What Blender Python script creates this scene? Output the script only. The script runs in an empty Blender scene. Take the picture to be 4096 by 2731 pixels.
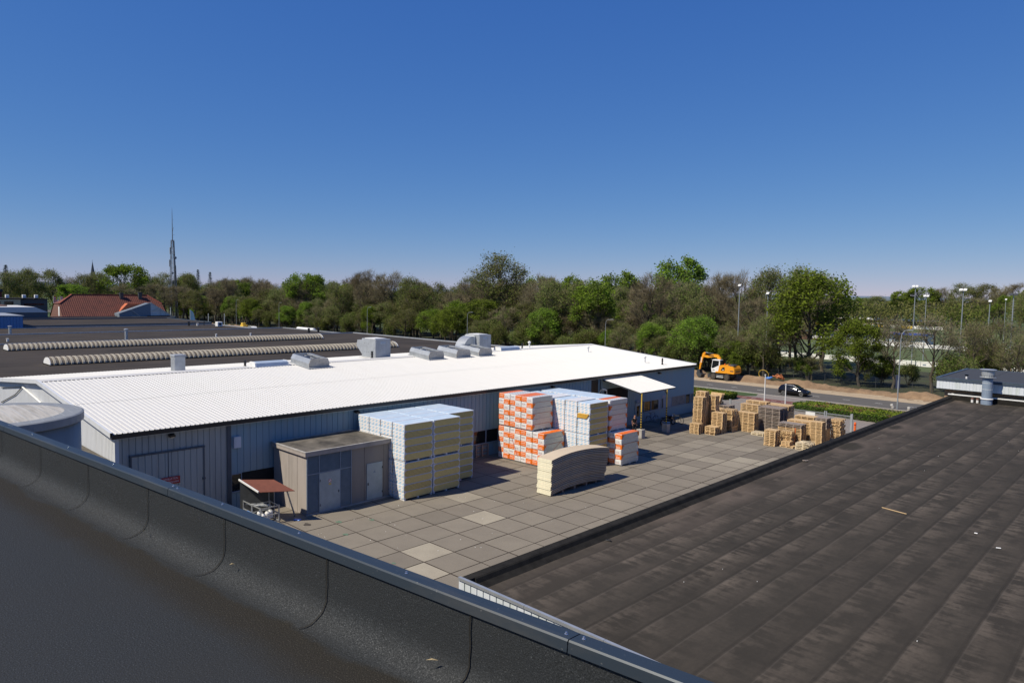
import bpy, math, random
from mathutils import Vector, Matrix
from math import radians, sin, cos, pi, sqrt

scene = bpy.context.scene
COL = scene.collection

# ------------------------------------------------------------------ camera, sky, sun, exposure
cam_data = bpy.data.cameras.new("camera")
cam_data.sensor_width = 36.0
cam_data.lens = 24.797
cam_data.clip_start = 0.05
cam_data.clip_end = 12000.0
cam = bpy.data.objects.new("camera", cam_data)
COL.objects.link(cam)
CR = Vector((0.71976793, 0.69400266, 0.01715893))
CU = Vector((-0.05977012, 0.03732599, 0.99751406))
CF = Vector((-0.69163694, 0.71900422, -0.06834668))
CAM = Vector((28.8079, -27.8252, 13.4312))
M = Matrix(((CR.x, CU.x, -CF.x, CAM.x), (CR.y, CU.y, -CF.y, CAM.y), (CR.z, CU.z, -CF.z, CAM.z), (0, 0, 0, 1)))
cam.matrix_world = M
scene.camera = cam

SUN_DIR = Vector((1.20, 3.97, -4.99)).normalized()          # the way the light travels
SUN_ELEV = math.asin(-SUN_DIR.z)
SUN_AZ = math.atan2(-SUN_DIR.x, -SUN_DIR.y)                 # from +Y towards +X
world = bpy.data.worlds.new("World")
scene.world = world
world.use_nodes = True
wt = world.node_tree
wt.nodes.clear()
w_out = wt.nodes.new("ShaderNodeOutputWorld")
w_bg = wt.nodes.new("ShaderNodeBackground")
w_sky = wt.nodes.new("ShaderNodeTexSky")
w_sky.sky_type = 'NISHITA'
w_sky.sun_disc = False
w_sky.sun_elevation = SUN_ELEV
w_sky.sun_rotation = SUN_AZ % (2 * pi)
w_sky.altitude = 2000.0
w_sky.air_density = 1.0
w_sky.dust_density = 0.0
w_sky.ozone_density = 10.0
w_bg.inputs['Strength'].default_value = 0.10
# the clear, deep sky of that day: less glare towards the horizon than the model gives
w_sep = wt.nodes.new("ShaderNodeSeparateColor")
w_com = wt.nodes.new("ShaderNodeCombineColor")
wt.links.new(w_sky.outputs[0], w_sep.inputs[0])
for w_i, (w_k, w_g) in enumerate(((0.65, 1.08), (1.0, 0.74), (2.60, 0.36))):
    w_p = wt.nodes.new("ShaderNodeMath"); w_p.operation = 'POWER'; w_p.inputs[1].default_value = w_g
    w_m = wt.nodes.new("ShaderNodeMath"); w_m.operation = 'MULTIPLY'; w_m.inputs[1].default_value = w_k
    wt.links.new(w_sep.outputs[w_i], w_p.inputs[0]); wt.links.new(w_p.outputs[0], w_m.inputs[0]); wt.links.new(w_m.outputs[0], w_com.inputs[w_i])
wt.links.new(w_com.outputs[0], w_bg.inputs['Color'])
wt.links.new(w_bg.outputs[0], w_out.inputs['Surface'])

sun_data = bpy.data.lights.new("sun", 'SUN')
sun_data.energy = 4.7
sun_data.angle = radians(0.53)
sun_data.color = (1.0, 0.91, 0.75)
sun = bpy.data.objects.new("sun", sun_data)
COL.objects.link(sun)
sun.rotation_euler = SUN_DIR.to_track_quat('-Z', 'Y').to_euler()
sun.location = (0, -60, 80)

scene.view_settings.view_transform = 'Standard'
scene.view_settings.look = 'None'
scene.view_settings.exposure = 0.14
scene.view_settings.gamma = 1.0
scene.view_settings.use_curve_mapping = False
scene.render.engine = 'CYCLES'
scene.cycles.max_bounces = 6
scene.cycles.transparent_max_bounces = 4

# ------------------------------------------------------------------ helpers
ORD = ['zeroth', 'first', 'second', 'third', 'fourth', 'fifth', 'sixth', 'seventh', 'eighth', 'ninth', 'tenth', 'eleventh',
       'twelfth', 'thirteenth', 'fourteenth', 'fifteenth', 'sixteenth', 'seventeenth', 'eighteenth', 'nineteenth', 'twentieth',
       'twenty-first', 'twenty-second', 'twenty-third', 'twenty-fourth', 'twenty-fifth', 'twenty-sixth', 'twenty-seventh']

class MB:
    """collects simple shapes, builds them as one mesh object"""
    def __init__(s):
        s.v = []; s.f = []; s.m = []
    def add(s, verts, faces, m=0):
        o = len(s.v)
        s.v.extend([tuple(p) for p in verts])
        for f in faces:
            s.f.append(tuple(i + o for i in f)); s.m.append(m)
    def box(s, x0, x1, y0, y1, z0, z1, m=0):
        s.add([(x0, y0, z0), (x1, y0, z0), (x1, y1, z0), (x0, y1, z0), (x0, y0, z1), (x1, y0, z1), (x1, y1, z1), (x0, y1, z1)],
              [(0, 3, 2, 1), (4, 5, 6, 7), (0, 1, 5, 4), (1, 2, 6, 5), (2, 3, 7, 6), (3, 0, 4, 7)], m)
    def bevbox(s, x0, x1, y0, y1, z0, z1, b=0.02, m=0):
        """box with chamfered vertical and top edges"""
        r = [(x0 + b, y0), (x1 - b, y0), (x1, y0 + b), (x1, y1 - b), (x1 - b, y1), (x0 + b, y1), (x0, y1 - b), (x0, y0 + b)]
        q = [(x0 + b, y0 + b), (x1 - b, y0 + b), (x1 - b, y0 + b), (x1 - b, y1 - b), (x1 - b, y1 - b), (x0 + b, y1 - b), (x0 + b, y1 - b), (x0 + b, y0 + b)]
        V = [(x, y, z0) for x, y in q] + [(x, y, z0 + b) for x, y in r] + [(x, y, z1 - b) for x, y in r] + [(x, y, z1) for x, y in q]
        F = []
        for L in range(3):
            for i in range(8):
                j = (i + 1) % 8
                F.append((L * 8 + i, L * 8 + j, L * 8 + 8 + j, L * 8 + 8 + i))
        F.append((24, 26, 28, 30)); F.append((6, 4, 2, 0))
        s.add(V, F, m)
    def obox(s, p0, p1, w, h, m=0, up=Vector((0, 0, 1))):
        """bar of section w (across) x h (up) from p0 to p1"""
        p0 = Vector(p0); p1 = Vector(p1); d = (p1 - p0).normalized()
        a = d.cross(up)
        if a.length < 1e-4: a = d.cross(Vector((1, 0, 0)))
        a.normalize(); b = a.cross(d).normalized()
        V = []
        for p in (p0, p1):
            for sa, sb in ((-1, -1), (1, -1), (1, 1), (-1, 1)):
                V.append(p + a * (sa * w / 2) + b * (sb * h / 2))
        s.add(V, [(0, 1, 2, 3), (7, 6, 5, 4), (0, 4, 5, 1), (1, 5, 6, 2), (2, 6, 7, 3), (3, 7, 4, 0)], m)
    def prism(s, pts, axis, a0, a1, m=0):
        """extrude polygon (2-D) along axis 'x','y','z'"""
        def P(u, v, a):
            return {'x': (a, u, v), 'y': (u, a, v), 'z': (u, v, a)}[axis]
        n = len(pts)
        V = [P(u, v, a0) for u, v in pts] + [P(u, v, a1) for u, v in pts]
        F = [tuple(range(n))[::-1], tuple(range(n, 2 * n))] + [(i, (i + 1) % n, n + (i + 1) % n, n + i) for i in range(n)]
        s.add(V, F, m)
    def tube(s, pts, r, n=8, m=0, cap=True):
        pts = [Vector(p) for p in pts]
        k = len(pts)
        rr = r if isinstance(r, (list, tuple)) else [r] * k
        base = len(s.v); prev = None
        for i, p in enumerate(pts):
            t = (pts[min(i + 1, k - 1)] - pts[max(i - 1, 0)])
            t = t.normalized() if t.length > 1e-9 else Vector((0, 0, 1))
            if prev is None:
                a = t.cross(Vector((0, 0, 1)))
                if a.length < 1e-3: a = t.cross(Vector((1, 0, 0)))
            else:
                a = prev - t * prev.dot(t)
            a.normalize(); prev = a; b = t.cross(a)
            for j in range(n):
                q = 2 * pi * j / n
                s.v.append(tuple(p + (a * cos(q) + b * sin(q)) * rr[i]))
        for i in range(k - 1):
            for j in range(n):
                j2 = (j + 1) % n
                s.f.append((base + i * n + j, base + i * n + j2, base + (i + 1) * n + j2, base + (i + 1) * n + j)); s.m.append(m)
        if cap:
            s.f.append(tuple(base + j for j in range(n))[::-1]); s.m.append(m)
            s.f.append(tuple(base + (k - 1) * n + j for j in range(n))); s.m.append(m)
    def lathe(s, prof, n=16, c=(0, 0, 0), axis='z', m=0):
        base = len(s.v)
        for r, z in prof:
            for j in range(n):
                q = 2 * pi * j / n
                u, v = r * cos(q), r * sin(q)
                p = {'z': (u, v, z), 'y': (u, z, v), 'x': (z, u, v)}[axis]
                s.v.append((p[0] + c[0], p[1] + c[1], p[2] + c[2]))
        for i in range(len(prof) - 1):
            for j in range(n):
                j2 = (j + 1) % n
                s.f.append((base + i * n + j, base + i * n + j2, base + (i + 1) * n + j2, base + (i + 1) * n + j)); s.m.append(m)
        s.f.append(tuple(base + j for j in range(n))[::-1]); s.m.append(m)
        s.f.append(tuple(base + (len(prof) - 1) * n + j for j in range(n))); s.m.append(m)
    def torus(s, c, R, r, axis='y', n=24, k=8, m=0):
        base = len(s.v)
        for i in range(n):
            a = 2 * pi * i / n
            for j in range(k):
                b = 2 * pi * j / k
                u, v, w = (R + r * cos(b)) * cos(a), (R + r * cos(b)) * sin(a), r * sin(b)
                p = {'z': (u, v, w), 'y': (u, w, v), 'x': (w, u, v)}[axis]
                s.v.append((p[0] + c[0], p[1] + c[1], p[2] + c[2]))
        for i in range(n):
            for j in range(k):
                i2 = (i + 1) % n; j2 = (j + 1) % k
                s.f.append((base + i * k + j, base + i2 * k + j, base + i2 * k + j2, base + i * k + j2)); s.m.append(m)
    def text(s, body, size, origin, right, up, m=0, thick=0.0):
        """lettering laid flat in the plane given by right/up, its lower left corner at origin"""
        V, F = text_data(body)
        o = Vector(origin); right = Vector(right); up = Vector(up)
        s.add([o + right * (x * size) + up * (y * size) for x, y in V], F, m)
    def mesh(s, name, mats, smooth=False, off=(0, 0, 0)):
        me = bpy.data.meshes.new(name)
        ox, oy, oz = off
        me.from_pydata([(x - ox, y - oy, z - oz) for x, y, z in s.v] if off != (0, 0, 0) else s.v, [], s.f)
        for m in (mats if isinstance(mats, (list, tuple)) else [mats]):
            me.materials.append(m)
        if isinstance(mats, (list, tuple)) and len(mats) > 1:
            me.polygons.foreach_set('material_index', s.m)
        if smooth:
            me.polygons.foreach_set('use_smooth', [True] * len(me.polygons))
        me.update()
        return me

_TXT = {}
def text_data(body):
    if body not in _TXT:
        cu = bpy.data.curves.new('lettering', 'FONT'); cu.body = body; cu.resolution_u = 2
        ob = bpy.data.objects.new('lettering', cu); COL.objects.link(ob)
        dg = bpy.context.evaluated_depsgraph_get()
        me = bpy.data.meshes.new_from_object(ob.evaluated_get(dg))
        _TXT[body] = ([(v.co.x, v.co.y) for v in me.vertices], [tuple(p.vertices) for p in me.polygons])
        bpy.data.objects.remove(ob); bpy.data.meshes.remove(me); bpy.data.curves.remove(cu)
    return _TXT[body]

def text_width(body):
    return max(x for x, y in text_data(body)[0])

def tag(o, label, cat, group=None):
    o['label'] = label; o['category'] = cat
    if group: o['group'] = group
    return o

def thing(name, label, cat, loc=(0, 0, 0), rz=0.0, group=None):
    o = bpy.data.objects.new(name, None)
    o.empty_display_size = 0.3
    COL.objects.link(o)
    o.location = loc; o.rotation_euler = (0, 0, rz)
    return tag(o, label, cat, group)

def part(name, mb, mats, parent, world=False, smooth=False, label=None):
    """one mesh object under its parent; world=True: the shapes were given in world coordinates"""
    off = (0, 0, 0)
    if world:
        p = parent; x = y = z = 0.0
        while p is not None:
            x += p.location.x; y += p.location.y; z += p.location.z; p = p.parent
        off = (x, y, z)
    me = mb if isinstance(mb, bpy.types.Mesh) else mb.mesh(name, mats, smooth, off)
    o = bpy.data.objects.new(name, me); COL.objects.link(o)
    o.parent = parent
    if label: o['label'] = label
    return o

def single(name, mb, mats, label, cat, loc=(0, 0, 0), rz=0.0, group=None, smooth=False):
    """a thing that is one mesh"""
    me = mb if isinstance(mb, bpy.types.Mesh) else mb.mesh(name, mats, smooth)
    o = bpy.data.objects.new(name, me); COL.objects.link(o)
    o.location = loc; o.rotation_euler = (0, 0, rz)
    return tag(o, label, cat, group)

def struct(name, mb, mats, smooth=False):
    o = bpy.data.objects.new(name, mb if isinstance(mb, bpy.types.Mesh) else mb.mesh(name, mats, smooth)); COL.objects.link(o)
    o['kind'] = 'structure'
    return o

def kids(o):
    return KIDS.get(o.name, [])
KIDS = {}
def note_children():
    KIDS.clear()
    for o in bpy.data.objects:
        if o.parent: KIDS.setdefault(o.parent.name, []).append(o)

def copy_tree(o, children, label=None, loc=None, rz=None, scale=None):
    """copy of a thing with its parts (children: the list of (part, sub-parts))"""
    c = o.copy(); COL.objects.link(c)
    for p, subs in children:
        q = p.copy(); COL.objects.link(q); q.parent = c
        for sp in subs:
            r = sp.copy(); COL.objects.link(r); r.parent = q
    if label: c['label'] = label
    if loc is not None: c.location = loc
    if rz is not None: c.rotation_euler = (0, 0, rz)
    if scale is not None: c.scale = scale
    return c

# ------------------------------------------------------------------ materials
class NT:
    def __init__(s, name):
        s.mat = bpy.data.materials.new(name); s.mat.use_nodes = True
        s.t = s.mat.node_tree; s.t.nodes.clear()
        s.out = s.n('ShaderNodeOutputMaterial')
        s.b = s.n('ShaderNodeBsdfPrincipled')
        s.t.links.new(s.b.outputs[0], s.out.inputs['Surface'])
        s._co = None
    def n(s, typ, **kw):
        o = s.t.nodes.new(typ)
        for k, v in kw.items(): setattr(o, k, v)
        return o
    def l(s, a, b): s.t.links.new(a, b)
    def co(s):
        if s._co is None: s._co = s.n('ShaderNodeTexCoord').outputs['Object']
        return s._co
    def scaled(s, sc, rot=(0, 0, 0), loc=(0, 0, 0)):
        m = s.n('ShaderNodeMapping'); m.inputs['Scale'].default_value = sc; m.inputs['Rotation'].default_value = rot
        m.inputs['Location'].default_value = loc
        s.l(s.co(), m.inputs['Vector']); return m.outputs[0]
    def noise(s, scale, detail=4, rough=0.55, vec=None):
        o = s.n('ShaderNodeTexNoise'); o.inputs['Scale'].default_value = scale; o.inputs['Detail'].default_value = detail
        o.inputs['Roughness'].default_value = rough
        s.l(vec if vec is not None else s.co(), o.inputs['Vector']); return o.outputs['Fac']
    def ramp(s, fac, stops):
        o = s.n('ShaderNodeValToRGB'); e = o.color_ramp.elements
        while len(e) < len(stops): e.new(0.5)
        for i, (p, c) in enumerate(stops):
            e[i].position = p; e[i].color = (c, c, c, 1) if not isinstance(c, (tuple, list)) else (*c[:3], 1)
        s.l(fac, o.inputs[0]); return o.outputs[0]
    def mix(s, fac, a, b, blend='MIX'):
        o = s.n('ShaderNodeMix', data_type='RGBA', blend_type=blend)
        if isinstance(fac, (int, float)): o.inputs[0].default_value = fac
        else: s.l(fac, o.inputs[0])
        for i, q in ((6, a), (7, b)):
            if isinstance(q, (tuple, list)): o.inputs[i].default_value = (*q[:3], 1)
            else: s.l(q, o.inputs[i])
        return o.outputs[2]
    def math(s, op, a, b=None, c=None):
        o = s.n('ShaderNodeMath', operation=op)
        for i, q in enumerate((a, b, c)):
            if q is None: continue
            if isinstance(q, (int, float)): o.inputs[i].default_value = q
            else: s.l(q, o.inputs[i])
        return o.outputs[0]
    def xyz(s, vec=None):
        o = s.n('ShaderNodeSeparateXYZ'); s.l(vec if vec is not None else s.co(), o.inputs[0]); return o.outputs
    def color(s, c):
        if isinstance(c, (tuple, list)): s.b.inputs['Base Color'].default_value = (*c[:3], 1)
        else: s.l(c, s.b.inputs['Base Color'])
    def rough(s, r):
        if isinstance(r, (int, float)): s.b.inputs['Roughness'].default_value = r
        else: s.l(r, s.b.inputs['Roughness'])
    def bump(s, h, strength=0.3, dist=0.02):
        o = s.n('ShaderNodeBump'); o.inputs['Strength'].default_value = strength; o.inputs['Distance'].default_value = dist
        s.l(h, o.inputs['Height']); s.l(o.outputs[0], s.b.inputs['Normal'])

def simple(name, c, rough=0.6, metal=0.0, var=0.12, scale=3.0, bump=0.0, spec=None):
    t = NT(name)
    n = t.noise(scale, 5, 0.6)
    lo = tuple(x * (1 - var) for x in c); hi = tuple(min(1, x * (1 + var)) for x in c)
    t.color(t.ramp(n, [(0.3, lo), (0.7, hi)])); t.rough(rough); t.b.inputs['Metallic'].default_value = metal
    if spec is not None: t.b.inputs['Specular IOR Level'].default_value = spec
    if bump: t.bump(t.noise(scale * 8, 3), bump, 0.01)
    return t.mat

def streaky(name, c, dirt, amt=0.5, rough=0.5, sc=(2.2, 2.2, 0.25), metal=0.0):
    """painted sheet with vertical weather streaks"""
    t = NT(name)
    n = t.noise(1.0, 6, 0.65, t.scaled(sc))
    f = t.ramp(n, [(0.45, 0.0), (0.75, amt)])
    t.color(t.mix(f, c, dirt)); t.rough(rough); t.b.inputs['Metallic'].default_value = metal
    return t.mat

m = {}
m['white_sheet'] = streaky('white_roof_sheet', (0.60, 0.595, 0.575), (0.55, 0.53, 0.49), 0.35, 0.55, (0.35, 1.6, 0.35))
m['blue_sheet'] = streaky('blue_wall_sheet', (0.20, 0.315, 0.385), (0.27, 0.30, 0.31), 0.6, 0.5)
m['grey_sheet'] = streaky('grey_blue_wall_sheet', (0.37, 0.385, 0.36), (0.25, 0.255, 0.24), 0.6, 0.5)
m['pale_sheet'] = streaky('pale_wall_sheet', (0.60, 0.62, 0.645), (0.45, 0.46, 0.46), 0.6, 0.5)
m['fascia_sheet'] = streaky('fascia_sheet', (0.62, 0.66, 0.70), (0.40, 0.46, 0.38), 0.7, 0.5)
m['gutter'] = simple('black_gutter', (0.012, 0.014, 0.017), 0.35, 0, 0.3)
m['trim_blue'] = simple('blue_grey_trim', (0.055, 0.075, 0.10), 0.45, 0, 0.15)
m['glass'] = simple('dark_window_glass', (0.012, 0.014, 0.016), 0.06, 0, 0.2)
m['frame'] = simple('window_frame_paint', (0.20, 0.25, 0.31), 0.5, 0, 0.1)
m['curtain'] = simple('window_blind', (0.22, 0.19, 0.17), 0.8, 0, 0.25, 2)
m['pale_panel'] = simple('pale_window_panel', (0.26, 0.29, 0.34), 0.6, 0, 0.1)
m['door_blue'] = simple('blue_grey_door_paint', (0.33, 0.385, 0.40), 0.5, 0, 0.12, 2)
m['concrete'] = simple('concrete', (0.36, 0.34, 0.31), 0.9, 0, 0.25, 2.5, 0.3)
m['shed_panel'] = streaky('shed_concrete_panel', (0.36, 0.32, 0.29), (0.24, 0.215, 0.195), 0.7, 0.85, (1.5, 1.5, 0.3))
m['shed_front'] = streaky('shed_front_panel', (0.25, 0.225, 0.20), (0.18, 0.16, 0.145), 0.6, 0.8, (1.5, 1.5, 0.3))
m['shed_roof'] = simple('mossy_shed_roof', (0.10, 0.088, 0.07), 0.95, 0, 0.65, 0.9, 0.4)
m['louvre'] = simple('louvre_paint', (0.215, 0.235, 0.235), 0.55, 0, 0.1)
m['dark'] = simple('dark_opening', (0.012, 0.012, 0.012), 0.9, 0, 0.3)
m['steel'] = simple('galvanised_steel', (0.46, 0.48, 0.49), 0.42, 0.55, 0.14, 2.0)
m['steel_grey'] = simple('weathered_zinc', (0.36, 0.38, 0.40), 0.5, 0.2, 0.15, 1.5)
m['post_grey'] = simple('grey_lamp_post', (0.30, 0.33, 0.35), 0.5, 0.3, 0.1)
m['beige'] = simple('beige_vent_panel', (0.47, 0.43, 0.36), 0.6, 0, 0.15, 2)
m['black'] = simple('black_plastic', (0.014, 0.014, 0.016), 0.45, 0, 0.2)
m['white'] = simple('white_paint', (0.76, 0.76, 0.74), 0.5, 0, 0.06)
m['pale_blue_glass'] = simple('rooflight_polycarbonate', (0.40, 0.47, 0.56), 0.3, 0, 0.08)
m['yellow'] = simple('yellow_paint', (0.70, 0.47, 0.06), 0.5, 0, 0.12)
m['orange_machine'] = simple('orange_yellow_machine_paint', (0.80, 0.33, 0.02), 0.35, 0, 0.08)
m['rubber'] = simple('rubber', (0.045, 0.04, 0.034), 0.9, 0, 0.35, 6)
m['hub'] = simple('dusty_hub', (0.10, 0.085, 0.065), 0.7, 0, 0.2)
m['chassis'] = simple('dark_chassis', (0.05, 0.055, 0.06), 0.55, 0.2, 0.2)
m['chrome'] = simple('bright_steel', (0.75, 0.76, 0.78), 0.2, 0.9, 0.05)
m['car_black'] = simple('black_car_paint', (0.006, 0.006, 0.008), 0.12, 0.0, 0.1, 3, spec=0.7)
m['red'] = simple('red_paint', (0.42, 0.018, 0.014), 0.5, 0, 0.1)
m['sign_red'] = simple('red_sign', (0.36, 0.012, 0.016), 0.5, 0, 0.1)
m['blue_plastic'] = simple('blue_plastic', (0.06, 0.22, 0.62), 0.45, 0, 0.12)
m['orange'] = simple('orange_plastic', (0.82, 0.16, 0.03), 0.5, 0, 0.1)
m['awning'] = simple('red_brown_awning', (0.15, 0.048, 0.03), 0.85, 0, 0.15, 4)
m['print_black'] = simple('black_print', (0.03, 0.028, 0.03), 0.6, 0, 0.1)
m['print_red'] = simple('red_print', (0.50, 0.05, 0.04), 0.6, 0, 0.1)
m['print_white'] = simple('white_print', (0.80, 0.70, 0.62), 0.6, 0, 0.1)
m['strap_red'] = simple('red_strap', (0.55, 0.07, 0.05), 0.5)
m['skin'] = simple('skin', (0.42, 0.22, 0.15), 0.6, 0, 0.1)
m['cloth_black'] = simple('black_cloth', (0.012, 0.012, 0.014), 0.9, 0, 0.2)
m['trouser'] = simple('dark_trousers', (0.02, 0.022, 0.03), 0.9, 0, 0.2)
m['hair'] = simple('brown_hair', (0.035, 0.018, 0.01), 0.8)
m['brick_tan'] = simple('tan_brick', (0.32, 0.22, 0.14), 0.9, 0, 0.25, 12)
m['brick_red'] = simple('dark_red_brick', (0.17, 0.085, 0.065), 0.9, 0, 0.25, 8)

def tiles():
    t = NT('red_roof_tiles')
    x, y, z = t.xyz()
    row = t.math('FRACT', t.math('MULTIPLY', z, 2.4))
    col = t.math('FRACT', t.math('MULTIPLY', y, 2.2))
    line = t.ramp(row, [(0.0, 0.0), (0.28, 1.0)])
    n = t.noise(0.8, 6, 0.7)
    base = t.ramp(n, [(0.3, (0.085, 0.026, 0.017)), (0.55, (0.145, 0.042, 0.025)), (0.8, (0.19, 0.062, 0.038))])
    t.color(t.mix(line, (0.045, 0.016, 0.011), base)); t.rough(0.8)
    t.bump(t.math('ADD', row, t.math('SINE', t.math('MULTIPLY', y, 13.8))), 0.5, 0.05)
    return t.mat
m['tiles'] = tiles()
m['tiles_new'] = simple('new_orange_tiles', (0.46, 0.12, 0.05), 0.8, 0, 0.15, 6)

def bitumen_old():
    """weathered felt roof: metre-wide strips along Y, dusty finger stains beside each seam"""
    t = NT('weathered_bitumen')
    x, y, z = t.xyz()
    W = 0.98
    wav = t.math('MULTIPLY', t.math('SUBTRACT', t.noise(0.35, 3, 0.5), 0.5), 0.10)
    u = t.math('DIVIDE', t.math('ADD', x, wav), W)
    fr = t.math('FRACT', u)
    strip = t.math('FLOOR', u)
    wn = t.n('ShaderNodeTexWhiteNoise', noise_dimensions='1D'); t.l(strip, wn.inputs['W'])
    big = t.noise(0.20, 4, 0.65)
    fing = t.noise(1.0, 4, 0.6, t.scaled((0.9, 4.2, 1.0)))
    fine = t.noise(9.0, 5, 0.65)
    mid = t.noise(0.9, 5, 0.65, t.scaled((1.6, 0.7, 1)))
    dust = t.ramp(t.math('ADD', t.math('MULTIPLY', fing, 0.55), t.math('MULTIPLY', mid, 0.55)), [(0.50, 0.0), (0.60, 0.8), (0.72, 1.0)])
    near = t.ramp(fr, [(0.06, 0.05), (0.16, 1.0), (0.45, 0.65), (0.9, 0.12)])
    dust = t.math('MULTIPLY', dust, near)
    dust = t.math('MULTIPLY', dust, t.ramp(big, [(0.38, 0.18), (0.60, 1.0)]))
    base = t.mix(wn.outputs['Value'], (0.038, 0.0335, 0.0275), (0.044, 0.039, 0.032))
    base = t.mix(t.ramp(mid, [(0.35, 0.0), (0.75, 0.6)]), base, (0.062, 0.053, 0.043))
    c = t.mix(dust, base, (0.135, 0.112, 0.090))
    c = t.mix(t.ramp(fine, [(0.35, 0.0), (0.75, 0.35)]), c, (0.03, 0.027, 0.024))
    broken = t.ramp(t.noise(0.7, 4, 0.6), [(0.3, 0.15), (0.65, 1.0)])
    seam = t.math('MULTIPLY', t.ramp(t.math('ABSOLUTE', t.math('SUBTRACT', fr, 0.06)), [(0.0, 1.0), (0.02, 0.6), (0.10, 0.0)]), broken)
    c = t.mix(t.math('MULTIPLY', seam, 0.42), c, (0.016, 0.0145, 0.0125))
    light = t.ramp(t.math('ABSOLUTE', t.math('SUBTRACT', fr, 0.13)), [(0.0, 0.5), (0.03, 0.0)])
    c = t.mix(t.math('MULTIPLY', light, mid), c, (0.12, 0.105, 0.09))
    # laps across the strips
    yo = t.math('ADD', t.math('DIVIDE', y, 7.3), t.math('MULTIPLY', wn.outputs['Value'], 0.35))
    lap = t.math('MULTIPLY', t.ramp(t.math('ABSOLUTE', t.math('SUBTRACT', t.math('FRACT', yo), 0.5)), [(0.0, 1.0), (0.022, 0.0)]), t.ramp(big, [(0.4, 0.1), (0.7, 0.8)]))
    c = t.mix(t.math('MULTIPLY', lap, 0.6), c, (0.019, 0.017, 0.015))
    # dried puddles along the low edge: dark ovals with a pale rim
    vor = t.n('ShaderNodeTexVoronoi'); vor.inputs['Scale'].default_value = 1.0
    t.l(t.scaled((0.42, 0.20, 0.0), loc=(0.31, 0.2, 0)), vor.inputs['Vector'])
    wob = t.math('ADD', vor.outputs['Distance'], t.math('MULTIPLY', t.math('SUBTRACT', t.noise(1.3, 4, 0.6), 0.5), 0.22))
    low = t.n('ShaderNodeMapRange'); t.l(x, low.inputs[0])
    low.inputs[1].default_value = 1.1; low.inputs[2].default_value = 3.4; low.inputs[3].default_value = 1.0; low.inputs[4].default_value = 0.0
    lowv = low.outputs[0]
    rim = t.math('MULTIPLY', t.ramp(wob, [(0.20, 0.0), (0.30, 1.0), (0.55, 0.15)]), lowv)
    pud = t.math('MULTIPLY', t.ramp(wob, [(0.12, 1.0), (0.27, 0.0)]), lowv)
    c = t.mix(t.math('MULTIPLY', rim, 0.8), c, (0.115, 0.092, 0.076))
    c = t.mix(t.math('MULTIPLY', pud, 0.8), c, (0.036, 0.032, 0.024))
    t.color(c); t.rough(0.9); t.b.inputs['Specular IOR Level'].default_value = 0.12
    t.bump(t.math('ADD', t.math('MULTIPLY', seam, -0.5), t.math('ADD', t.math('MULTIPLY', fine, 0.2), t.math('MULTIPLY', mid, 0.9))), 0.35, 0.04)
    return t.mat
m['bitumen_old'] = bitumen_old()

def bitumen_far():
    t = NT('dark_felt_roof')
    n = t.noise(1.0, 5, 0.65, t.scaled((1.0, 0.10, 1)))
    n2 = t.noise(0.15, 4, 0.6)
    c = t.ramp(n, [(0.3, (0.034, 0.030, 0.027)), (0.7, (0.060, 0.053, 0.047))])
    c = t.mix(t.ramp(n2, [(0.42, 0.0), (0.7, 0.55)]), c, (0.080, 0.066, 0.056))
    t.color(c); t.rough(0.9); t.b.inputs['Specular IOR Level'].default_value = 0.1
    return t.mat
m['bitumen_far'] = bitumen_far()
m['bitumen_plain'] = simple('black_felt', (0.019, 0.0175, 0.015), 0.85, 0, 0.4, 2.5, 0.3, 0.15)
m['felt_blue'] = simple('blue_grey_felt', (0.040, 0.044, 0.052), 0.9, 0, 0.15, 3)

def granules():
    """mineral felt: blue-grey granules, glittering, with a dirt band where the deck meets the upstand (object y)"""
    t = NT('mineral_felt')
    x, y, z = t.xyz()
    g = t.noise(150.0, 2, 0.75)
    g2 = t.noise(45.0, 4, 0.7)
    blot = t.noise(1.6, 5, 0.6)
    c = t.ramp(g, [(0.30, (0.012, 0.0135, 0.0145)), (0.50, (0.027, 0.030, 0.032)), (0.64, (0.046, 0.050, 0.053)), (0.74, (0.15, 0.155, 0.155))])
    c = t.mix(t.ramp(g2, [(0.35, 0.0), (0.8, 0.45)]), c, (0.018, 0.020, 0.0215))
    c = t.mix(t.ramp(blot, [(0.4, 0.0), (0.75, 0.4)]), c, (0.030, 0.030, 0.029))
    # dirt washed to the foot of the upstand
    wob = t.math('ADD', y, t.math('MULTIPLY', t.math('SUBTRACT', t.noise(2.2, 5, 0.65), 0.5), 0.22))
    lo = t.ramp(wob, [(0.0, 0.0), (1.0, 1.0)])
    band = t.n('ShaderNodeMapRange'); t.l(wob, band.inputs[0])
    band.inputs[1].default_value = 1.66; band.inputs[2].default_value = 1.82; band.inputs[3].default_value = 0.0; band.inputs[4].default_value = 1.0
    off = t.n('ShaderNodeMapRange'); t.l(wob, off.inputs[0])
    off.inputs[1].default_value = 1.93; off.inputs[2].default_value = 1.965; off.inputs[3].default_value = 1.0; off.inputs[4].default_value = 0.0
    d = t.math('MULTIPLY', t.math('MULTIPLY', band.outputs[0], off.outputs[0]), 0.9)
    dirt = t.ramp(g, [(0.32, (0.012, 0.0108, 0.0085)), (0.60, (0.030, 0.0265, 0.020)), (0.72, (0.11, 0.10, 0.075))])
    c = t.mix(d, c, dirt)
    t.color(c); t.rough(t.ramp(g, [(0.4, 0.85), (0.7, 0.40)])); t.b.inputs['Specular IOR Level'].default_value = 0.22
    t.bump(t.math('ADD', g, t.math('MULTIPLY', g2, 0.6)), 0.55, 0.006)
    return t.mat
m['granules'] = granules()
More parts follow.
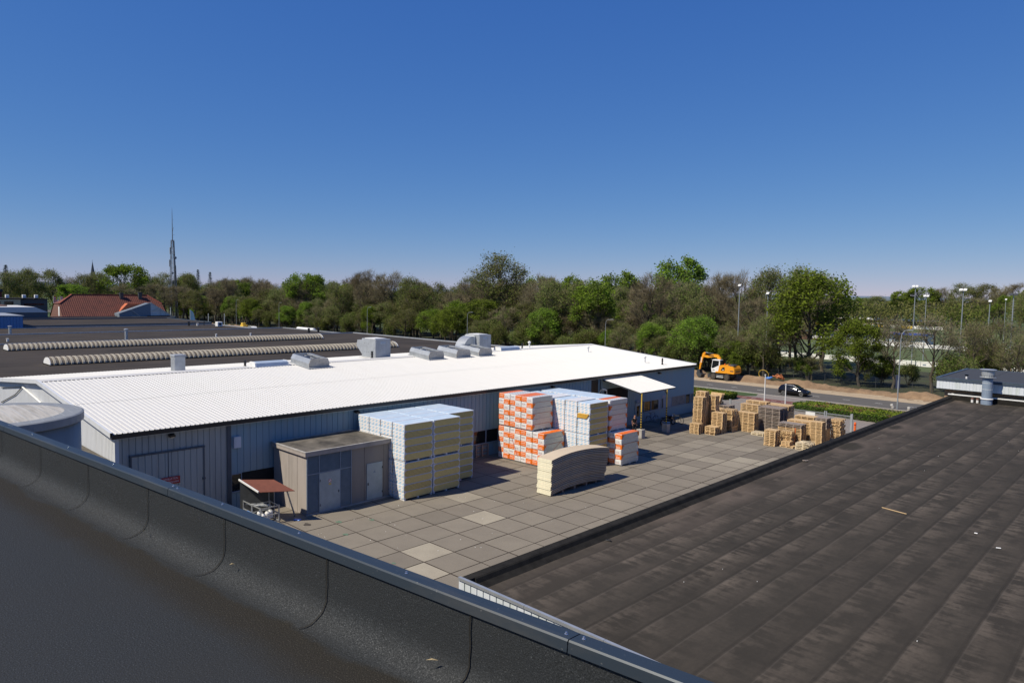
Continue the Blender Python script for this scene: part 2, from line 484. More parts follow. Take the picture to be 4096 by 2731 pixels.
def coping_mat():
    t = NT('anthracite_coping')
    n = t.noise(1.0, 5, 0.7, t.scaled((1.2, 9.0, 3.0)))
    sp = t.noise(60.0, 2, 0.6)
    c = t.mix(t.ramp(n, [(0.52, 0.0), (0.72, 0.35)]), (0.032, 0.044, 0.058), (0.10, 0.095, 0.085))
    c = t.mix(t.ramp(sp, [(0.70, 0.0), (0.76, 0.5)]), c, (0.2, 0.2, 0.19))
    t.color(c); t.rough(0.45); t.b.inputs['Metallic'].default_value = 0.2; t.b.inputs['Specular IOR Level'].default_value = 0.4
    return t.mat
m['coping'] = coping_mat()

def slab_mat():
    t = NT('concrete_slab')
    at = t.n('ShaderNodeAttribute', attribute_name='tint')
    big = t.noise(0.55, 6, 0.65); fine = t.noise(14.0, 5, 0.7); st = t.noise(1.7, 5, 0.7)
    base = t.ramp(at.outputs['Fac'], [(0.0, (0.13, 0.115, 0.095)), (0.45, (0.215, 0.190, 0.154)), (0.62, (0.25, 0.222, 0.178)), (1.0, (0.40, 0.36, 0.28))])
    c = t.mix(t.ramp(big, [(0.35, 0.0), (0.75, 0.55)]), base, t.mix(0.5, base, (0.10, 0.088, 0.075)))
    c = t.mix(t.ramp(fine, [(0.45, 0.0), (0.8, 0.35)]), c, (0.12, 0.108, 0.095))
    c = t.mix(t.ramp(st, [(0.62, 0.0), (0.80, 0.38)]), c, (0.38, 0.36, 0.32))
    t.color(c); t.rough(0.92); t.b.inputs['Specular IOR Level'].default_value = 0.15; t.bump(fine, 0.25, 0.01)
    return t.mat
m['slab'] = slab_mat()
m['joint'] = simple('dirt_joint', (0.045, 0.032, 0.025), 0.95, 0, 0.3, 3)

def asphalt():
    t = NT('asphalt')
    big = t.noise(0.6, 5, 0.6, t.scaled((0.15, 1.4, 1))); fine = t.noise(30, 4, 0.7)
    c = t.ramp(big, [(0.3, (0.100, 0.095, 0.090)), (0.7, (0.140, 0.134, 0.126))])
    c = t.mix(t.ramp(fine, [(0.4, 0.0), (0.8, 0.4)]), c, (0.07, 0.07, 0.07))
    t.color(c); t.rough(0.9); t.b.inputs['Specular IOR Level'].default_value = 0.1; return t.mat
m['asphalt'] = asphalt()
def paving(name, c1, c2):
    t = NT(name)
    b = t.n('ShaderNodeTexBrick'); b.inputs['Scale'].default_value = 4.0
    b.inputs['Color1'].default_value = (*c1, 1); b.inputs['Color2'].default_value = (*c2, 1)
    b.inputs['Mortar'].default_value = (*(x * 0.6 for x in c1), 1); b.inputs['Mortar Size'].default_value = 0.02
    t.l(t.co(), b.inputs['Vector'])
    n = t.noise(0.5, 5, 0.6)
    t.color(t.mix(t.ramp(n, [(0.35, 0.0), (0.7, 0.35)]), b.outputs['Color'], tuple(x * 0.75 for x in c1))); t.rough(0.9)
    return t.mat
m['paving'] = paving('grey_brick_paving', (0.235, 0.205, 0.185), (0.265, 0.235, 0.21))
m['bike'] = paving('red_cycle_paving', (0.155, 0.060, 0.050), (0.18, 0.075, 0.062))
def sandy(name, a, b, c3, sc=0.8):
    t = NT(name)
    n = t.noise(sc, 7, 0.7); f = t.noise(9, 5, 0.7)
    c = t.ramp(n, [(0.28, a), (0.52, b), (0.75, c3)])
    t.color(t.mix(t.ramp(f, [(0.4, 0.0), (0.8, 0.4)]), c, tuple(x * 0.7 for x in a))); t.rough(0.95)
    t.bump(t.math('ADD', n, t.math('MULTIPLY', f, 0.4)), 0.6, 0.15)
    return t.mat
m['sand'] = sandy('pale_sand', (0.33, 0.25, 0.165), (0.42, 0.33, 0.22), (0.46, 0.37, 0.26), 0.5)
m['soil'] = sandy('brown_soil', (0.165, 0.105, 0.06), (0.25, 0.165, 0.095), (0.34, 0.235, 0.14), 0.6)
m['bare_ground'] = sandy('bare_ground', (0.13, 0.105, 0.06), (0.19, 0.15, 0.09), (0.25, 0.2, 0.13), 0.7)
def grassy(name, a, b, c3, sc=0.6):
    t = NT(name)
    n = t.noise(sc, 6, 0.7); f = t.noise(7, 5, 0.75)
    c = t.ramp(n, [(0.3, a), (0.5, b), (0.72, c3)])
    t.color(t.mix(t.ramp(f, [(0.35, 0.0), (0.75, 0.5)]), c, tuple(x * 0.55 for x in a))); t.rough(0.95)
    t.bump(f, 0.8, 0.08); return t.mat
m['grass'] = grassy('grass', (0.035, 0.062, 0.018), (0.055, 0.095, 0.025), (0.08, 0.12, 0.035), 0.05)
m['pitch'] = grassy('sports_turf', (0.070, 0.095, 0.030), (0.085, 0.115, 0.036), (0.10, 0.13, 0.042), 0.1)
m['floor_wood'] = grassy('woodland_floor', (0.028, 0.026, 0.013), (0.045, 0.05, 0.02), (0.05, 0.07, 0.022), 0.3)
def wood(name, a, b, c3):
    t = NT(name)
    oi = t.n('ShaderNodeObjectInfo')
    n = t.noise(1.0, 5, 0.6, t.scaled((3, 9, 9)))
    c = t.ramp(n, [(0.3, a), (0.7, b)])
    t.color(t.mix(t.math('MULTIPLY', oi.outputs['Random'], 0.65), c, c3)); t.rough(0.85); return t.mat
m['pallet_new'] = wood('fresh_pallet_wood', (0.56, 0.38, 0.19), (0.72, 0.52, 0.29), (0.45, 0.30, 0.15))
m['pallet_old'] = wood('grey_pallet_wood', (0.22, 0.185, 0.16), (0.33, 0.28, 0.24), (0.26, 0.20, 0.16))
m['pallet_white'] = wood('bleached_pallet_wood', (0.60, 0.50, 0.34), (0.76, 0.66, 0.47), (0.58, 0.48, 0.33))
m['bark'] = simple('bark', (0.075, 0.062, 0.045), 0.95, 0, 0.3, 6)
m['bark_pale'] = simple('pale_bark', (0.17, 0.145, 0.10), 0.95, 0, 0.3, 6)

def leaf(name, a, b, trans=0.35):
    t = NT(name)
    oi = t.n('ShaderNodeObjectInfo')
    n = t.noise(0.55, 3, 0.6)
    c = t.ramp(n, [(0.35, a), (0.65, b)])
    hv = t.n('ShaderNodeHueSaturation')
    t.l(t.math('ADD', 0.485, t.math('MULTIPLY', oi.outputs['Random'], 0.03)), hv.inputs['Hue'])
    t.l(t.math('ADD', 0.8, t.math('MULTIPLY', oi.outputs['Random'], 0.4)), hv.inputs['Value'])
    t.l(c, hv.inputs['Color'])
    d = t.n('ShaderNodeBsdfDiffuse'); tr = t.n('ShaderNodeBsdfTranslucent'); mx = t.n('ShaderNodeMixShader')
    t.l(hv.outputs[0], d.inputs[0]); t.l(hv.outputs[0], tr.inputs[0]); mx.inputs[0].default_value = trans
    t.l(d.outputs[0], mx.inputs[1]); t.l(tr.outputs[0], mx.inputs[2]); t.l(mx.outputs[0], t.out.inputs['Surface'])
    t.t.nodes.remove(t.b)
    return t.mat
m['leaf_bright'] = leaf('spring_leaves', (0.15, 0.235, 0.024), (0.235, 0.33, 0.042), 0.42)
m['leaf_mid'] = leaf('mid_green_leaves', (0.105, 0.150, 0.034), (0.155, 0.205, 0.050), 0.4)
m['leaf_olive'] = leaf('olive_buds', (0.150, 0.168, 0.055), (0.215, 0.225, 0.078), 0.35)
m['leaf_dark'] = leaf('dark_conifer_needles', (0.018, 0.035, 0.02), (0.028, 0.05, 0.028), 0.1)
m['twig'] = leaf('brown_twigs', (0.185, 0.160, 0.095), (0.255, 0.222, 0.140), 0.15)
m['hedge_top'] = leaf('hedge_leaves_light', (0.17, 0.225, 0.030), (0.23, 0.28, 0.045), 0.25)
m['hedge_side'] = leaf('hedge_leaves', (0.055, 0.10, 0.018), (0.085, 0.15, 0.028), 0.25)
m['hedge_brown'] = leaf('dry_hedge_shoots', (0.17, 0.10, 0.05), (0.22, 0.14, 0.07), 0.2)
from mathutils import noise as mnoise
def fbm(x, y, s=1.0, o=4):
    return mnoise.fractal(Vector((x * s, y * s, 3.7)), 1.0, 2.0, o)

def ribs(mb, p0, p1, z0, z1, pitch, groove, depth, m=0, mg=None):
    """ribbed cladding between two plan points; left to right as seen from outside; z1 may be a function of the distance"""
    p0 = Vector((p0[0], p0[1])); p1 = Vector((p1[0], p1[1]))
    L = (p1 - p0).length; d = (p1 - p0) / L; nrm = Vector((d.y, -d.x))
    zt = z1 if callable(z1) else (lambda t: z1)
    zb = z0 if callable(z0) else (lambda t: z0)
    n = max(1, int(round(L / pitch))); w = L / n
    prof = []
    for i in range(n):
        t = i * w
        prof += [(t, 0), (t + w - groove, 0), (t + w - groove * 0.7, -depth), (t + w - groove * 0.3, -depth)]
    prof.append((L, 0))
    V = []
    for t, dp in prof:
        q = p0 + d * t + nrm * dp
        V.append((q.x, q.y, zb(t))); V.append((q.x, q.y, zt(t)))
    base = len(mb.v); mb.v.extend(V)
    for i in range(len(prof) - 1):
        mb.f.append((base + 2 * i, base + 2 * i + 2, base + 2 * i + 3, base + 2 * i + 1))
        g = prof[i][1] < 0 and prof[i + 1][1] < 0
        mb.m.append(mg if (g and mg is not None) else m)

def corr(mb, xa, za, xb, zb, y0, y1, pitch, amp, m=0):
    """corrugated roof sheet running from eave (xa,za) to ridge (xb,zb)"""
    n = int((y1 - y0) / pitch) ; prof = []
    for i in range(n):
        for fx, fz in ((0.0, 0.0), (0.66, 0.0), (0.76, 1.0), (0.88, 1.0), (0.98, 0.0)):
            prof.append((y0 + (i + fx) * (y1 - y0) / n, fz * amp))
    prof.append((y1, 0.0))
    base = len(mb.v)
    for y, a in prof:
        mb.v.append((xa, y, za + a)); mb.v.append((xb, y, zb + a))
    for i in range(len(prof) - 1):
        mb.f.append((base + 2 * i, base + 2 * i + 2, base + 2 * i + 3, base + 2 * i + 1) if xa > xb else
                    (base + 2 * i, base + 2 * i + 1, base + 2 * i + 3, base + 2 * i + 2)); mb.m.append(m)

def sheet(x0, x1, y0, y1, z):
    b = MB(); b.add([(x0, y0, z), (x1, y0, z), (x1, y1, z), (x0, y1, z)], [(0, 1, 2, 3)]); return b

# =================================================================== ground and roads
struct('ground', sheet(-4000, 3000, -600, 6000, -0.30), m['grass'])
struct('yard_ground', sheet(-60, 70, -60, 46, -0.016), m['joint'])
# far ground is level with the yard but only starts beyond the road, so that sheets never share a plane
struct('verge', sheet(-420, 120, 46, 66.6, -0.055), m['grass'])
struct('entrance_paving', sheet(-15.5, 40, 45.2, 67.1, -0.040), m['paving'])
struct('road', sheet(-420, 120, 66.9, 74.5, -0.034), m['asphalt'])
b = MB()
for x in range(-400, 60, 4):
    x0 = x - 0.3
    b.add([(x0, 70.85, -0.028), (x0 + 0.92, 70.85, -0.028), (x0 + 0.92, 70.98, -0.028), (x0, 70.98, -0.028)], [(0, 1, 2, 3)])
x = -110.0
while x < -16.0:
    b.add([(x, 67.45, -0.028), (x + 0.75, 67.45, -0.028), (x + 0.75, 67.58, -0.028), (x, 67.58, -0.028)], [(0, 1, 2, 3)]); x += 1.25
struct('road_marking', b, m['white'])
b = MB(); b.box(-420, -13.2, 66.75, 66.95, -0.1, 0.06); b.box(5.4, 120, 66.75, 66.95, -0.1, 0.06); b.box(-13.2, 5.4, 66.75, 66.95, -0.1, 0.0)
struct('kerb', b, m['concrete'])
struct('cycle_path', sheet(-60, 60, 60.9, 63.2, -0.030), m['bike'])
b = MB()
for i in range(60):
    x0 = -40 + i * 1.35
    b.add([(x0, 62.0, -0.024), (x0 + 0.7, 62.0, -0.024), (x0 + 0.7, 62.1, -0.024), (x0, 62.1, -0.024)], [(0, 1, 2, 3)])
struct('cycle_path_marking', b, m['print_white'])
struct('sand_strip', sheet(-420, 120, 74.4, 80.5, -0.045), m['sand'])
struct('woodland_floor', sheet(-420, 140, 80.0, 122, -0.065), m['floor_wood'])
struct('sports_field', sheet(-420, 200, 122, 420, -0.075), m['pitch'])
b = MB()
for y in (136, 188):
    b.add([(-70, y, -0.066), (30, y, -0.066), (30, y + 0.25, -0.066), (-70, y + 0.25, -0.066)], [(0, 1, 2, 3)])
struct('pitch_marking', b, m['white'])

# soil thrown up beside the trench along the far side of the road
def mound(x0, x1, y0, y1, step, hf):
    b = MB(); nx = int((x1 - x0) / step) + 1; ny = int((y1 - y0) / step) + 1
    for i in range(nx):
        for j in range(ny):
            X = x0 + i * step; Y = y0 + j * step
            b.v.append((X, Y, hf(X, Y)))
    for i in range(nx - 1):
        for j in range(ny - 1):
            b.f.append((i * ny + j, (i + 1) * ny + j, (i + 1) * ny + j + 1, i * ny + j + 1)); b.m.append(0)
    return b
def heap(X, Y):
    c = 80.6 + 0.9 * fbm(X, 0, 0.12); w = 2.2 + 0.8 * fbm(X, 9, 0.2)
    u = max(0.0, 1 - abs(Y - c) / w)
    h = (0.62 + 0.55 * fbm(X, 4, 0.25)) * u * u * (3 - 2 * u)
    return max(-0.10, h + 0.16 * fbm(X, Y, 1.3) * (0.3 + u) - 0.06)
struct('soil_bank', mound(-60, 16, 77.6, 85.0, 0.28, heap), m['soil'])
struct('soil_bank', mound(-300, -60, 77.6, 85.5, 1.0, lambda X, Y: heap(X, Y) * 1.35), m['soil'])

# concrete slabs of the yard, 2 m square, each with its own tone
rng = random.Random(5)
light = {(-1, 0): 0.92, (0, -3): 0.90, (1, -4): 0.92, (-3, 1): 0.80, (1, 13): 0.80, (2, 13): 0.86, (0, 12): 0.74, (-1, 12): 0.70, (1, 12): 0.72, (0, 15): 0.70, (2, 12): 0.72}
verts = []; faces = []; tint = []
for ix in range(-7, 8):
    for iy in range(-14, 23):
        j = 0.030
        x0, x1, y0, y1 = ix * 2 + j, ix * 2 + 2 - j, iy * 2 + j, iy * 2 + 2 - j
        q = [rng.uniform(-0.012, 0.012) for _ in range(8)]
        dz = rng.uniform(-0.004, 0.004)
        o = len(verts)
        verts += [(x0 + q[0], y0 + q[1], dz), (x1 + q[2], y0 + q[3], dz), (x1 + q[4], y1 + q[5], dz), (x0 + q[6], y1 + q[7], dz)]
        faces.append((o, o + 1, o + 2, o + 3))
        t = 0.5 + rng.gauss(0, 0.055)
        if iy >= 10 and rng.random() < 0.3: t = rng.choice((0.25, 0.68))
        if ix <= -5: t -= 0.08
        tint.append(light.get((ix, iy), max(0.1, min(0.66, t))))
me = bpy.data.meshes.new('yard_slabs'); me.from_pydata(verts, [], faces)
at = me.attributes.new('tint', 'FLOAT', 'FACE'); at.data.foreach_set('value', tint)
me.materials.append(m['slab']); struct('yard_slabs', me, None)
# spills and stains on the slabs
b = MB(); rs = random.Random(3)
def blot(b, cx, cy, r, z, mi):
    n = 14; ph = rs.random() * 9
    V = [(cx + r * (1 + 0.3 * sin(3 * 2 * pi * k / n + ph) + rs.uniform(-.15, .15)) * cos(2 * pi * k / n), cy + r * 0.8 * (1 + rs.uniform(-.2, .2)) * sin(2 * pi * k / n), z) for k in range(n)]
    b.add(V, [tuple(range(n))], mi)
for cx, cy, r, mi in ((-5.2, -4.1, .16, 0), (-6.2, -5.7, .2, 0), (-4.1, -6.6, .18, 0), (1.1, -7.2, .12, 0), (-7.0, -7.3, .26, 1)):
    blot(b, cx, cy, r, 0.010, mi)
m['stain_green'] = simple('green_stain', (0.11, 0.17, 0.115), 0.9)
m['stain_dark'] = simple('oil_stain', (0.06, 0.05, 0.042), 0.8)
struct('yard_stain', b, [m['stain_green'], m['stain_dark']])
b = MB(); rs = random.Random(8)
for _ in range(46):
    x = -7.5 + rs.random() * 10; y = -8 + rs.random() * 26; r = rs.uniform(0.01, 0.035)
    b.box(x - r, x + r, y - r * .6, y + r * .6, 0.006, 0.012)
o = struct('yard_litter', b, m['white']); o['kind'] = 'stuff'

# =================================================================== white-roofed warehouse
S = 0.0877
def zf(x): return 5.53 + (-12.4 - x) * S            # front slope
ZR = zf(-27.8)
def zbk(x): return ZR - (-27.8 - x) * S              # back slope
wh = thing('warehouse', 'long blue-walled warehouse with white corrugated gable roof beside the concrete yard', 'warehouse', (-12.6, -15.5, 0))
b = MB(); corr(b, -12.3, zf(-12.3), -20.0, zf(-20.0), -15.75, 45.85, 0.275, 0.040)
corr(b, -19.85, zf(-19.85) + 0.012, -27.75, zf(-27.75) + 0.012, -15.75, 45.85, 0.275, 0.040)
part('front_roof', b, m['white_sheet'], wh, True)
b = MB(); corr(b, -44.2, zbk(-44.2), -27.85, zbk(-27.85), -15.75, 45.85, 0.275, 0.040)
part('back_roof', b, m['white_sheet'], wh, True)
b = MB()
b.add([(-27.2, -15.8, zf(-27.2) + .06), (-27.2, 45.9, zf(-27.2) + .06), (-27.8, 45.9, ZR + .085), (-27.8, -15.8, ZR + .085), (-28.4, -15.8, zbk(-28.4) + .06), (-28.4, 45.9, zbk(-28.4) + .06)],
      [(0, 1, 2, 3), (3, 2, 5, 4)])
part('ridge_cap', b, m['white_sheet'], wh, True)
b = MB(); b.box(-12.52, -12.22, -15.78, 45.95, 5.33, 5.50); b.box(-12.50, -12.24, -15.78, 45.95, 5.27, 5.33)
part('gutter', b, m['gutter'], wh, True)
b = MB(); b.box(-12.57, -12.30, -15.76, 45.9, 5.235, 5.262)
part('eave_strip', b, m['pale_sheet'], wh, True)
for yy in (-15.86, 45.86):
    b = MB()
    for xa, xb, fz in ((-12.3, -27.8, zf), (-27.8, -44.2, zbk)):
        b.add([(xa, yy, fz(xa) - .17), (xb, yy, fz(xb) - .17), (xb, yy, fz(xb) + .10), (xa, yy, fz(xa) + .10),
               (xa, yy + .16, fz(xa) - .17), (xb, yy + .16, fz(xb) - .17), (xb, yy + .16, fz(xb) + .10), (xa, yy + .16, fz(xa) + .10)],
              [(0, 1, 2, 3), (7, 6, 5, 4), (3, 2, 6, 7), (0, 4, 5, 1)])
    part('verge_trim', b, m['pale_sheet'], wh, True)
b = MB()
prof = [(-12.75, 0), (-12.75, 5.2), (-27.8, ZR - .12), (-43.4, 5.3), (-43.4, 0)]
b.prism([(x, z) for x, z in prof], 'y', -15.42, 45.7)
part('light_block_core', b, m['dark'], wh, True)  # unseen dark core, added to keep light out of the hall
b = MB()
ribs(b, (-43.6, -15.5), (-27.8, -15.5), 0, lambda t: zbk(-43.6 + t) - .04, 0.25, 0.05, 0.03)
ribs(b, (-27.8, -15.5), (-12.6, -15.5), 0, lambda t: zf(-27.8 + t) - .04, 0.25, 0.05, 0.03)
part('gable_wall', b, m['pale_sheet'], wh, True)
b = MB(); ribs(b, (-12.6, 45.8), (-43.6, 45.8), 0, 5.3, 0.25, 0.05, 0.03)
part('end_wall', b, m['blue_sheet'], wh, True)
b = MB(); ribs(b, (-12.6, -15.5), (-12.6, -9.42), 0, 5.4, 0.33, 0.07, 0.035)
part('grey_wall', b, m['grey_sheet'], wh, True, label='grey-blue ribbed wall with the sliding door')
b = MB(); b.box(-12.72, -12.52, -9.42, -9.18, 0, 5.4); part('column_trim', b, m['trim_blue'], wh, True)
b = MB(); b.box(-12.75, -12.56, -15.56, -15.36, 0, 5.35); part('corner_trim', b, m['pale_sheet'], wh, True)
b = MB()
ribs(b, (-12.6, -9.18), (-12.6, 26.4), 2.18, 5.4, 0.415, 0.035, 0.03)
ribs(b, (-12.6, 27.5), (-12.6, 28.5), 0, 5.4, 0.33, 0.04, 0.03)
ribs(b, (-12.6, 28.5), (-12.6, 32.6), 4.1, 5.4, 0.33, 0.04, 0.03)
ribs(b, (-12.6, 32.6), (-12.6, 33.95), 0, 5.4, 0.33, 0.04, 0.03)
ribs(b, (-12.6, 33.95), (-12.6, 35.4), 2.14, 5.4, 0.33, 0.04, 0.03)
ribs(b, (-12.6, 35.4), (-12.6, 46.0), 2.18, 5.4, 0.25, 0.035, 0.03)
ribs(b, (-12.6, -9.18), (-12.6, -8.5), 0, 1.05, 0.34, 0.035, 0.03)
ribs(b, (-12.6, -6.1), (-12.6, 26.4), 0, 1.05, 0.415, 0.035, 0.03)
ribs(b, (-12.6, 35.4), (-12.6, 46.0), 0, 1.05, 0.25, 0.035, 0.03)
part('blue_wall', b, m['blue_sheet'], wh, True)
b = MB(); b.box(-12.66, -12.53, -9.18, -8.5, 1.02, 1.09); b.box(-12.66, -12.53, -6.1, 26.4, 1.02, 1.09); b.box(-12.66, -12.53, 35.6, 46.0, 1.02, 1.09)
part('window_sill', b, m['frame'], wh, True)
def window(y0, y1, mat):
    f = MB()
    f.box(-12.66, -12.585, y0, y0 + .05, 1.09, 2.18); f.box(-12.66, -12.585, y1 - .05, y1, 1.09, 2.18)
    f.box(-12.66, -12.585, y0 + .05, y1 - .05, 2.12, 2.18)
    w = part('window', f, m['frame'], wh, True)
    g = MB(); g.box(-12.69, -12.63, y0 + .05, y1 - .05, 1.09, 2.12)
    part('pane', g, mat, w, True)
window(-9.18, -8.5, m['glass'])
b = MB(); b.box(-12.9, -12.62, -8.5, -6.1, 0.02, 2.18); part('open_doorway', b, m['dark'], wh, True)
for i in range(6): window(-6.1 + i * 2.83, -6.1 + (i + 1) * 2.83, m['glass'])
for y0, y1 in ((10.9, 12.3), (12.3, 13.75), (13.75, 16.5), (16.5, 19.3), (19.3, 22.1), (22.1, 24.9), (24.9, 26.4)): window(y0, y1, m['glass'])
for y0, y1, k in ((35.6, 37.0, 'glass'), (37.0, 38.5, 'glass'), (38.5, 39.1, 'pale_panel'), (39.1, 39.45, 'glass'), (39.45, 40.35, 'pale_panel'), (40.35, 41.2, 'pale_panel'), (41.2, 44.2, 'curtain'), (44.2, 45.2, 'glass'), (45.2, 45.95, 'curtain')):
    window(y0, y1, m[k])
b = MB(); ribs(b, (-12.52, -14.75), (-12.52, -10.86), 0.05, 4.1, 0.36, 0.08, 0.03)
sd = part('sliding_door', b, m['grey_sheet'], wh, True, label='grey-blue two-leaf sliding door')
b = MB(); b.box(-12.60, -12.48, -14.85, -10.76, 4.1, 4.2); b.box(-12.60, -12.49, -14.83, -14.75, 0, 4.1); b.box(-12.60, -12.49, -10.86, -10.79, 0, 4.1); b.box(-12.60, -12.50, -12.85, -12.81, 0.05, 4.1); b.box(-12.56, -12.46, -10.92, -10.76, 2.2, 2.32)
part('door_rail', b, m['trim_blue'], sd, True)
b = MB(); b.box(-12.62, -12.54, 33.98, 35.37, 0.03, 2.12)
dr = part('door', b, m['door_blue'], wh, True)
b = MB(); b.box(-12.545, -12.53, 34.2, 34.75, 0.75, 1.85); part('pane', b, m['glass'], dr, True)
b = MB(); b.box(-12.54, -12.47, 35.12, 35.2, 1.0, 1.05); part('handle', b, m['steel'], dr, True)
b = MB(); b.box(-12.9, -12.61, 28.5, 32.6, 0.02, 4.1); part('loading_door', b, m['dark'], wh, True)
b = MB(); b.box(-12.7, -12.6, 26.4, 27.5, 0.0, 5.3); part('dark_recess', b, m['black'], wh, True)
b = MB(); b.tube([(-12.5, 27.75, 0), (-12.5, 27.75, 5.3)], .05, 8); part('drain_pipe', b, m['trim_blue'], wh, True)
b = MB(); b.box(-12.6, -12.4, -9.05, -8.62, 3.78, 4.46); part('switch_box', b, m['pale_sheet'], wh, True, label='pale box high on the wall')
b = MB()
for p, q in (((-40.4, 5.08), (-33.2, 5.9)), ((-33.2, 5.9), (-35.5, 5.07)), ((-35.5, 5.07), (-40.6, 3.85))): b.tube([(p[0], -15.57, p[1]), (q[0], -15.57, q[1])], .035, 6)
part('conduit', b, m['chassis'], wh, True)
b = MB(); b.tube([(-32.9, -15.6, 5.9), (-27.7, -15.6, 5.35)], .07, 8); part('drain_pipe', b, m['white'], wh, True)

# flood lamps under the eave
for y, lb in ((-12.64, 'black flood lamp on grey-blue wall above the sliding door'), (-0.3, 'black flood lamp on blue wall above the white and blue packs'),
              (20.5, 'black flood lamp on blue wall behind the orange and white packs'), (38.3, 'black flood lamp on blue wall right of the canopy')):
    t = thing('flood_lamp', lb, 'lamp', (-12.6, y, 5.0), 0, 'flood lamps under the warehouse eave')
    b = MB(); b.obox((0.0, 0, .08), (.3, 0, .02), .30, .12); b.obox((.0, 0, -.02), (.12, 0, .0), .06, .06); part('housing', b, m['black'], t)
    b = MB(); b.obox((.19, 0, -.005), (.29, 0, -.025), .22, .07); part('lens', b, m['chrome'], t)

# signs on the wall
def sign(name, y0, y1, z0, z1, plate, ink, lines, label, x=-12.47):
    t = thing(name, label, 'sign', (x, y0, z0))
    b = MB(); b.box(0, .015, 0, y1 - y0, 0, z1 - z0); part('plate', b, plate, t)
    b = MB(); H = (z1 - z0) / (len(lines) + .35)
    for i, s in enumerate(lines):
        sz = min(H * 0.95, (y1 - y0) * .86 / text_width(s))
        b.text(s, sz, (.019, ((y1 - y0) - text_width(s) * sz) / 2, (z1 - z0) - H * (i + 1) + H * .08), (0, 1, 0), (0, 0, 1))
    part('lettering', b, ink, t)
    return t
m['sign_white_ink'] = simple('sign_white', (0.62, 0.55, 0.55), 0.6)
m['sign_pale'] = simple('pale_sign', (0.34, 0.37, 0.44), 0.6)
m['sign_blue_ink'] = simple('sign_blue_ink', (0.06, 0.08, 0.2), 0.6)
sign('warning_sign', -13.26, -12.22, 2.26, 2.68, m['sign_red'], m['sign_white_ink'], ['VRIJLATEN', 'DOORGANG'], 'red sign on the right leaf of the sliding door reading VRIJLATEN DOORGANG')
sign('warning_sign', -14.32, -13.28, 2.26, 2.68, m['sign_red'], m['sign_white_ink'], ['VRIJLATEN', 'DOORGANG'], 'red sign on the left leaf of the sliding door, mostly hidden by the parapet')
sign('door_sign', 34.03, 34.98, 2.2, 2.44, m['sign_pale'], m['sign_blue_ink'], ['MAGAZIJN'], 'pale sign with blue letters above the blue-grey door')
t = sign('gas_sign', 39.15, 39.75, 2.2, 2.5, m['sign_pale'], m['print_red'], ['GAS'], 'small pale sign with red letters above the windows right of the door', -12.56)

# things on the white roof
def roof_vent(y, label):
    t = thing('smoke_vent', label, 'roof vent', (-25.3, y, zf(-25.3)), 0, 'louvred smoke vents on the white roof')
    L = 3.05; W = 2.0; H = 0.82
    R = Matrix.Rotation(math.atan(S), 4, 'Y')
    def tr(b):
        b.v = [tuple(R @ Vector(p)) for p in b.v]; return b
    b = MB()
    prof = [(0.02, .1), (0.0, .45), (.16, H), (.30, H), (.30, .55), (.12, .1)]
    for sgn in (0, 1):
        pr = [(y_ if not sgn else W - y_, z_) for y_, z_ in prof]
        b.prism(pr, 'x', -L, -.02)
    part('side_panel', tr(b), m['steel'], t)
    b = MB(); end = [(0.02, .08), (0.0, .45), (.18, H - .02), (.34, H + .03), (W - .34, H + .03), (W - .18, H - .02), (W, .45), (W - .02, .08)]
    b.prism(end, 'x', -.05, 0.0); e = part('end_panel', tr(b), m['beige'], t)
    b = MB()
    for yy, zz in ((.16, .2), (W - .16, .2), (.6, .45), (1.0, .62), (1.35, .42), (W - .25, .3)): b.box(0.001, .012, yy - .025, yy + .025, zz - .02, zz + .02)
    part('screw_mark', tr(b), m['chassis'], e)
    b = MB(); b.prism(end, 'x', -L - .05, -L); part('end_panel', tr(b), m['steel'], t)
    b = MB(); b.box(-L, -.05, .28, W - .28, .40, .48)
    part('damper', tr(b), m['chassis'], t)
    b = MB(); b.box(-L, -.1, W - .46, W - .42, H - .14, H - .02); b.box(-L, -.1, W - .75, W - .72, .55, .68); b.box(-2.1, -2.05, .3, W - .42, .48, .75); b.box(-.9, -.85, .3, W - .42, .48, .75); b.box(-L, -L + 1.0, .28, W - .5, .50, .58)
    part('louvre_frame', tr(b), m['steel_grey'], t)
    b = MB(); b.box(-L - .1, .30, -.12, W + .12, .045, .11); part('flashing', tr(b), m['steel_grey'], t)
roof_vent(3.4, 'grey louvred smoke vent standing alone left on the white roof')
roof_vent(16.55, 'grey louvred smoke vent, leftmost of three together on the white roof')
roof_vent(20.2, 'grey louvred smoke vent, middle one of three on the white roof')
roof_vent(23.35, 'grey louvred smoke vent nearest the duct elbow, rightmost of three')

for y0, y1, lb in ((-0.45, 2.6, 'pale blue ridge rooflight left of the lone smoke vent'), (28.65, 31.8, 'pale blue ridge rooflight right of the farther air unit')):
    t = thing('ridge_rooflight', lb, 'rooflight', (-27.8, y0, ZR + .05), 0, 'rooflights on the white ridge')
    L = y1 - y0
    pr = [(.58, -.06), (.52, .26), (.32, .36), (-.32, .36), (-.52, .26), (-.58, -.06)]
    b = MB(); b.prism(pr, 'y', .12, L - .06); part('glazing', b, m['pale_blue_glass'], t)
    b = MB(); pr2 = [(u * 1.04, v * 1.05) for u, v in pr]; b.prism(pr2, 'y', 0, .12); b.prism(pr2, 'y', L - .06, L); b.box(-.66, .66, -.05, L + .05, -.09, -.05)
    part('end_cap', b, m['white'], t)

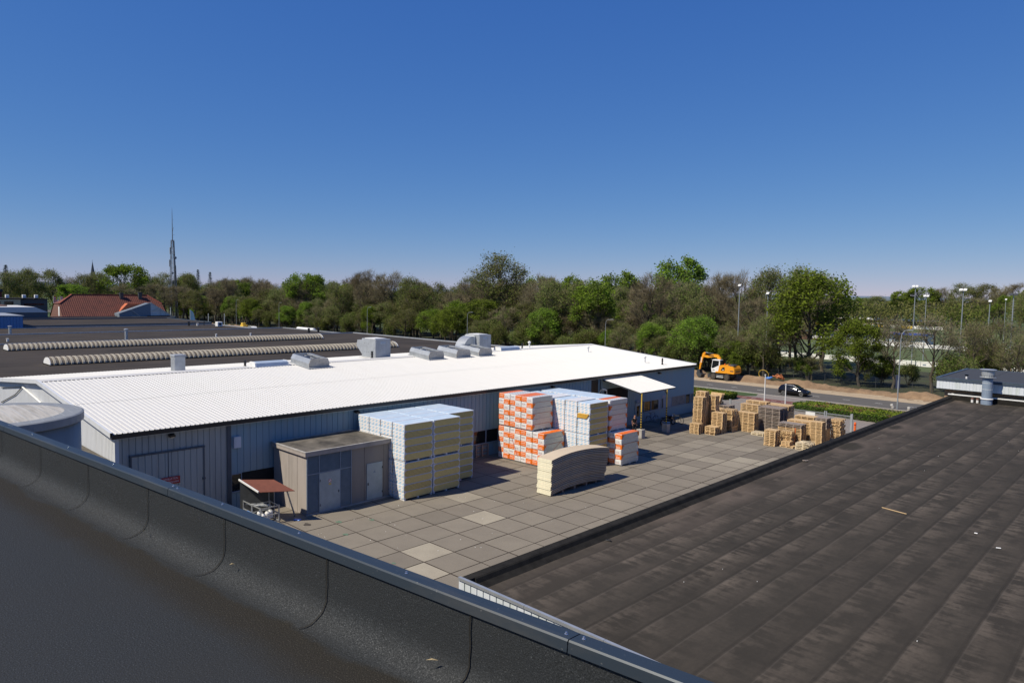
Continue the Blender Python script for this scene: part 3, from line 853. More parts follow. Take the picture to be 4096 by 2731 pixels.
def air_unit(y, label, elbow):
    t = thing('air_handling_unit', label, 'air unit', (-28.5, y, ZR - .02), 0, 'grey air units on the white ridge')
    W = 1.82; D = 2.35; H = 1.82
    b = MB(); b.bevbox(-D, 0, 0, W, .0, H, .03); body = part('casing', b, m['steel_grey'], t)
    b = MB(); b.box(-D + .4, -.25, .1, W - .35, H + .015, H + .07); part('lid', b, m['white'], body)
    b = MB(); b.box(.004, .012, .62, 1.2, H - .46, H - .24); lab = part('name_plate', b, m['pale_blue_glass'], t)
    b = MB(); b.text('MARK', .2, (.016, .68, H - .42), (0, 1, 0), (0, 0, 1)); part('lettering', b, m['frame'], lab)
    b = MB()
    for xx, zz in ((-1.9, .5), (-1.2, .5), (-1.55, .5), (-1.9, 1.35), (-1.2, 1.35)): b.box(xx - .03, xx + .03, -.012, -.003, zz - .025, zz + .025)
    part('vent_hole', b, m['chassis'], body)
    b = MB(); b.box(-D - .3, .15, -.15, W + .15, -.10, 0.0); part('plinth', b, m['white_sheet'], t)
    if not elbow:
        b = MB(); b.prism([(-D - .002, .25), (-D - .95, 1.05), (-D - .80, 1.62), (-D - .002, 1.66)], 'y', .02, W - .02)
        part('intake_hood', b, m['steel_grey'], t)
    else:
        b = MB(); n = 9; R0 = .42; R1 = 1.62; cy = -.25; cz = .05
        # quarter bend in the y-z plane
        for k in range(n):
            a0 = pi / 2 * k / n; a1 = pi / 2 * (k + 1) / n
            q = []
            for a, r in ((a0, R0), (a1, R0), (a1, R1), (a0, R1)):
                q.append((cy - r * sin(pi / 2 - a) , cz + r * sin(a)))
            b.prism(q, 'x', -D + .25, -.62)
        b.box(-D + .25, -.62, cy, 0.0, cz + R0, cz + R1)
        part('duct_elbow', b, m['steel'], t)
        b = MB(); b.box(-D + .2, -.57, cy - .03, cy + .03, cz + R0 - .05, cz + R1 + .05); part('duct_flange', b, m['white'], t)
air_unit(12.5, 'grey box air unit with sloped intake hood on the white ridge', False)
air_unit(26.5, 'grey box air unit with a curved duct elbow on the white ridge', True)

def pipe_vent(x, y, z, h, r, kind, label, group=None):
    t = thing('vent_pipe', label, 'vent pipe', (x, y, z), 0, group)
    mm = m['black'] if kind == 'black' else m['white']
    b = MB()
    if kind == 'black': b.lathe([(r * 1.9, -.03), (r * 1.6, .05), (r, .12), (r, h * .62), (r * 1.35, h * .66), (r * 1.35, h * .74), (r, h * .80), (r * .95, h)], 10)
    else: b.lathe([(r * 1.8, -.03), (r, .08), (r, h)], 10)
    part('pipe', b, mm, t)
    b = MB()
    if kind == 'black': b.lathe([(r * 1.3, h), (r * 1.3, h + .05), (r * .4, h + .09)], 10)
    else: b.lathe([(r * 1.1, h - .02), (r * 1.9, h + .02), (r * 1.9, h + .14), (r * .6, h + .24)], 10)
    part('cap', b, mm, t)
gp = 'vent pipes on the white roof'
pipe_vent(-28.0, -0.95, ZR, .48, .09, 'black', 'short black vent pipe left of the left ridge rooflight', gp)
pipe_vent(-28.2, 11.9, ZR, .62, .10, 'black', 'black vent pipe in front of the left air unit', gp)
pipe_vent(-28.2, 33.2, ZR, .55, .09, 'black', 'black vent pipe on the ridge right of the right rooflight', gp)
pipe_vent(-13.9, 41.1, zf(-13.9), .66, .085, 'black', 'black vent pipe near the far eave corner of the white roof', gp)
pipe_vent(-29.8, 36.2, zbk(-29.8), .62, .10, 'white', 'white capped vent pipe behind the far end of the ridge', gp)
pipe_vent(-23.3, 39.6, zf(-23.3), .52, .08, 'white', 'white capped vent pipe high on the far end of white roof', gp)
pipe_vent(-15.5, 40.0, zf(-15.5), .58, .08, 'white', 'white capped vent pipe left of the black one near the eave', gp)
t = thing('flue_box', 'square zinc flue box on the white ridge left of the rooflight', 'flue', (-30.3, -5.5, zbk(-30.3)))
b = MB(); b.bevbox(-.42, .42, -.42, .42, -.1, 1.18, .02); part('casing', b, m['steel'], t)
b = MB(); b.bevbox(-.46, .46, -.46, .46, 1.18, 1.34, .02); part('cap', b, m['steel_grey'], t)

# entrance canopy
t = thing('entrance_canopy', 'white corrugated canopy on two yellow and black posts over the warehouse door', 'canopy', (-12.5, 28.0, 0))
b = MB(); corr(b, -8.0, 4.30, -12.5, 5.17, 27.95, 34.2, 0.19, 0.03); cr = part('roof_sheet', b, m['white_sheet'], t, True)
b = MB(); b.obox((-8.05, 28.0, 4.24), (-8.05, 34.15, 4.24), .10, .10); b.obox((-12.45, 28.05, 5.06), (-8.05, 28.05, 4.22), .06, .12); b.obox((-12.45, 34.1, 5.06), (-8.05, 34.1, 4.22), .06, .12); b.obox((-10.3, 28.0, 4.66), (-10.3, 34.15, 4.66), .08, .10)
part('frame', b, m['chassis'], t, True)
for y in (28.12, 32.55):
    b = MB(); b.tube([(-7.95, y, .8), (-7.95, y, 4.2)], .06, 10)
    p = part('post', b, m['yellow'], t, True)
    b = MB()
    for k in range(7): b.tube([(-7.95, y, .9 + k * .24), (-7.95, y, 1.03 + k * .24)], .064, 10)
    part('black_band', b, m['black'], p, True)
    b = MB(); b.bevbox(-8.25, -7.65, y - .3, y + .3, 0, .85, .03); part('concrete_foot', b, m['concrete'], t, True)
b = MB(); b.obox((-7.95, 32.5, 3.8), (-7.95, 32.1, 4.2), .05, .05); b.obox((-7.95, 32.6, 3.8), (-8.4, 32.6, 4.25), .05, .05); part('brace', b, m['chassis'], t, True)

# transformer shed
t = thing('utility_shed', 'flat-roofed concrete panel shed with blue-grey doors against the warehouse', 'shed', (-8.4, -6.55, 0))
b = MB(); b.box(-12.4, -8.45, -6.5, -0.55, 0, 3.56); part('wall', b, m['shed_panel'], t, True)
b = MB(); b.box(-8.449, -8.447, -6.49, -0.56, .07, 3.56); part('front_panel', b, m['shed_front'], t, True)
b = MB(); b.box(-12.45, -8.30, -6.64, -0.44, 3.57, 3.80); part('roof_slab', b, m['shed_panel'], t, True)
b = MB(); b.box(-12.35, -8.42, -6.52, -0.56, 3.80, 3.815); part('roof_felt', b, m['shed_roof'], t, True)
b = MB(); b.box(-12.48, -12.36, -6.66, -0.42, 3.80, 3.86); b.box(-8.41, -8.28, -6.66, -0.42, 3.80, 3.86); b.box(-12.36, -8.41, -6.66, -6.53, 3.80, 3.86); b.box(-12.36, -8.41, -0.55, -0.42, 3.80, 3.86)
part('roof_edge', b, m['concrete'], t, True)
b = MB()
for x in (-11.5, -10.5, -9.5): b.box(x - .012, x + .012, -6.506, -6.495, 0, 3.56)
for y in (-2.42, -0.93): b.box(-8.455, -8.443, y - .012, y + .012, 0, 3.56)
part('panel_joint', b, m['shed_roof'], t, True)
def louvre(y0, y1, z0, z1):
    b = MB(); n = int((z1 - z0) / .055)
    for k in range(n):
        z = z0 + (z1 - z0) * k / n
        b.add([(-8.445, y0, z), (-8.445, y1, z), (-8.40, y1, z + .012), (-8.40, y0, z + .012), (-8.44, y1, z + .055), (-8.44, y0, z + .055)], [(0, 1, 2, 3), (3, 2, 4, 5)])
    part('louvre_panel', b, m['louvre'], t, True)
louvre(-6.44, -5.70, .12, 2.42); louvre(-6.44, -5.70, 2.50, 3.56); louvre(-5.64, -4.24, 2.50, 3.56); louvre(-4.18, -3.45, .12, 2.42); louvre(-4.18, -3.45, 2.50, 3.56)
b = MB()
for y in (-6.47, -5.67, -4.21, -3.42): b.box(-8.445, -8.385, y - .025, y + .025, .05, 3.56)
b.box(-8.445, -8.386, -6.445, -5.695, 2.42, 2.49); b.box(-8.445, -8.386, -5.645, -4.235, 2.42, 2.49); b.box(-8.445, -8.386, -4.185, -3.445, 2.42, 2.49)
part('louvre_frame', b, m['frame'], t, True)
b = MB(); b.box(-8.445, -8.39, -5.64, -4.24, .08, 2.41); d = part('door', b, m['door_blue'], t, True)
b = MB(); b.box(-8.39, -8.36, -5.63, -5.60, .4, .55); b.box(-8.39, -8.36, -5.63, -5.60, 1.9, 2.05); b.box(-8.39, -8.35, -4.36, -4.32, 1.05, 1.2); part('hinge', b, m['chassis'], d, True)
b = MB(); b.prism([(-4.94 + .12 * cos(k * pi / 8), 1.86 + .12 * sin(k * pi / 8)) for k in range(16)], 'x', -8.388, -8.382); sg = part('warning_plate', b, m['white'], d, True)
b = MB()
for k in range(16):
    a0, a1 = k * pi / 8, (k + 1) * pi / 8
    b.add([(-8.379, -4.94 + r * cos(a), 1.86 + r * sin(a)) for a, r in ((a0, .09), (a1, .09), (a1, .115), (a0, .115))], [(0, 1, 2, 3)])
b.obox((-8.379, -5.0, 1.92), (-8.379, -4.88, 1.80), .004, .025); part('prohibition_ring', b, m['red'], sg, True)
b = MB(); b.box(-8.388, -8.382, -5.03, -4.85, 1.62, 1.70); part('notice_strip', b, m['yellow'], d, True)
b = MB(); b.box(-8.445, -8.40, -2.26, -1.07, .10, 2.43); d = part('door', b, m['door_blue'], t, True, label='narrower right-hand door')
b = MB(); b.box(-8.40, -8.37, -1.10, -1.05, 2.0, 2.12); b.box(-8.40, -8.37, -1.10, -1.05, .4, .52); b.box(-8.40, -8.36, -2.2, -2.14, 1.05, 1.2); part('hinge', b, m['chassis'], d, True)
b = MB(); b.add([(-8.396, -1.78, 1.8), (-8.396, -1.58, 1.8), (-8.396, -1.68, 1.98)], [(0, 1, 2)]); part('warning_plate', b, m['frame'], d, True)
b = MB(); b.box(-8.46, -8.36, -6.55, -0.45, 0, .07); part('base_strip', b, m['concrete'], t, True)

# lean-to roof and round tank by the gable
t = thing('lean_to', 'low mossy flat-roofed lean-to below the pale gable wall', 'outbuilding', (-13.0, -15.6, 0))
b = MB(); b.box(-34, -12.9, -19.0, -15.56, 0, 3.75); part('wall', b, m['concrete'], t, True)
b = MB(); b.box(-34.1, -12.8, -19.1, -15.54, 3.75, 3.9); part('roof', b, m['shed_roof'], t, True)
t = thing('storage_tank', 'round pale steel storage tank with shallow roof beside the gable wall', 'tank', (-9.65, -21.5, 0))
b = MB(); n = 48; r = 3.5
TZ = 1.1
prof = []
b.lathe([(r, 0), (r, 2.1), (r + .015, 2.12), (r, 2.14), (r, 4.2), (r + .015, 4.22), (r, 4.24), (r, 7.3)], n)
part('shell', b, streaky('stained_tank_steel', (0.25, 0.245, 0.23), (0.16, 0.135, 0.105), 0.75, 0.5, (0.9, 0.9, 0.12)), t, smooth=True)
b = MB(); b.lathe([(r + .10, 7.200), (r + .14, 7.220), (r + .14, 7.560), (r + .06, 7.600)], n); part('rim', b, simple('tank_rim', (0.22, 0.235, 0.25), .6), t)
b = MB(); b.lathe([(r + .05, 7.570), (.05, 7.720)], n); part('roof', b, streaky('weathered_tank_roof', (0.47, 0.45, 0.41), (0.20, 0.18, 0.14), 0.85, 0.7, (0.35, 4.5, 1)), t)
b = MB()
for k in range(-7, 8):
    x = k * .48; L = sqrt(max(0, r * r - x * x)); z0 = 7.600
    b.obox((-L, x, 7.587), (0, x, 7.727 - abs(x) / r * .13), .02, .012); b.obox((0, x, 7.727 - abs(x) / r * .13), (L, x, 7.587), .02, .012)
part('roof_seam', b, m['steel_grey'], t)
b = MB()
for k in range(40): b.box(r * cos(-.62) - .02, r * cos(-.62) + .03, r * sin(-.62) - .02, r * sin(-.62) + .02, .3 + k * .15, .33 + k * .15)
part('rivet', b, m['chassis'], t)
# =================================================================== flat-roofed hall on the right
RX, RY, RL = 14.55, -14.95, 54.3
t = thing('flat_roof_hall', 'hall with wide dark weathered felt roof along the right side of the yard', 'building', (RX, RY, 0))
b = MB(); N = 60; Mx = 46.0
rr = random.Random(4)
cols = [0.52 + (Mx - .52) * i / 60 for i in range(61)]; rows = [.3 + (RL - .3) * j / 70 for j in range(71)]
for x in cols:
    for y in rows: b.v.append((x, y, 5.25 + 0.022 * fbm(x, y, .35, 3) + .008 * max(0, 1 - abs((x / .98) % 1 - .04) / .06)))
for i in range(60):
    for j in range(70): b.f.append((i * 71 + j, (i + 1) * 71 + j, (i + 1) * 71 + j + 1, i * 71 + j + 1)); b.m.append(0)
part('roof_deck', b, m['bitumen_old'], t)
b = MB(); b.prism([(0.0, 5.2), (0.0, 5.50), (.05, 5.53), (.30, 5.51), (.34, 5.48), (.40, 5.36), (.60, 5.245), (.60, 5.2)], 'y', 0.3, RL)
b.prism([(0.0, 5.2), (0.0, 5.50), (.05, 5.53), (.30, 5.51), (.30, 5.2)], 'y', 0.0, 0.3)
b.prism([(0.02, 5.20), (0.02, 5.47), (.10, 5.47), (.16, 5.32), (.34, 5.245), (.34, 5.2)], 'x', 0.3, Mx)
part('upstand', b, m['bitumen_plain'], t)
b = MB()
x = 0.0
while x < Mx:
    b.box(x + .004, min(x + 2.5, Mx) - .004, -.06, .03, 5.485, 5.54); b.box(x + .004, min(x + 2.5, Mx) - .004, -.06, -.045, 5.46, 5.485); x += 2.5
part('coping', b, m['steel'], t)
b = MB(); ribs(b, (0.0, -.02), (Mx, -.02), 0.0, 5.475, 0.25, 0.035, 0.045, 0, 1)
part('gable_cladding', b, [m['fascia_sheet'], m['chassis']], t)
b = MB(); b.box(0.03, Mx, .06, RL, 0.0, 5.15); part('wall', b, m['brick_tan'], t)
b = MB()
for y in (6.0, 22.6): b.tube([(.62, y, 5.26), (.80, y, 5.30), (.72, y + .1, 5.22)], .035, 6)
part('drain_spout', b, m['black'], t)
# loose bits lying on that roof
b = MB(); b.obox((20.5, 1.92, 5.30), (21.42, 1.74, 5.29), .035, .02); single('wood_strip', b, m['pallet_new'], 'thin pale wooden strip lying on the dark felt roof', 'wood strip')
b = MB(); b.bevbox(-.05, .05, -.03, .03, 0, .03, .008); single('litter', b, m['white'], 'tiny white scrap on the dark felt roof, nearer the wooden strip', 'litter', (23.79, 1.13, 5.27))
b = MB(); b.bevbox(-.07, .07, -.025, .025, 0, .03, .008); single('litter', b, m['white'], 'tiny white scrap on the dark felt roof, farther right', 'litter', (24.65, -.06, 5.27), .4)
b = MB(); b.bevbox(-.14, .14, -.05, .05, 0, .05, .01); single('wood_scrap', b, m['pallet_old'], 'grey wood scrap lying at the roof upstand above the yard', 'wood scrap', (15.25, 7.7, 5.27), .9)
b = MB()
for _ in range(22):
    x = rr.uniform(16, 34); y = rr.uniform(-13, 30); s = rr.uniform(.004, .010); b.box(x - s, x + s, y - s, y + s, 5.262, 5.285)
o = struct('roof_litter', b, m['white']); o['kind'] = 'stuff'
# ventilation stack and two stubs
t = thing('exhaust_stack', 'thick blue-grey exhaust stack with louvred cap on the dark felt roof', 'exhaust stack', (17.45, 38.55, 5.25))
b = MB(); b.lathe([(.40, 0), (.40, .42), (.36, .44), (.36, 2.25)], 20); part('pipe', b, simple('stack_blue_grey', (0.24, 0.30, 0.38), .5, .1, .1), t, smooth=False)
b = MB(); b.lathe([(.37, .40), (.45, .42), (.45, .47), (.37, .50)], 20); b.lathe([(.37, 1.2), (.375, 1.21), (.37, 1.22)], 20); b.lathe([(.37, 1.7), (.375, 1.71), (.37, 1.72)], 20); part('collar', b, m['white'], t)
b = MB(); b.lathe([(.38, 2.12), (.56, 2.16), (.56, 2.19), (.46, 2.22), (.46, 2.72), (.58, 2.76), (.58, 2.80), (.1, 2.84)], 20); cp = part('cap', b, m['steel'], t)
b = MB()
for k in range(20):
    a = 2 * pi * k / 20; b.obox((.465 * cos(a), .465 * sin(a), 2.24), (.465 * cos(a), .465 * sin(a), 2.36), .07, .01)
part('louvre', b, m['black'], cp)
for x, lb in ((16.42, 'left short white stub with red-brown top beside the exhaust stack'), (16.78, 'right short white stub with red-brown top beside the exhaust stack')):
    t = thing('roof_stub', lb, 'roof stub', (x, 38.9, 5.25), 0, 'white stubs on the dark felt roof')
    b = MB(); b.lathe([(.09, 0), (.09, .24)], 10); part('pipe', b, m['white'], t)
    b = MB(); b.lathe([(.10, .24), (.10, .36), (.07, .38)], 10); part('cap', b, m['brick_red'], t)

# lower building beyond it, with pale fascia
t = thing('fascia_building', 'low building with pale ribbed fascia and blue-grey roof edge behind the exhaust stack', 'building', (13.7, 39.5, 0))
b = MB(); ribs(b, (13.7, 39.5), (50, 39.5), 6.1, 6.8, .24, .04, .025); ribs(b, (13.7, 50.6), (13.7, 39.5), 6.1, 6.8, .24, .04, .025); ribs(b, (50, 50.6), (13.7, 50.6), 6.1, 6.8, .24, .04, .025)
part('fascia', b, m['fascia_sheet'], t, True)
b = MB(); b.box(13.62, 50, 39.42, 39.62, 6.8, 7.03); b.box(13.62, 13.86, 39.62, 50.7, 6.8, 7.03); b.box(13.86, 50, 50.5, 50.7, 6.8, 7.03)
part('roof_edge', b, m['trim_blue'], t, True)
b = MB(); b.box(13.86, 50, 39.62, 50.5, 6.7, 6.98)
for x in (16.9, 20.2, 23.5, 26.8): b.box(x - .03, x + .03, 39.62, 50.5, 6.98, 6.99)
part('roof', b, m['felt_blue'], t, True)
b = MB(); b.box(13.75, 50, 39.56, 50.5, 6.02, 6.1); part('soffit', b, m['chassis'], t, True)
b = MB(); b.box(14.2, 50, 40.0, 50.3, 0, 6.02); part('wall', b, m['brick_tan'], t, True)
b = MB(); b.box(14.6, 50, 39.30, 39.46, 5.66, 5.74); b.box(14.6, 50, 39.32, 39.5, 5.2, 5.66, 1); part('flashing', b, [m['white'], m['bitumen_plain']], t, True)
b = MB(); b.box(24.5, 34, 43.0, 49.5, 6.98, 8.05); rb_ = part('roof_box', b, m['felt_blue'], t, True)
b = MB(); b.box(24.4, 34.1, 42.9, 43.05, 8.05, 8.12); b.box(24.4, 24.55, 43.05, 49.6, 8.05, 8.12); b.box(24.7, 33, 43.3, 49, 8.06, 8.1); part('edge_trim', b, m['steel'], rb_, True)
b = MB(); b.lathe([(.07, 0), (.07, .22)], 8, (15.62, 40.5, 6.98)); b.lathe([(.09, .22), (.16, .36), (.05, .36)], 8, (15.62, 40.5, 6.98), m=1); part('vent_stub', b, [m['white'], m['black']], t, True)
b = MB(); b.tube([(14.9, 39.95, 5.62), (14.9, 39.6, 5.72)], .03, 6); b.lathe([(.14, 0), (.12, .08), (.03, .1)], 12, (14.9, 39.55, 5.66)); part('wall_lamp', b, m['white'], t, True)

# =================================================================== the roof the picture is taken from
ang = math.atan2(.1003, .99495)
FX = (CAM.x, CAM.y, 0)
fb = thing('high_building', 'tall building whose dark mineral-felt roof and upstand fill the lower left', 'building', FX, ang)
Zd = 11.80; Zt = CAM.z - 1.30; xa, xb = -34.0, 16.0
b = MB()
R_ = .135
prof = [(2.10 - R_ + R_ * sin(radians(q)), Zd + .001 + R_ * (1 - cos(radians(q)))) for q in (0, 6, 14, 25, 36, 47, 58, 69, 80)] + [(2.10, Zd + R_ + .01), (2.10, Zd + .20), (2.10, Zd + .26), (2.10, Zt + .01)]
seams = [-2.77 - .936 * k for k in range(-6, 20)]
def pt(x, k): return (x, prof[k][0] + .004 * fbm(x, k * .11, 2.2), prof[k][1])
nx = 260
for i in range(nx + 1):
    x = xa + (xb - xa) * i / nx
    for k in range(len(prof)): b.v.append(pt(x, k))
K = len(prof)
for i in range(nx):
    for k in range(K - 1): b.f.append((i * K + k, (i + 1) * K + k, (i + 1) * K + k + 1, i * K + k + 1)); b.m.append(0)
part('upstand', b, m['granules'], fb, smooth=True)
b = MB(); b.add([(xa, -22, Zd), (xb, -22, Zd), (xb, 2.02, Zd), (xa, 2.02, Zd)], [(0, 1, 2, 3)])
part('roof_deck', b, m['granules'], fb)
# lapped joints of the upstand felt
rs = random.Random(2)
for s in seams:
    if not (-16 < s < 4): continue
    b = MB()
    bend = rs.uniform(.012, .035); L = []
    for k in range(K):
        u = k / (K - 1); L.append((s - bend * (1 - u) ** 3 * 3 + rs.uniform(-.003, .003), k))
    def off(k):
        p = prof[k]; q = prof[min(k + 1, K - 1)]; r0 = prof[max(k - 1, 0)]; d = Vector((q[0] - r0[0], q[1] - r0[1])).normalized(); return Vector((p[0], p[1])) + Vector((-d.y, d.x)) * .007
    for (x0, k0), (x1, k1) in zip(L[:-1], L[1:]):
        w = .0035; p0 = off(k0); p1 = off(k1)
        b.add([(x0 - w, p0.x, p0.y), (x0 + w, p0.x, p0.y), (x1 + w, p1.x, p1.y), (x1 - w, p1.x, p1.y)], [(0, 1, 2, 3)])
    x0 = L[0][0]; p0 = off(0)
    if rs.random() < .0: b.add([(x0 - .004, p0.x, p0.y), (x0 + .004, p0.x, p0.y), (x0 - .10, 1.89, Zd + .005), (x0 - .108, 1.89, Zd + .005)], [(0, 1, 2, 3)])
    part('felt_joint', b, m['bitumen_plain'], fb)
b = MB(); b.box(xa, xb, 2.112, 2.155, 0, Zt + .02); b.box(xa, xb, -24, 2.112, 0, Zd - .05); part('wall', b, m['grey_sheet'], fb)
# metal coping in three-metre lengths
cj = [-1.36 - 3.0 * k for k in range(-5, 11)]
for j1, j0 in zip(cj[:-1], cj[1:]):
    b = MB()
    pr = [(2.088, Zt), (2.092, Zt + .040), (2.098, Zt + .046), (2.178, Zt + .038), (2.184, Zt + .034), (2.184, Zt - .05), (2.178, Zt - .05), (2.178, Zt + .02), (2.104, Zt + .028), (2.094, Zt)]
    b.prism(pr, 'x', j0 + .0025, j1 - .0025)
    part('coping', b, m['coping'], fb)
for j in cj:
    if not (-20 < j < 6): continue
    b = MB(); b.box(j - .05, j + .05, 2.094, 2.176, Zt + .012, Zt + .026); part('joint_plate', b, m['coping'], fb)
sc = []
for j in cj:
    sc += [j - .035, j + .035, j - .9, j - 1.7, j - 2.45]
for x in sc:
    if not (-14 < x < 3): continue
    y = 2.140 + rs.uniform(-.006, .006); z = Zt + .041
    b = MB(); b.lathe([(.0075, 0), (.0075, .002), (.0045, .0035), (.0042, .0085), (.002, .0095)], 10, (x, y, z)); part('screw', b, m['chrome'], fb)
b = MB()
for _ in range(26):
    x = rs.uniform(-9, 0); y = rs.uniform(2.10, 2.17); r = rs.uniform(.0015, .005)
    z = Zt + .0455 - (y - 2.098) * .1
    n = 7; b.add([(x + r * rs.uniform(.6, 1.4) * cos(k), y + r * .5 * rs.uniform(.6, 1.3) * sin(k), z) for k in [2 * pi * i / n for i in range(n)]], [tuple(range(n))])
o = part('bird_lime', b, m['white'], fb); o['kind'] = 'stuff'
# dead leaves and straws on the felt
def fpt(x, y): return (CAM.x + x * cos(ang) - y * sin(ang), CAM.y + x * sin(ang) + y * cos(ang))
m['dry_leaf'] = simple('dry_leaf', (0.34, 0.27, 0.15), .8); m['brown_leaf'] = simple('brown_leaf', (0.10, 0.06, 0.04), .8)
for (x, y, z, L, W, rz, mm, lb) in ((-2.0, 2.045, Zd + .10, .055, .008, .7, 'dry_leaf', 'pale dry straw on the upstand foot, lower centre'),
        (-3.55, 2.05, Zd + .11, .03, .008, 1.1, 'dry_leaf', 'small pale straw on the middle of the upstand foot'),
        (-4.55, 2.03, Zd + .08, .05, .006, 2.4, 'dry_leaf', 'thin bent straw on the upstand left of the middle'),
        (-1.72, 1.90, Zd + .004, .04, .022, .4, 'brown_leaf', 'small brown dead leaf in the dirt at the foot of the upstand')):
    wx_, wy_ = fpt(x, y); b = MB()
    b.add([(-L / 2, 0, 0), (0, -W / 2, .004), (L / 2, 0, .001), (0, W / 2, .005), (0, 0, .009)], [(0, 1, 4), (1, 2, 4), (2, 3, 4), (3, 0, 4), (0, 3, 2, 1)])
    single('dead_leaf' if 'leaf' in mm and mm != 'dry_leaf' else 'straw', b, m[mm], lb, 'leaf' if mm == 'brown_leaf' else 'straw', (wx_, wy_, z), rz)

# =================================================================== halls and houses to the left
def flat_hall(name, x0, x1, y0, y1, z, roofmat, wallmat, label, edge='steel', cat='hall', lip=.16):
    t = thing(name, label, cat, (x1, y1, 0))
    b = MB(); b.box(x0, x1, y0, y1, 0, z - .12); part('wall', b, wallmat, t, True)
    b = MB(); b.box(x0 + .2, x1 - .2, y0 + .2, y1 - .2, z - .12, z); part('roof', b, roofmat, t, True)
    b = MB(); b.box(x0, x1, y1 - .2, y1 + .05, z - .3, z + lip); b.box(x0 - .05, x0 + .2, y0, y1 - .2, z - .3, z + lip); b.box(x1 - .2, x1 + .05, y0, y1 - .2, z - .3, z + .02)
    part('roof_edge', b, m[edge], t, True)
    return t
flat_hall('felt_roof_hall', -86.5, -44.3, -40, 48.2, 5.30, m['bitumen_far'], m['blue_sheet'], 'wide hall with brown-black felt roof carrying two barrel rooflights', 'steel_grey')
flat_hall('felt_roof_hall', -109.5, -86.8, -40, 46.0, 5.25, m['bitumen_far'], m['blue_sheet'], 'hall with dark roof just beyond the barrel rooflights')
flat_hall('felt_roof_hall', -133.0, -109.8, -40, 41.5, 5.05, m['bitumen_far'], m['blue_sheet'], 'third dark flat roof with small white vent boxes', 'steel_grey')
flat_hall('felt_roof_hall', -160.0, -133.3, -40, 41.0, 5.52, m['bitumen_far'], m['blue_sheet'], 'dark flat roof with blue edge in front of the red farmhouse', 'trim_blue')
flat_hall('felt_roof_hall', -166.5, -160.3, -40, 43.2, 5.78, m['bitumen_far'], m['dark'], 'narrow dark roof with navy front directly below the red tiled roof', 'trim_blue')
for x0, lb in ((-55.2, 'nearer ribbed barrel rooflight on the brown-black roof'), (-76.2, 'farther ribbed barrel rooflight on the brown-black roof')):
    y0 = -9.0 if x0 > -60 else -8.6
    t = thing('barrel_rooflight', lb, 'rooflight', (x0, y0, 5.3), 0, 'barrel rooflights on the dark hall')
    w = 1.35; h = .78; n = 10; L = 43.2
    arc = [(w * cos(pi * k / n), h * sin(pi * k / n)) for k in range(n + 1)]
    b = MB(); N = 84
    for i in range(N):
        ya = L * i / N; d = L / N
        for u0, u1, s0, s1 in ((0, .5, 1, 1), (.5, .56, 1, 1.05), (.56, .94, 1.05, 1.05), (.94, 1.0, 1.05, 1)):
            for k in range(n):
                b.add([(arc[k][0] * s0, ya + d * u0, arc[k][1] * s0), (arc[k + 1][0] * s0, ya + d * u0, arc[k + 1][1] * s0), (arc[k + 1][0] * s1, ya + d * u1, arc[k + 1][1] * s1), (arc[k][0] * s1, ya + d * u1, arc[k][1] * s1)], [(3, 2, 1, 0)], 0 if u0 < .5 else 1)
    part('vault', b, [simple('dirty_polycarbonate', (0.15, 0.125, 0.09), .6, 0, .3, .6), simple('pale_rib', (0.36, 0.325, 0.25), .6, 0, .2, .8)], t)
    b = MB(); b.prism([(u, v) for u, v in arc], 'y', -.06, 0.0); part('end_cap', b, m['white'], t)
    b = MB(); b.prism([(u * 1.06, v * 1.06) for u, v in arc], 'y', L, L + .1); part('end_cap', b, m['white'], t)
    b = MB(); b.box(-w - .08, w + .08, -.1, L + .1, -.02, .10); part('kerb', b, m['bitumen_plain'], t)
for (x, y, h, r, k, lb) in ((-89.2, 9.1, 1.75, .22, 'steel', 'tall zinc roof pipe in front of the red farmhouse'), (-112.3, -1.4, 1.4, .22, 'steel', 'zinc roof pipe at the left picture edge'),
        (-93.2, -5.3, .5, .14, 'white', 'small white roof vent lower left on the second dark roof'), (-89.6, 23.2, .5, .13, 'white', 'small white roof vent right of the tall zinc pipe'),
        (-89.1, 29.0, .5, .13, 'white', 'small white roof vent farthest right on the second dark roof'), (-92.1, 42.0, .9, .2, 'black', 'black roof vent near the corner beside the white trailer'), (-92.4, 44.2, .9, .2, 'black', 'black roof vent nearest the roof corner beside the white trailer'),
        (-126.5, 33.2, .95, .2, 'black', 'dark roof vent left of the white roof cabinet'), (-126.4, 35.0, .5, .2, 'white', 'low white roof vent between the dark vent and the cabinet'), (-126.6, 36.5, .9, .08, 'black', 'thin black roof pipe beside the white cabinet')):
    t = thing('roof_pipe', lb, 'roof pipe', (x, y, 5.22), 0, 'roof pipes on the dark halls')
    b = MB(); b.lathe([(r, 0), (r, h * .88)], 10); part('pipe', b, m[k], t)
    b = MB(); b.lathe([(r * 1.5, h * .88), (r * 1.5, h * .95), (r * .5, h)], 10); part('cap', b, m[k], t)
t = thing('roof_cabinet', 'white cooling cabinet standing on the third dark roof', 'cabinet', (-123.0, 38.2, 5.05))
b = MB(); b.bevbox(-.6, .6, -.55, .55, .1, 1.1, .05); part('casing', b, m['white'], t)
b = MB(); b.prism([(.3 * cos(k * pi / 6), .6 + .3 * sin(k * pi / 6)) for k in range(12)], 'x', .605, .63); part('fan_grille', b, m['chassis'], t)
b = MB()
for y in (-.4, .4): b.box(-.5, .5, y - .08, y + .08, 0, .1)
part('foot', b, m['chassis'], t)
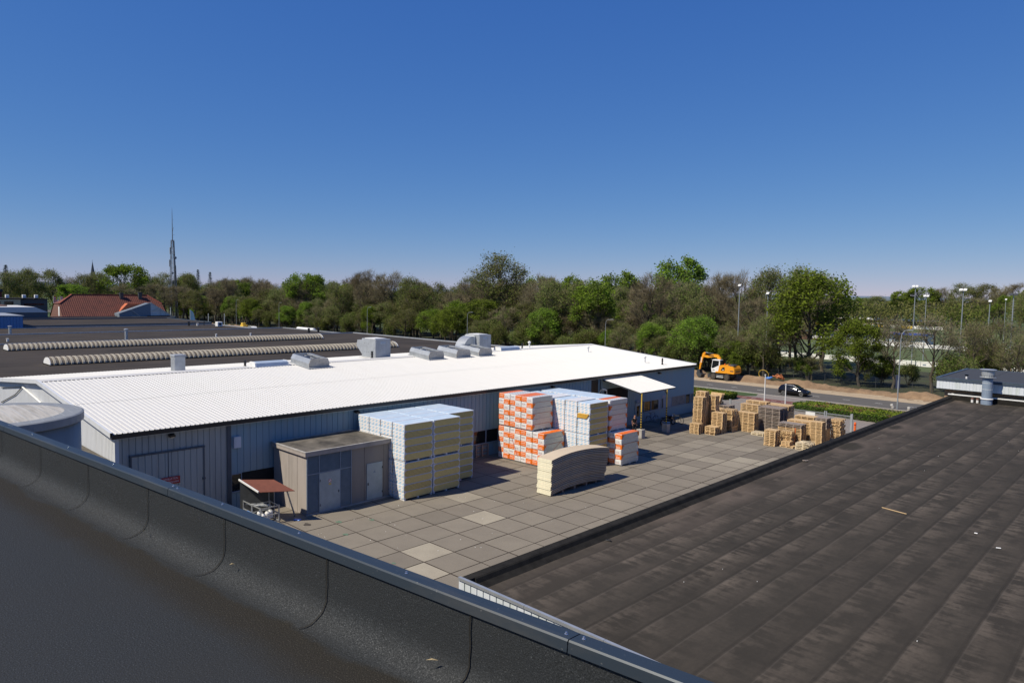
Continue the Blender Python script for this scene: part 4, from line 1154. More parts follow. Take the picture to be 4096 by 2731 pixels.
# grey hall with white roof, blue hall, offices at the far left
t = thing('blue_hall', 'bright blue ribbed hall at the left picture edge', 'hall', (-133, 4.6, 0))
b = MB(); ribs(b, (-133, -30), (-133, 4.6), 0, 7.35, .5, .08, .05); b.box(-150, -133.1, -30, 4.5, 0, 7.3); part('wall', b, streaky('bright_blue_sheet', (0.09, 0.22, 0.44), (0.10, 0.2, 0.36), .5), t, True)
b = MB(); b.prism([(-30, 7.9), (-30, 8.05), (4.8, 7.5), (4.8, 7.35)], 'x', -150, -132.9); part('roof', b, m['steel_grey'], t, True)
t = thing('white_roof_hall', 'grey hall with white sloping roof left of the red farmhouse', 'hall', (-163, 15.6, 0))
b = MB(); b.box(-180, -163, -30, 15.4, 0, 7.1); part('wall', b, streaky('slate_grey_sheet', (0.085, 0.10, 0.125), (0.08, 0.09, 0.1), .4), t, True)
b = MB(); b.prism([(15.6, 7.1), (13.0, 8.35), (-30, 8.35), (-30, 7.1)], 'x', -181, -162.8)
part('roof', b, m['white_sheet'], t, True)
b = MB(); b.box(-177, -170, -20, 9, 8.35, 8.6); part('rooflight', b, m['brick_red'], t, True)
b = MB(); b.box(-162.98, -162.9, -4, -1.4, 6.2, 6.7); b.box(-162.98, -162.9, 2.0, 5.0, 6.2, 6.7); part('window', b, m['glass'], t, True)
t = thing('cream_office', 'cream two-storey office block behind the white-roofed hall', 'office', (-196, 17, 0))
b = MB(); b.box(-215, -196, -30, 16.8, 0, 9.55); part('wall', b, simple('cream_brick', (0.50, 0.42, 0.30), .8), t, True)
for y in (14.2, 11.4, 8.2, 5.2, 2.2):
    b = MB(); b.box(-196.02, -195.9, y - 1.0, y + 1.0, 8.2, 9.0); part('window', b, m['glass'], t, True)
b = MB(); b.box(-215.2, -195.8, -30, 17.0, 9.55, 9.75); part('roof', b, m['bitumen_plain'], t, True)
t = thing('dark_office', 'charcoal office block with white roof units behind the white-roofed hall', 'office', (-198, 23.5, 0))
b = MB(); b.box(-215, -198, 17.2, 23.4, 0, 9.5); part('wall', b, simple('charcoal_wall', (0.075, 0.075, 0.085), .7), t, True)
b = MB(); b.box(-197.98, -197.9, 18, 22.6, 8.0, 8.35); part('window', b, m['glass'], t, True)
b = MB(); b.box(-215.2, -197.8, 17.1, 23.6, 9.5, 9.7); part('roof', b, m['bitumen_plain'], t, True)
for i, (y, lb) in enumerate(((12.4, 'first'), (14.6, 'second'), (18.4, 'third'), (21.2, 'last'))):
    t = thing('roof_unit', 'small white roof unit on the far offices, %s from the left' % lb, 'roof unit', (-200, y, 9.72), 0, 'white units on the far office roofs')
    b = MB(); b.bevbox(-.45, .45, -.4, .4, .12, 1.0, .06); part('casing', b, m['white'], t); b = MB(); b.box(-.4, .4, -.35, .35, 0, .12); part('foot', b, m['chassis'], t)
t = thing('dark_red_house', 'dark red brick house at the far left edge', 'house', (-225, 18, 0))
b = MB(); b.box(-240, -225, -20, 18, 0, 11.2); part('wall', b, simple('oxblood_brick', (0.12, 0.02, 0.022), .85), t, True)
b = MB(); b.box(-240, -224.8, -20, 18.2, 11.2, 12.0); part('roof', b, m['felt_blue'], t, True)
# farmhouse
XE, XR = -167.5, -174.0
t = thing('farmhouse', 'large old farmhouse with a long red tiled half-hipped roof and chimneys', 'house', (XE, 20.5, 0))
b = MB()
y0, y1, ze, zr, yh0, yh1, zh = 19.8, 43.8, 5.6, 11.15, 23.2, 40.9, 8.9
XB = 2 * XR - XE
fr = (zh - ze) / (zr - ze)
xh = XE + (XR - XE) * fr; xhb = XB + (XR - XB) * fr
V = [(XE, y0 - .3, ze), (XE, y1 + .2, ze), (xh, y1, zh), (XR, yh1, zr), (XR, yh0, zr), (xh, y0, zh), (XB, y0, ze), (XB, y1, ze), (xhb, y1, zh), (xhb, y0, zh)]
b.add(V, [(0, 1, 2, 3, 4, 5), (7, 6, 9, 4, 3, 8), (5, 4, 9), (2, 8, 3)])
rf_ = part('roof', b, m['tiles'], t, True)
b = MB()
for p, q in (((XR, yh0, zr), (XR, yh1, zr)), ((XR, yh0, zr), (xh, y0, zh)), ((XR, yh1, zr), (xh, y1, zh))): b.obox((p[0], p[1], p[2] + .05), (q[0], q[1], q[2] + .05), .35, .25)
part('ridge_tiles', b, simple('ridge_tile', (0.24, 0.06, 0.035), .8, 0, .25, 3), rf_, True)
b = MB(); b.prism([(XE - .4, 0), (XE - .4, ze - .1), (xh, zh - .15), (xhb, zh - .15), (XB + .4, ze - .1), (XB + .4, 0)], 'y', y0 + .15, y1 - .15); part('wall', b, m['brick_red'], t, True)
b = MB(); b.box(-172.6, -171.6, y0 + .10, y0 + .16, 5.9, 8.2); part('window', b, m['white'], t, True)
for y, zt in ((34.4, 11.75), (38.9, 11.95)):
    b = MB(); b.box(XR + .5, XR + 1.3, y - .4, y + .4, 9.9, zt); b.box(XR + .42, XR + 1.38, y - .48, y + .48, zt - .15, zt - .02); part('chimney', b, m['chassis'], rf_, True)
t = thing('annex', 'grey sheeted annex with asymmetric gable and white end in front of the farmhouse', 'annex', (-164.5, 31.2, 0))
b = MB(); b.prism([(31.2, 5.0), (31.2, 6.6), (38.6, 9.25), (38.6, 5.0)], 'x', -168.4, -164.6); part('grey_gable', b, streaky('annex_sheet', (0.17, 0.21, 0.25), (0.15, 0.17, 0.2), .5), t, True)
b = MB(); b.prism([(38.6, 5.0), (38.6, 9.25), (43.3, 6.1), (43.3, 5.0)], 'x', -168.4, -164.55); part('white_gable', b, simple('annex_white', (0.62, 0.61, 0.57), .7), t, True)
b = MB(); b.obox((-164.5, 31.0, 6.6), (-164.5, 38.6, 9.36), .12, .16); b.obox((-164.5, 38.6, 9.36), (-164.5, 43.5, 6.05), .12, .2); b.obox((-164.45, 38.7, 7.4), (-164.45, 41.6, 7.4), .08, .08); b.obox((-164.45, 39.2, 7.4), (-164.45, 41.0, 8.2), .08, .08); b.obox((-164.45, 41.0, 6.0), (-164.45, 41.0, 7.7), .08, .08); b.obox((-164.45, 42.2, 6.0), (-164.45, 42.2, 6.9), .08, .08)
b.obox((-164.45, 33.9, 7.6), (-164.45, 36.0, 5.9), .12, .12); b.obox((-164.45, 34.0, 5.9), (-164.45, 36.0, 5.9), .1, .1)
part('frame', b, m['steel'], t, True)
b = MB(); b.prism([(32.5, 7.05), (34.4, 9.1), (38.0, 9.05)], 'x', -170.5, -168.4); part('tiled_roof', b, m['tiles_new'], t, True)
b = MB(); b.box(-166.4, -163.8, 37.8, 43.4, 4.5, 6.05); part('dark_lean_to', b, simple('navy_sheet', (0.018, 0.022, 0.032), .6), t, True)
# banners and flags
def banner(x, y, zb, zt, col, label, sail=False, w=.75):
    t = thing('banner', label, 'banner', (x, y, 0))
    b = MB(); b.tube([(0, -.05, 0), (0, -.05, zt + .1)], .05, 6); part('pole', b, m['white'], t)
    b = MB()
    n = 8
    for k in range(n):
        z0 = zb + (zt - zb) * k / n; z1 = zb + (zt - zb) * (k + 1) / n
        wa = w if not sail else w * (1 - (k / n) ** 2) ** .5 if k < n else 0; wb = w if not sail else w * max(0, (1 - ((k + 1) / n) ** 2)) ** .5
        o0 = .08 * sin(k * 1.2); o1 = .08 * sin((k + 1) * 1.2)
        b.add([(o0, 0, z0), (o0 * .5, wa, z0), (o1 * .5, wb, z1), (o1, 0, z1), (o0 + .02, 0, z0), (o0 * .5 + .02, wa, z0), (o1 * .5 + .02, wb, z1), (o1 + .02, 0, z1)], [(0, 1, 2, 3), (7, 6, 5, 4), (1, 5, 6, 2)])
    c = part('cloth', b, col, t)
    return t, c
for x, y, zb, zt, lb in ((-190, 23.0, 7.9, 10.5, 'orange vertical banner, left of the two beside the farmhouse'), (-190, 24.6, 8.6, 10.45, 'orange vertical banner, right of the two beside the farmhouse')):
    t, c = banner(x, y, zb, zt, m['orange'], lb, w=.62)
    b = MB()
    for k in range(4): b.box(.10, .12, .15, .48, zb + .3 + k * (zt - zb) / 4.6, zb + .3 + k * (zt - zb) / 4.6 + .25)
    part('lettering', b, m['white'], c)
t = thing('flag', 'white flag hanging between the two orange banners', 'flag', (-190.5, 23.7, 0))
b = MB(); b.tube([(0, .5, 0), (0, .5, 10.3)], .05, 6); part('pole', b, m['white'], t)
b = MB(); b.add([(0, -.1, 9.2), (0.1, .45, 9.9), (0, .45, 8.8), (.1, -.1, 8.6)], [(0, 1, 2, 3)]); part('cloth', b, simple('pale_flag', (.5, .48, .55), .8), t)
banner(-193.5, 60, 2.2, 6.6, simple('pale_blue_flag', (0.55, 0.68, 0.74), .7), 'pale blue sail flag standing by the roadside sand', True, 1.5)
for x, y, h, lb in ((-209.2, 60, 6.8, 'white flag pole nearest the grey annex'), (-180.3, 60, 5.7, 'thin white flag pole right of the pale blue sail flag'), (-169.5, 60, 6.0, 'white flag pole by the sand, farthest right of three')):
    t = thing('flag_pole', lb, 'flag pole', (x, y, 0), 0, 'bare flag poles along the far road')
    b = MB(); b.lathe([(.09, 0), (.07, h)], 8); part('pole', b, m['white'], t); b = MB(); b.lathe([(.10, h), (.10, h + .08), (.02, h + .14)], 8); part('cap', b, m['white'], t)
# =================================================================== wrapped insulation packs
def blue_wrap():
    t = NT('white_blue_wrap')
    x, y, z = t.xyz()
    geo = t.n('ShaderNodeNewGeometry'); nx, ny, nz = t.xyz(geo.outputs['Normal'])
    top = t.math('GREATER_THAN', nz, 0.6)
    v = t.math('ADD', z, t.math('MULTIPLY', y, 1.0))
    u = t.math('DIVIDE', t.math('ADD', x, 0.06), 0.36)
    fu = t.math('SUBTRACT', t.math('FRACT', u), 0.5)
    w = t.math('ADD', t.math('DIVIDE', v, 0.205), t.math('MULTIPLY', fu, -0.75))
    fv = t.math('SUBTRACT', t.math('FRACT', w), 0.5)
    mu = t.math('LESS_THAN', t.math('ABSOLUTE', fu), 0.30)
    mv = t.math('LESS_THAN', t.math('ABSOLUTE', fv), 0.24)
    loz = t.math('MULTIPLY', mu, mv)
    dots = t.math('MULTIPLY', t.math('LESS_THAN', t.math('ABSOLUTE', fv), 0.06), t.math('GREATER_THAN', t.math('SINE', t.math('MULTIPLY', u, 90.0)), -0.2))
    loz = t.math('MULTIPLY', loz, t.math('SUBTRACT', 1.0, t.math('MULTIPLY', dots, 0.7)))
    hatch = t.math('MULTIPLY', t.math('LESS_THAN', t.math('ABSOLUTE', fu), 0.36), t.math('GREATER_THAN', t.math('SINE', t.math('MULTIPLY', w, 31.0)), 0.2))
    n = t.noise(5, 4, 0.6)
    c = t.mix(t.math('MULTIPLY', hatch, 0.22), (0.78, 0.745, 0.725), (0.60, 0.59, 0.60))
    c = t.mix(t.math('MULTIPLY', loz, t.ramp(n, [(0.2, 0.7), (0.6, 1.0)])), c, (0.27, 0.52, 0.74))
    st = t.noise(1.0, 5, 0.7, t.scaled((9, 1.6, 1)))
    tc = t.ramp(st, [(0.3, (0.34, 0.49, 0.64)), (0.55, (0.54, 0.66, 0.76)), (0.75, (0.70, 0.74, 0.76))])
    c = t.mix(t.math('MULTIPLY', top, 0.8), c, tc)  # top: printed streaks, with sky reflection painted in as blue
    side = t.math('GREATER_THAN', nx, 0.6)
    c = t.mix(side, c, (0.68, 0.67, 0.68))  # unprinted side film, its shade put into the grey
    t.color(c); t.rough(0.38); t.bump(t.noise(6, 4, 0.6), 0.35, 0.02)
    return t.mat
m['blue_wrap'] = blue_wrap()
def wool(name, rib):
    t = NT(name)
    x, y, z = t.xyz()
    n = t.noise(7, 5, 0.65, t.scaled((1, 1, 4)))
    c = t.ramp(n, [(0.3, (0.60, 0.455, 0.165)), (0.7, (0.74, 0.59, 0.24))])
    if rib:
        f = t.math('FRACT', t.math('DIVIDE', t.math('ADD', z, t.math('MULTIPLY', t.noise(1.2, 2), 0.03)), 0.083))
        c = t.mix(t.ramp(f, [(0.0, 1.0), (0.20, 0.85), (0.34, 0.0)]), c, (0.15, 0.105, 0.035))
    t.color(c); t.rough(0.95); return t.mat
m['wool'] = wool('mineral_wool', False); m['wool_rib'] = wool('mineral_wool_sheets', True)
m['foot_white'] = simple('white_pallet_foot', (0.60, 0.61, 0.64), .7)
m['wool_yellow'] = simple('fresh_yellow_wool', (0.62, 0.36, 0.055), .95, 0, .2, 6)  # deep yellow boards of the torn pack
def film(name, c, bump=.35):
    t = NT(name); n = t.noise(4, 5, 0.6)
    t.color(t.ramp(n, [(0.3, tuple(v * .9 for v in c)), (0.7, c)])); t.rough(0.35); t.bump(n, bump, .03); return t.mat
m['film_white'] = film('white_film', (0.76, 0.75, 0.74)); m['film_orange'] = film('orange_film', (0.83, 0.175, 0.012))
def foam():
    t = NT('cream_foam_boards')
    x, y, z = t.xyz()
    f = t.math('FRACT', t.math('DIVIDE', t.math('ADD', z, t.math('MULTIPLY', y, 0.012)), 0.103))
    n = t.noise(3, 4, .6)
    c = t.ramp(n, [(.3, (0.64, 0.62, 0.49)), (.7, (0.74, 0.72, 0.58))])
    t.color(t.mix(t.ramp(f, [(0.0, 0.8), (0.07, 0.5), (0.12, 0.0)]), c, (0.13, 0.13, 0.09))); t.rough(.85); return t.mat
m['foam'] = foam()

def stadium(L, h, cy, cz, n=7):
    r = h / 2; P = []
    for k in range(n + 1):
        a = -pi / 2 + pi * k / n; P.append((cy + L / 2 - r + r * cos(a) * 1.0, cz + r * sin(a)))
    for k in range(n + 1):
        a = pi / 2 + pi * k / n; P.append((cy - L / 2 + r + r * cos(a), cz + r * sin(a)))
    return P

def wool_pack(W, L, H, rib, feet, name_label):
    t = thing('mineral_wool_pack', name_label, 'insulation pack')
    b = MB(); b.bevbox(0.01, W - .01, 0.01, L - .01, 0.004, H - .004, .022)
    p = [(part('wrapping', b, m['blue_wrap'], t), [])]
    b = MB(); b.prism(stadium(L * .955, H * .86, L / 2, H * .49), 'x', W - .012, W - .004)
    p.append((part('open_end', b, m['wool_rib' if rib else 'wool'], t), []))
    if feet:
        for y in (.05, L / 2 - .06, L - .17):
            b = MB(); b.box(0.02, W - .015, y, y + .12, -.10, .004)
            p.append((part('foot', b, m['foot_white'], t), []))
    return t, p

def pir_pack(W, L, H, flip, feet, label):
    t = thing('foam_board_pack', label, 'insulation pack')
    b = MB(); b.box(0.012, W - .012, 0.012, L - .012, 0.01, H - .012)
    p = [(part('boards', b, m['foam'], t), [])]
    b = MB()
    b.bevbox(0.0, W, 0.0, .10, 0.0, H, .03); b.bevbox(0.0, W, L - .10, L, 0.0, H, .03)
    b.box(0.004, W - .004, .10, L - .10, H - .012, H - .002)
    # film gathered to a point on the long side
    for y0, s in ((.10, 1), (L - .10, -1)):
        b.add([(W + .002, y0, H * .55), (W + .002, y0, H - .01), (W + .002, y0 + s * .3, H - .02)], [(0, 1, 2)] if s > 0 else [(0, 2, 1)])
    wr = part('wrapping', b, m['film_white'], t)
    x0, x1 = (W * .48, W + .004) if not flip else (-.004, W * .48)
    b = MB(); b.box(x0, x1, -.006, .09, .035, H - .03); b.box(x0, x1, .02, L - .02, H - .004, H + .004); b.box(x0, x1, L - .09, L + .006, .035, H - .03)
    if not flip: b.add([(W + .006, .09, .06), (W + .006, .09, H - .03), (W + .006, .36, H - .06)], [(0, 1, 2)]); b.add([(W + .006, L - .09, .06), (W + .006, L - .09, H - .03), (W + .006, L - .30, H - .06)], [(0, 2, 1)])
    op = part('orange_panel', b, m['film_orange'], t)
    xo = x0 + .07
    b = MB()
    if flip: b.text('Eurothane', .10, (xo, -.009, .10), (1, 0, 0), (0, 0, 1))
    else: b.text('Eurothane', .10, (xo, -.009, H - .2), (1, 0, 0), (0, 0, 1))
    zz = (.28, .24) if flip else (.15, .11, .07)
    for z in zz: b.box(xo, xo + .42, -.010, -.007, z, z + .018)
    pw = part('white_print', b, m['print_white'], op)
    xw = .07 if not flip else W * .48 + .08
    b = MB(); z = .24 if not flip else .16
    b.text('RECTICEL', .085, (xw, -.004, z), (1, 0, 0), (0, 0, 1))
    for k in range(8): b.box(.1 if not flip else W * .55, .5 if not flip else W * .93, .15 + k * .29, .19 + k * .29, H - .001, H + .003)
    pb = part('black_print', b, m['print_black'], wr)
    b = MB(); b.box(xw, xw + .40, -.004, -.001, z - .045, z - .03); pr = part('red_line', b, m['print_red'], wr)
    p += [(wr, [pb, pr]), (op, [pw])]
    if feet:
        for y in (.1, L / 2, L - .25):
            b = MB(); b.box(0.02, W - .02, y, y + .12, -.08, .002); p.append((part('foot', b, m['foot_white'], t), []))
    return t, p

used = {}
def place(key, maker, loc, label, group, rz=0.0):
    if key not in used:
        t, p = maker(label); used[key] = (t, p); t.location = loc; t.rotation_euler = (0, 0, rz); t['group'] = group; t['label'] = label
        return t
    t, p = used[key]
    c = copy_tree(t, p, label, loc, rz); c['group'] = group
    return c

rg = random.Random(12)
def layer_words(k, n): return '%s from ground' % ORD[k + 1] if k < n - 1 else 'topmost'
# --- stack A beside the shed
xA = [-12.02, -10.73, -9.43, -8.12]; yA = [-0.5, 1.93, 4.40]
colA = ['wall-side', 'second', 'third', 'front']; rowA = ['near', 'middle', 'far']
for ix in range(4):
    for iy in range(3):
        if ix == 3 and iy == 2: continue
        for k in range(10):
            if not (ix == 3 or iy == 0 or iy == 2 or k == 9): continue
            z = .10 + .474 * k if k < 5 else .10 + .474 * k + .125
            rib = (k % 2 == 1) if k < 5 else (k % 2 == 0)
            if iy == 2 and k > 5: rib = (k % 2 == 1)
            feet = k in (0, 5)
            lb = '%s white-blue wool pack, %s, %s column, %s row, stack beside the shed' % ('ribbed-end' if rib else 'smooth-end', layer_words(k, 10), colA[ix], rowA[iy] if ix < 3 else ('near' if iy == 0 else 'far'))
            yo = -0.09 if (iy == 1 and ix == 3 and False) else 0
            place(('A', rib, feet), lambda l, r=rib, f=feet: wool_pack(1.25, 2.38, .47, r, f, l), (xA[ix] + rg.uniform(-.02, .02), yA[iy] + rg.uniform(-.025, .025) + yo, z), lb, 'white and blue packs stacked beside the shed')
# --- stack B among the orange packs
xB = [-11.62, -10.36, -9.10, -7.84, -6.58, -5.30]; yB = [15.15, 17.98]
colB = ['first', 'second', 'third', 'fourth', 'fifth', 'front']
for ix in range(6):
    for iy in range(2):
        if iy == 1 and ix == 5: continue
        for k in range(12):
            if not ((iy == 0 and ix >= 3) or k == 11 or (iy == 1 and ix == 4)): continue
            z = .10 + .404 * k + (.10 if k >= 6 else 0)
            torn = (ix == 5 and iy == 0 and k == 9)
            rib = k in (1, 3, 5, 6, 8, 10, 11)
            feet = k in (0, 6)
            lb = '%s white-blue wool pack, %s, %s column, %s row, behind the orange packs' % ('torn-open' if torn else ('ribbed-end' if rib else 'smooth-end'), layer_words(k, 12), colB[ix], 'near' if iy == 0 else 'far')
            o = place(('B', rib, feet, torn), lambda l, r=rib, f=feet: wool_pack(1.22, 2.38, .40, r, f, l), (xB[ix] + rg.uniform(-.02, .02), yB[iy] + rg.uniform(-.02, .02), z), lb, 'white and blue packs stacked behind the orange ones')
            if torn:
                for q in range(4):
                    b = MB(); b.bevbox(.03 + .03 * q, 1.17 - .07 * (3 - q), -.06 - .012 * q, .3, .02 + q * .092, .105 + q * .092, .012); part('loose_board', b, m['wool_yellow'], o)
                b = MB(); b.add([(-.02, -.02, .38), (-.12, -.09, .2), (.04, -.12, -.02), (.03, -.02, .05)], [(0, 1, 2, 3)]); b.add([(1.18, -.02, .12), (1.24, -.12, .05), (1.12, -.1, -.06)], [(0, 1, 2)]); part('torn_film', b, m['film_white'], o)
b = MB(); b.bevbox(0, 1.2, 0, 2.42, 0, .045, .01)
single('cover_board', b, m['film_white'], 'flat white board lying on the white and blue packs behind', 'board', (-6.55, 15.14, 5.055))
b = MB(); b.bevbox(0, 1.15, 0, 2.3, 0, .04, .01)
single('cover_board', b, m['film_white'], 'flat white board lying beside the orange-topped columns', 'board', (-9.0, 15.2, 5.055))
# --- orange packs
colO = ['leftmost', 'second', 'third', 'fourth']
def opk(i, k, x, y, z, H, lb, grp, fl):
    feet = k in (0, 6)
    place(('O', fl, feet, H), lambda l, f=fl, ft=feet, h=H: pir_pack(1.20, 2.40, h, f, ft, l), (x + rg.uniform(-.015, .015), y + rg.uniform(-.03, .03), z), lb, grp, rg.uniform(-.008, .008))
for i in range(4):
    for k in range(12 if i < 3 else 6):
        z = .08 + .43 * k + (.10 if k >= 6 else 0)
        fl = (i + k) % 2 == 1
        opk(i, k, -11.42 + 1.245 * i, 12.6, z, .425, '%s orange-white board pack, %s, %s column of the left orange block' % ('orange-left' if fl else 'orange-right', layer_words(k, 12 if i < 3 else 6), colO[i]), 'orange and white packs, left block', fl)
for k in range(12):
    z = .08 + .407 * k + (.08 if k >= 6 else 0)
    opk(0, k, -5.25, 17.72, z, .40, 'orange-white board pack, %s in the tall right-hand column by the canopy' % layer_words(k, 12), 'orange and white packs, tall right column', k % 2 == 1)
for k in range(6):
    opk(0, k, -4.0, 17.62, .08 + .407 * k, .40, 'orange-white board pack, %s in the low right-hand column beside the cream boards' % layer_words(k, 6), 'orange and white packs, low right column', k % 2 == 0)
for p, q, lb in (((-10.0, 12.56, 2.05), (-9.2, 12.55, .45), 'red strap end hanging down the front of the second orange column'), ((-6.44, 12.9, .7), (-6.44, 14.7, 1.9), 'red strap running diagonally over the cream side of the fourth column')):
    b = MB(); b.tube([p, tuple((Vector(p) + Vector(q)) / 2 + Vector((.0, -.02, .03))), q], .012, 5); single('strap', b, m['strap_red'], lb, 'strap')

# --- cream sandwich boards, bowed
m['board_end'] = simple('cream_foam_edge', (0.80, 0.76, 0.57), .85, 0, .08, 5)
m['board_top'] = simple('tan_board_face', (0.56, 0.46, 0.33), .6, 0, .05, 1)
m['board_side'] = simple('shaded_board_side', (0.47, 0.395, 0.30), .6, 0, .1, 2)  # tan facing, darkened in colour for the shaded side
m['board_gap'] = simple('dark_board_groove', (0.11, 0.088, 0.065), .8, 0, .1, 2)  # groove colour darkened to deepen the shade between boards
NB = 20; T = .119
def arch(y, k):
    return .27 * (1 - ((y - 2.75) / (2.85 if y < 2.75 else 3.35)) ** 2)
for k in range(NB):
    lower = k < 13
    x0 = rg.uniform(-.02, .02) + (0 if lower else .03) + .02 * sin(k * 1.3); y0 = rg.uniform(-.02, .02) + (0 if lower else .02); L = 5.92 + .028 * k + rg.uniform(-.02, .02)
    b = MB(); n = 22; W = 1.22
    sec = [(0.0, .004), (0.0, T * .30), (-.018, T * .40), (-.018, T * .62), (0.0, T * .72), (0.0, T - .004), (W + .02, T - .006), (W + .022, T * .60), (W - .02, T * .46), (W - .02, T * .25), (W - .005, T * .18), (W, .004)]
    base = 0; ns = len(sec)
    for i in range(n + 1):
        y = L * i / n
        for u, v in sec: b.v.append((x0 + u, y0 + y, v + arch(y, k)))
    for i in range(n):
        for j in range(ns):
            j2 = (j + 1) % ns
            mi = 1 if j == 5 else (3 if 7 <= j <= 9 else 2)
            b.f.append((i * ns + j, i * ns + j2, (i + 1) * ns + j2, (i + 1) * ns + j)); b.m.append(mi)
    b.f.append(tuple(range(ns))[::-1]); b.m.append(0); b.f.append(tuple(n * ns + j for j in range(ns))); b.m.append(0)
    single('sandwich_board', b, [m['board_end'], m['board_top'], m['board_side'], m['board_gap']], 'long bowed cream sandwich board, %s from the bottom of its free-standing pile' % ORD[k + 1] if k < 19 else 'long bowed cream sandwich board with tan face on top of its pile', 'building board', (-2.35, 7.25, .02 + T * k + (.02 if not lower else 0)), 0, 'bowed cream boards in one pile')
for i, y in enumerate((8.6, 9.9, 11.2, 12.3)):
    b = MB(); h = max(.04, arch(y - 7.25, 0) - .0); b.box(-2.3, -1.2, y - .07, y + .07, 0, h)
    single('bearer', b, m['pallet_old'], 'grey timber bearer under the cream boards, %s from the near end' % ORD[i + 1], 'timber bearer', (0, 0, 0), 0, 'timber bearers under the cream boards')

# =================================================================== pallets
def pallet(W, D, H, mat, messy, label):
    t = thing('pallet', label, 'pallet')
    rp = random.Random(int(W * 100 + D * 17))
    tb = .022
    b = MB(); n = max(5, int(W / .15))
    for i in range(n):
        bw = W / n * (.60 if messy else .84); x = (W - bw) * i / (n - 1)
        b.box(x, x + bw, rp.uniform(-.012, .012), D + rp.uniform(-.012, .012), H - tb, H)
    p = [(part('top_deck', b, mat, t), [])]
    k = 3 if W < 1.5 else 4
    xs = [(W - .12) * i / (k - 1) for i in range(k)]
    for y in (0, D / 2 - .05, D - .10):
        b = MB(); b.box(0, W, y, y + .10, 0, tb)
        for x in xs: b.box(x + .006, x + .112, y + .003, y + .097, tb, H - 2 * tb)
        b.box(0, W, y, y + .10, H - 2 * tb, H - tb - .0005)
        p.append((part('runner', b, mat, t), []))
    return t, p
def place_pallet(W, D, H, mk, messy, loc, rz, label, group):
    key = ('P', W, D, H, mk, messy)
    if key not in used:
        t, p = pallet(W, D, H, m[mk], messy, label); used[key] = (t, p); t.location = loc; t.rotation_euler = (0, 0, rz); t['group'] = group
        return t
    t, p = used[key]; c = copy_tree(t, p, label, loc, rz); c['group'] = group
    return c
N_, O_, W_ = 'pallet_new', 'pallet_old', 'pallet_white'
#  x, y, W, D, H, n, material, messy, first individual layer, phrase
stacks = [
 (-6.13, 33.9, 1.0, .85, .142, 7, N_, 0, 0, 'short stack before the tall tower'),
 (-6.48, 35.0, 1.0, .85, .143, 24, N_, 0, 0, 'tall tower nearest the motorbike'),
 (-6.85, 36.1, 1.05, .80, .143, 27, N_, 0, 20, 'tallest tower behind the other tower'),
 (-5.95, 37.0, .95, .80, .143, 24, N_, 0, 18, 'tower right behind the tall towers'),
 (-4.93, 34.7, 1.1, 1.0, .150, 5, N_, 0, 0, 'low front stack right of the towers'),
 (-4.95, 36.0, 1.2, .90, .142, 14, N_, 0, 0, 'shoulder-high stack behind the low front stack'),
 (-4.75, 37.6, 1.25, 1.3, .142, 15, N_, 1, 4, 'untidy slatted stack left of the wide pile'),
 (-3.68, 38.9, 1.85, .95, .136, 14, N_, 0, 0, 'wide pale stack left of the grey stack'),
 (-2.15, 40.4, 2.25, 1.9, .142, 17, O_, 0, 0, 'big weathered grey stack'),
 (-4.25, 40.8, 1.9, 1.0, .144, 17, N_, 0, 13, 'stack behind the wide pale stack'),
 (-4.45, 42.3, 2.2, 1.0, .146, 18, N_, 0, 16, 'rearmost pale stack below the left flagpole'),
 (-2.65, 42.6, 2.6, 1.5, .144, 17, N_, 0, 13, 'rear stack below the right flagpole'),
 (-1.65, 37.85, 1.25, 1.0, .150, 2, W_, 1, 0, 'low pair before the grey stack'),
 (1.34, 34.1, 1.05, 1.05, .157, 9, N_, 0, 0, 'waist-high front stack'),
 (2.42, 35.3, .95, .80, .150, 9, N_, 1, 0, 'shaded stack behind the waist-high one'),
 (1.62, 36.4, 2.2, 1.2, .140, 11, N_, 0, 0, 'wide stack with orange strap'),
 (4.05, 37.8, 1.1, .90, .116, 18, N_, 0, 0, 'slim tall stack by the roof edge'),
 (3.92, 39.4, 1.05, 1.0, .140, 16, O_, 0, 9, 'brown stack behind the slim tall one'),
 (4.98, 40.4, .90, 1.2, .142, 15, N_, 1, 2, 'crooked stack by the gate'),
 (2.60, 34.62, 1.2, .85, .140, 1, N_, 0, 0, 'base under the three tiny pallets'),
 (4.0, 34.6, 1.3, 1.1, .145, 4, W_, 1, 0, 'jumbled bleached heap at the roof edge'),
 (1.05, 41.6, 1.9, 1.2, .142, 13, N_, 0, 10, 'rear stack before the white gate panel'),
 (1.65, 38.5, 2.15, 1.1, .142, 13, N_, 0, 9, 'wide stack behind the strapped one'),
 (-7.6, 40.8, 1.0, 1.2, .142, 11, N_, 0, 7, 'rear stack right of the towers'),
 (-7.65, 42.6, 1.3, 1.3, .142, 12, O_, 0, 8, 'grey rear stack before the fence'),
 (-8.85, 42.6, 1.3, 1.0, .142, 14, N_, 0, 9, 'stack under the leaning pallets'),
]
hid = MB()
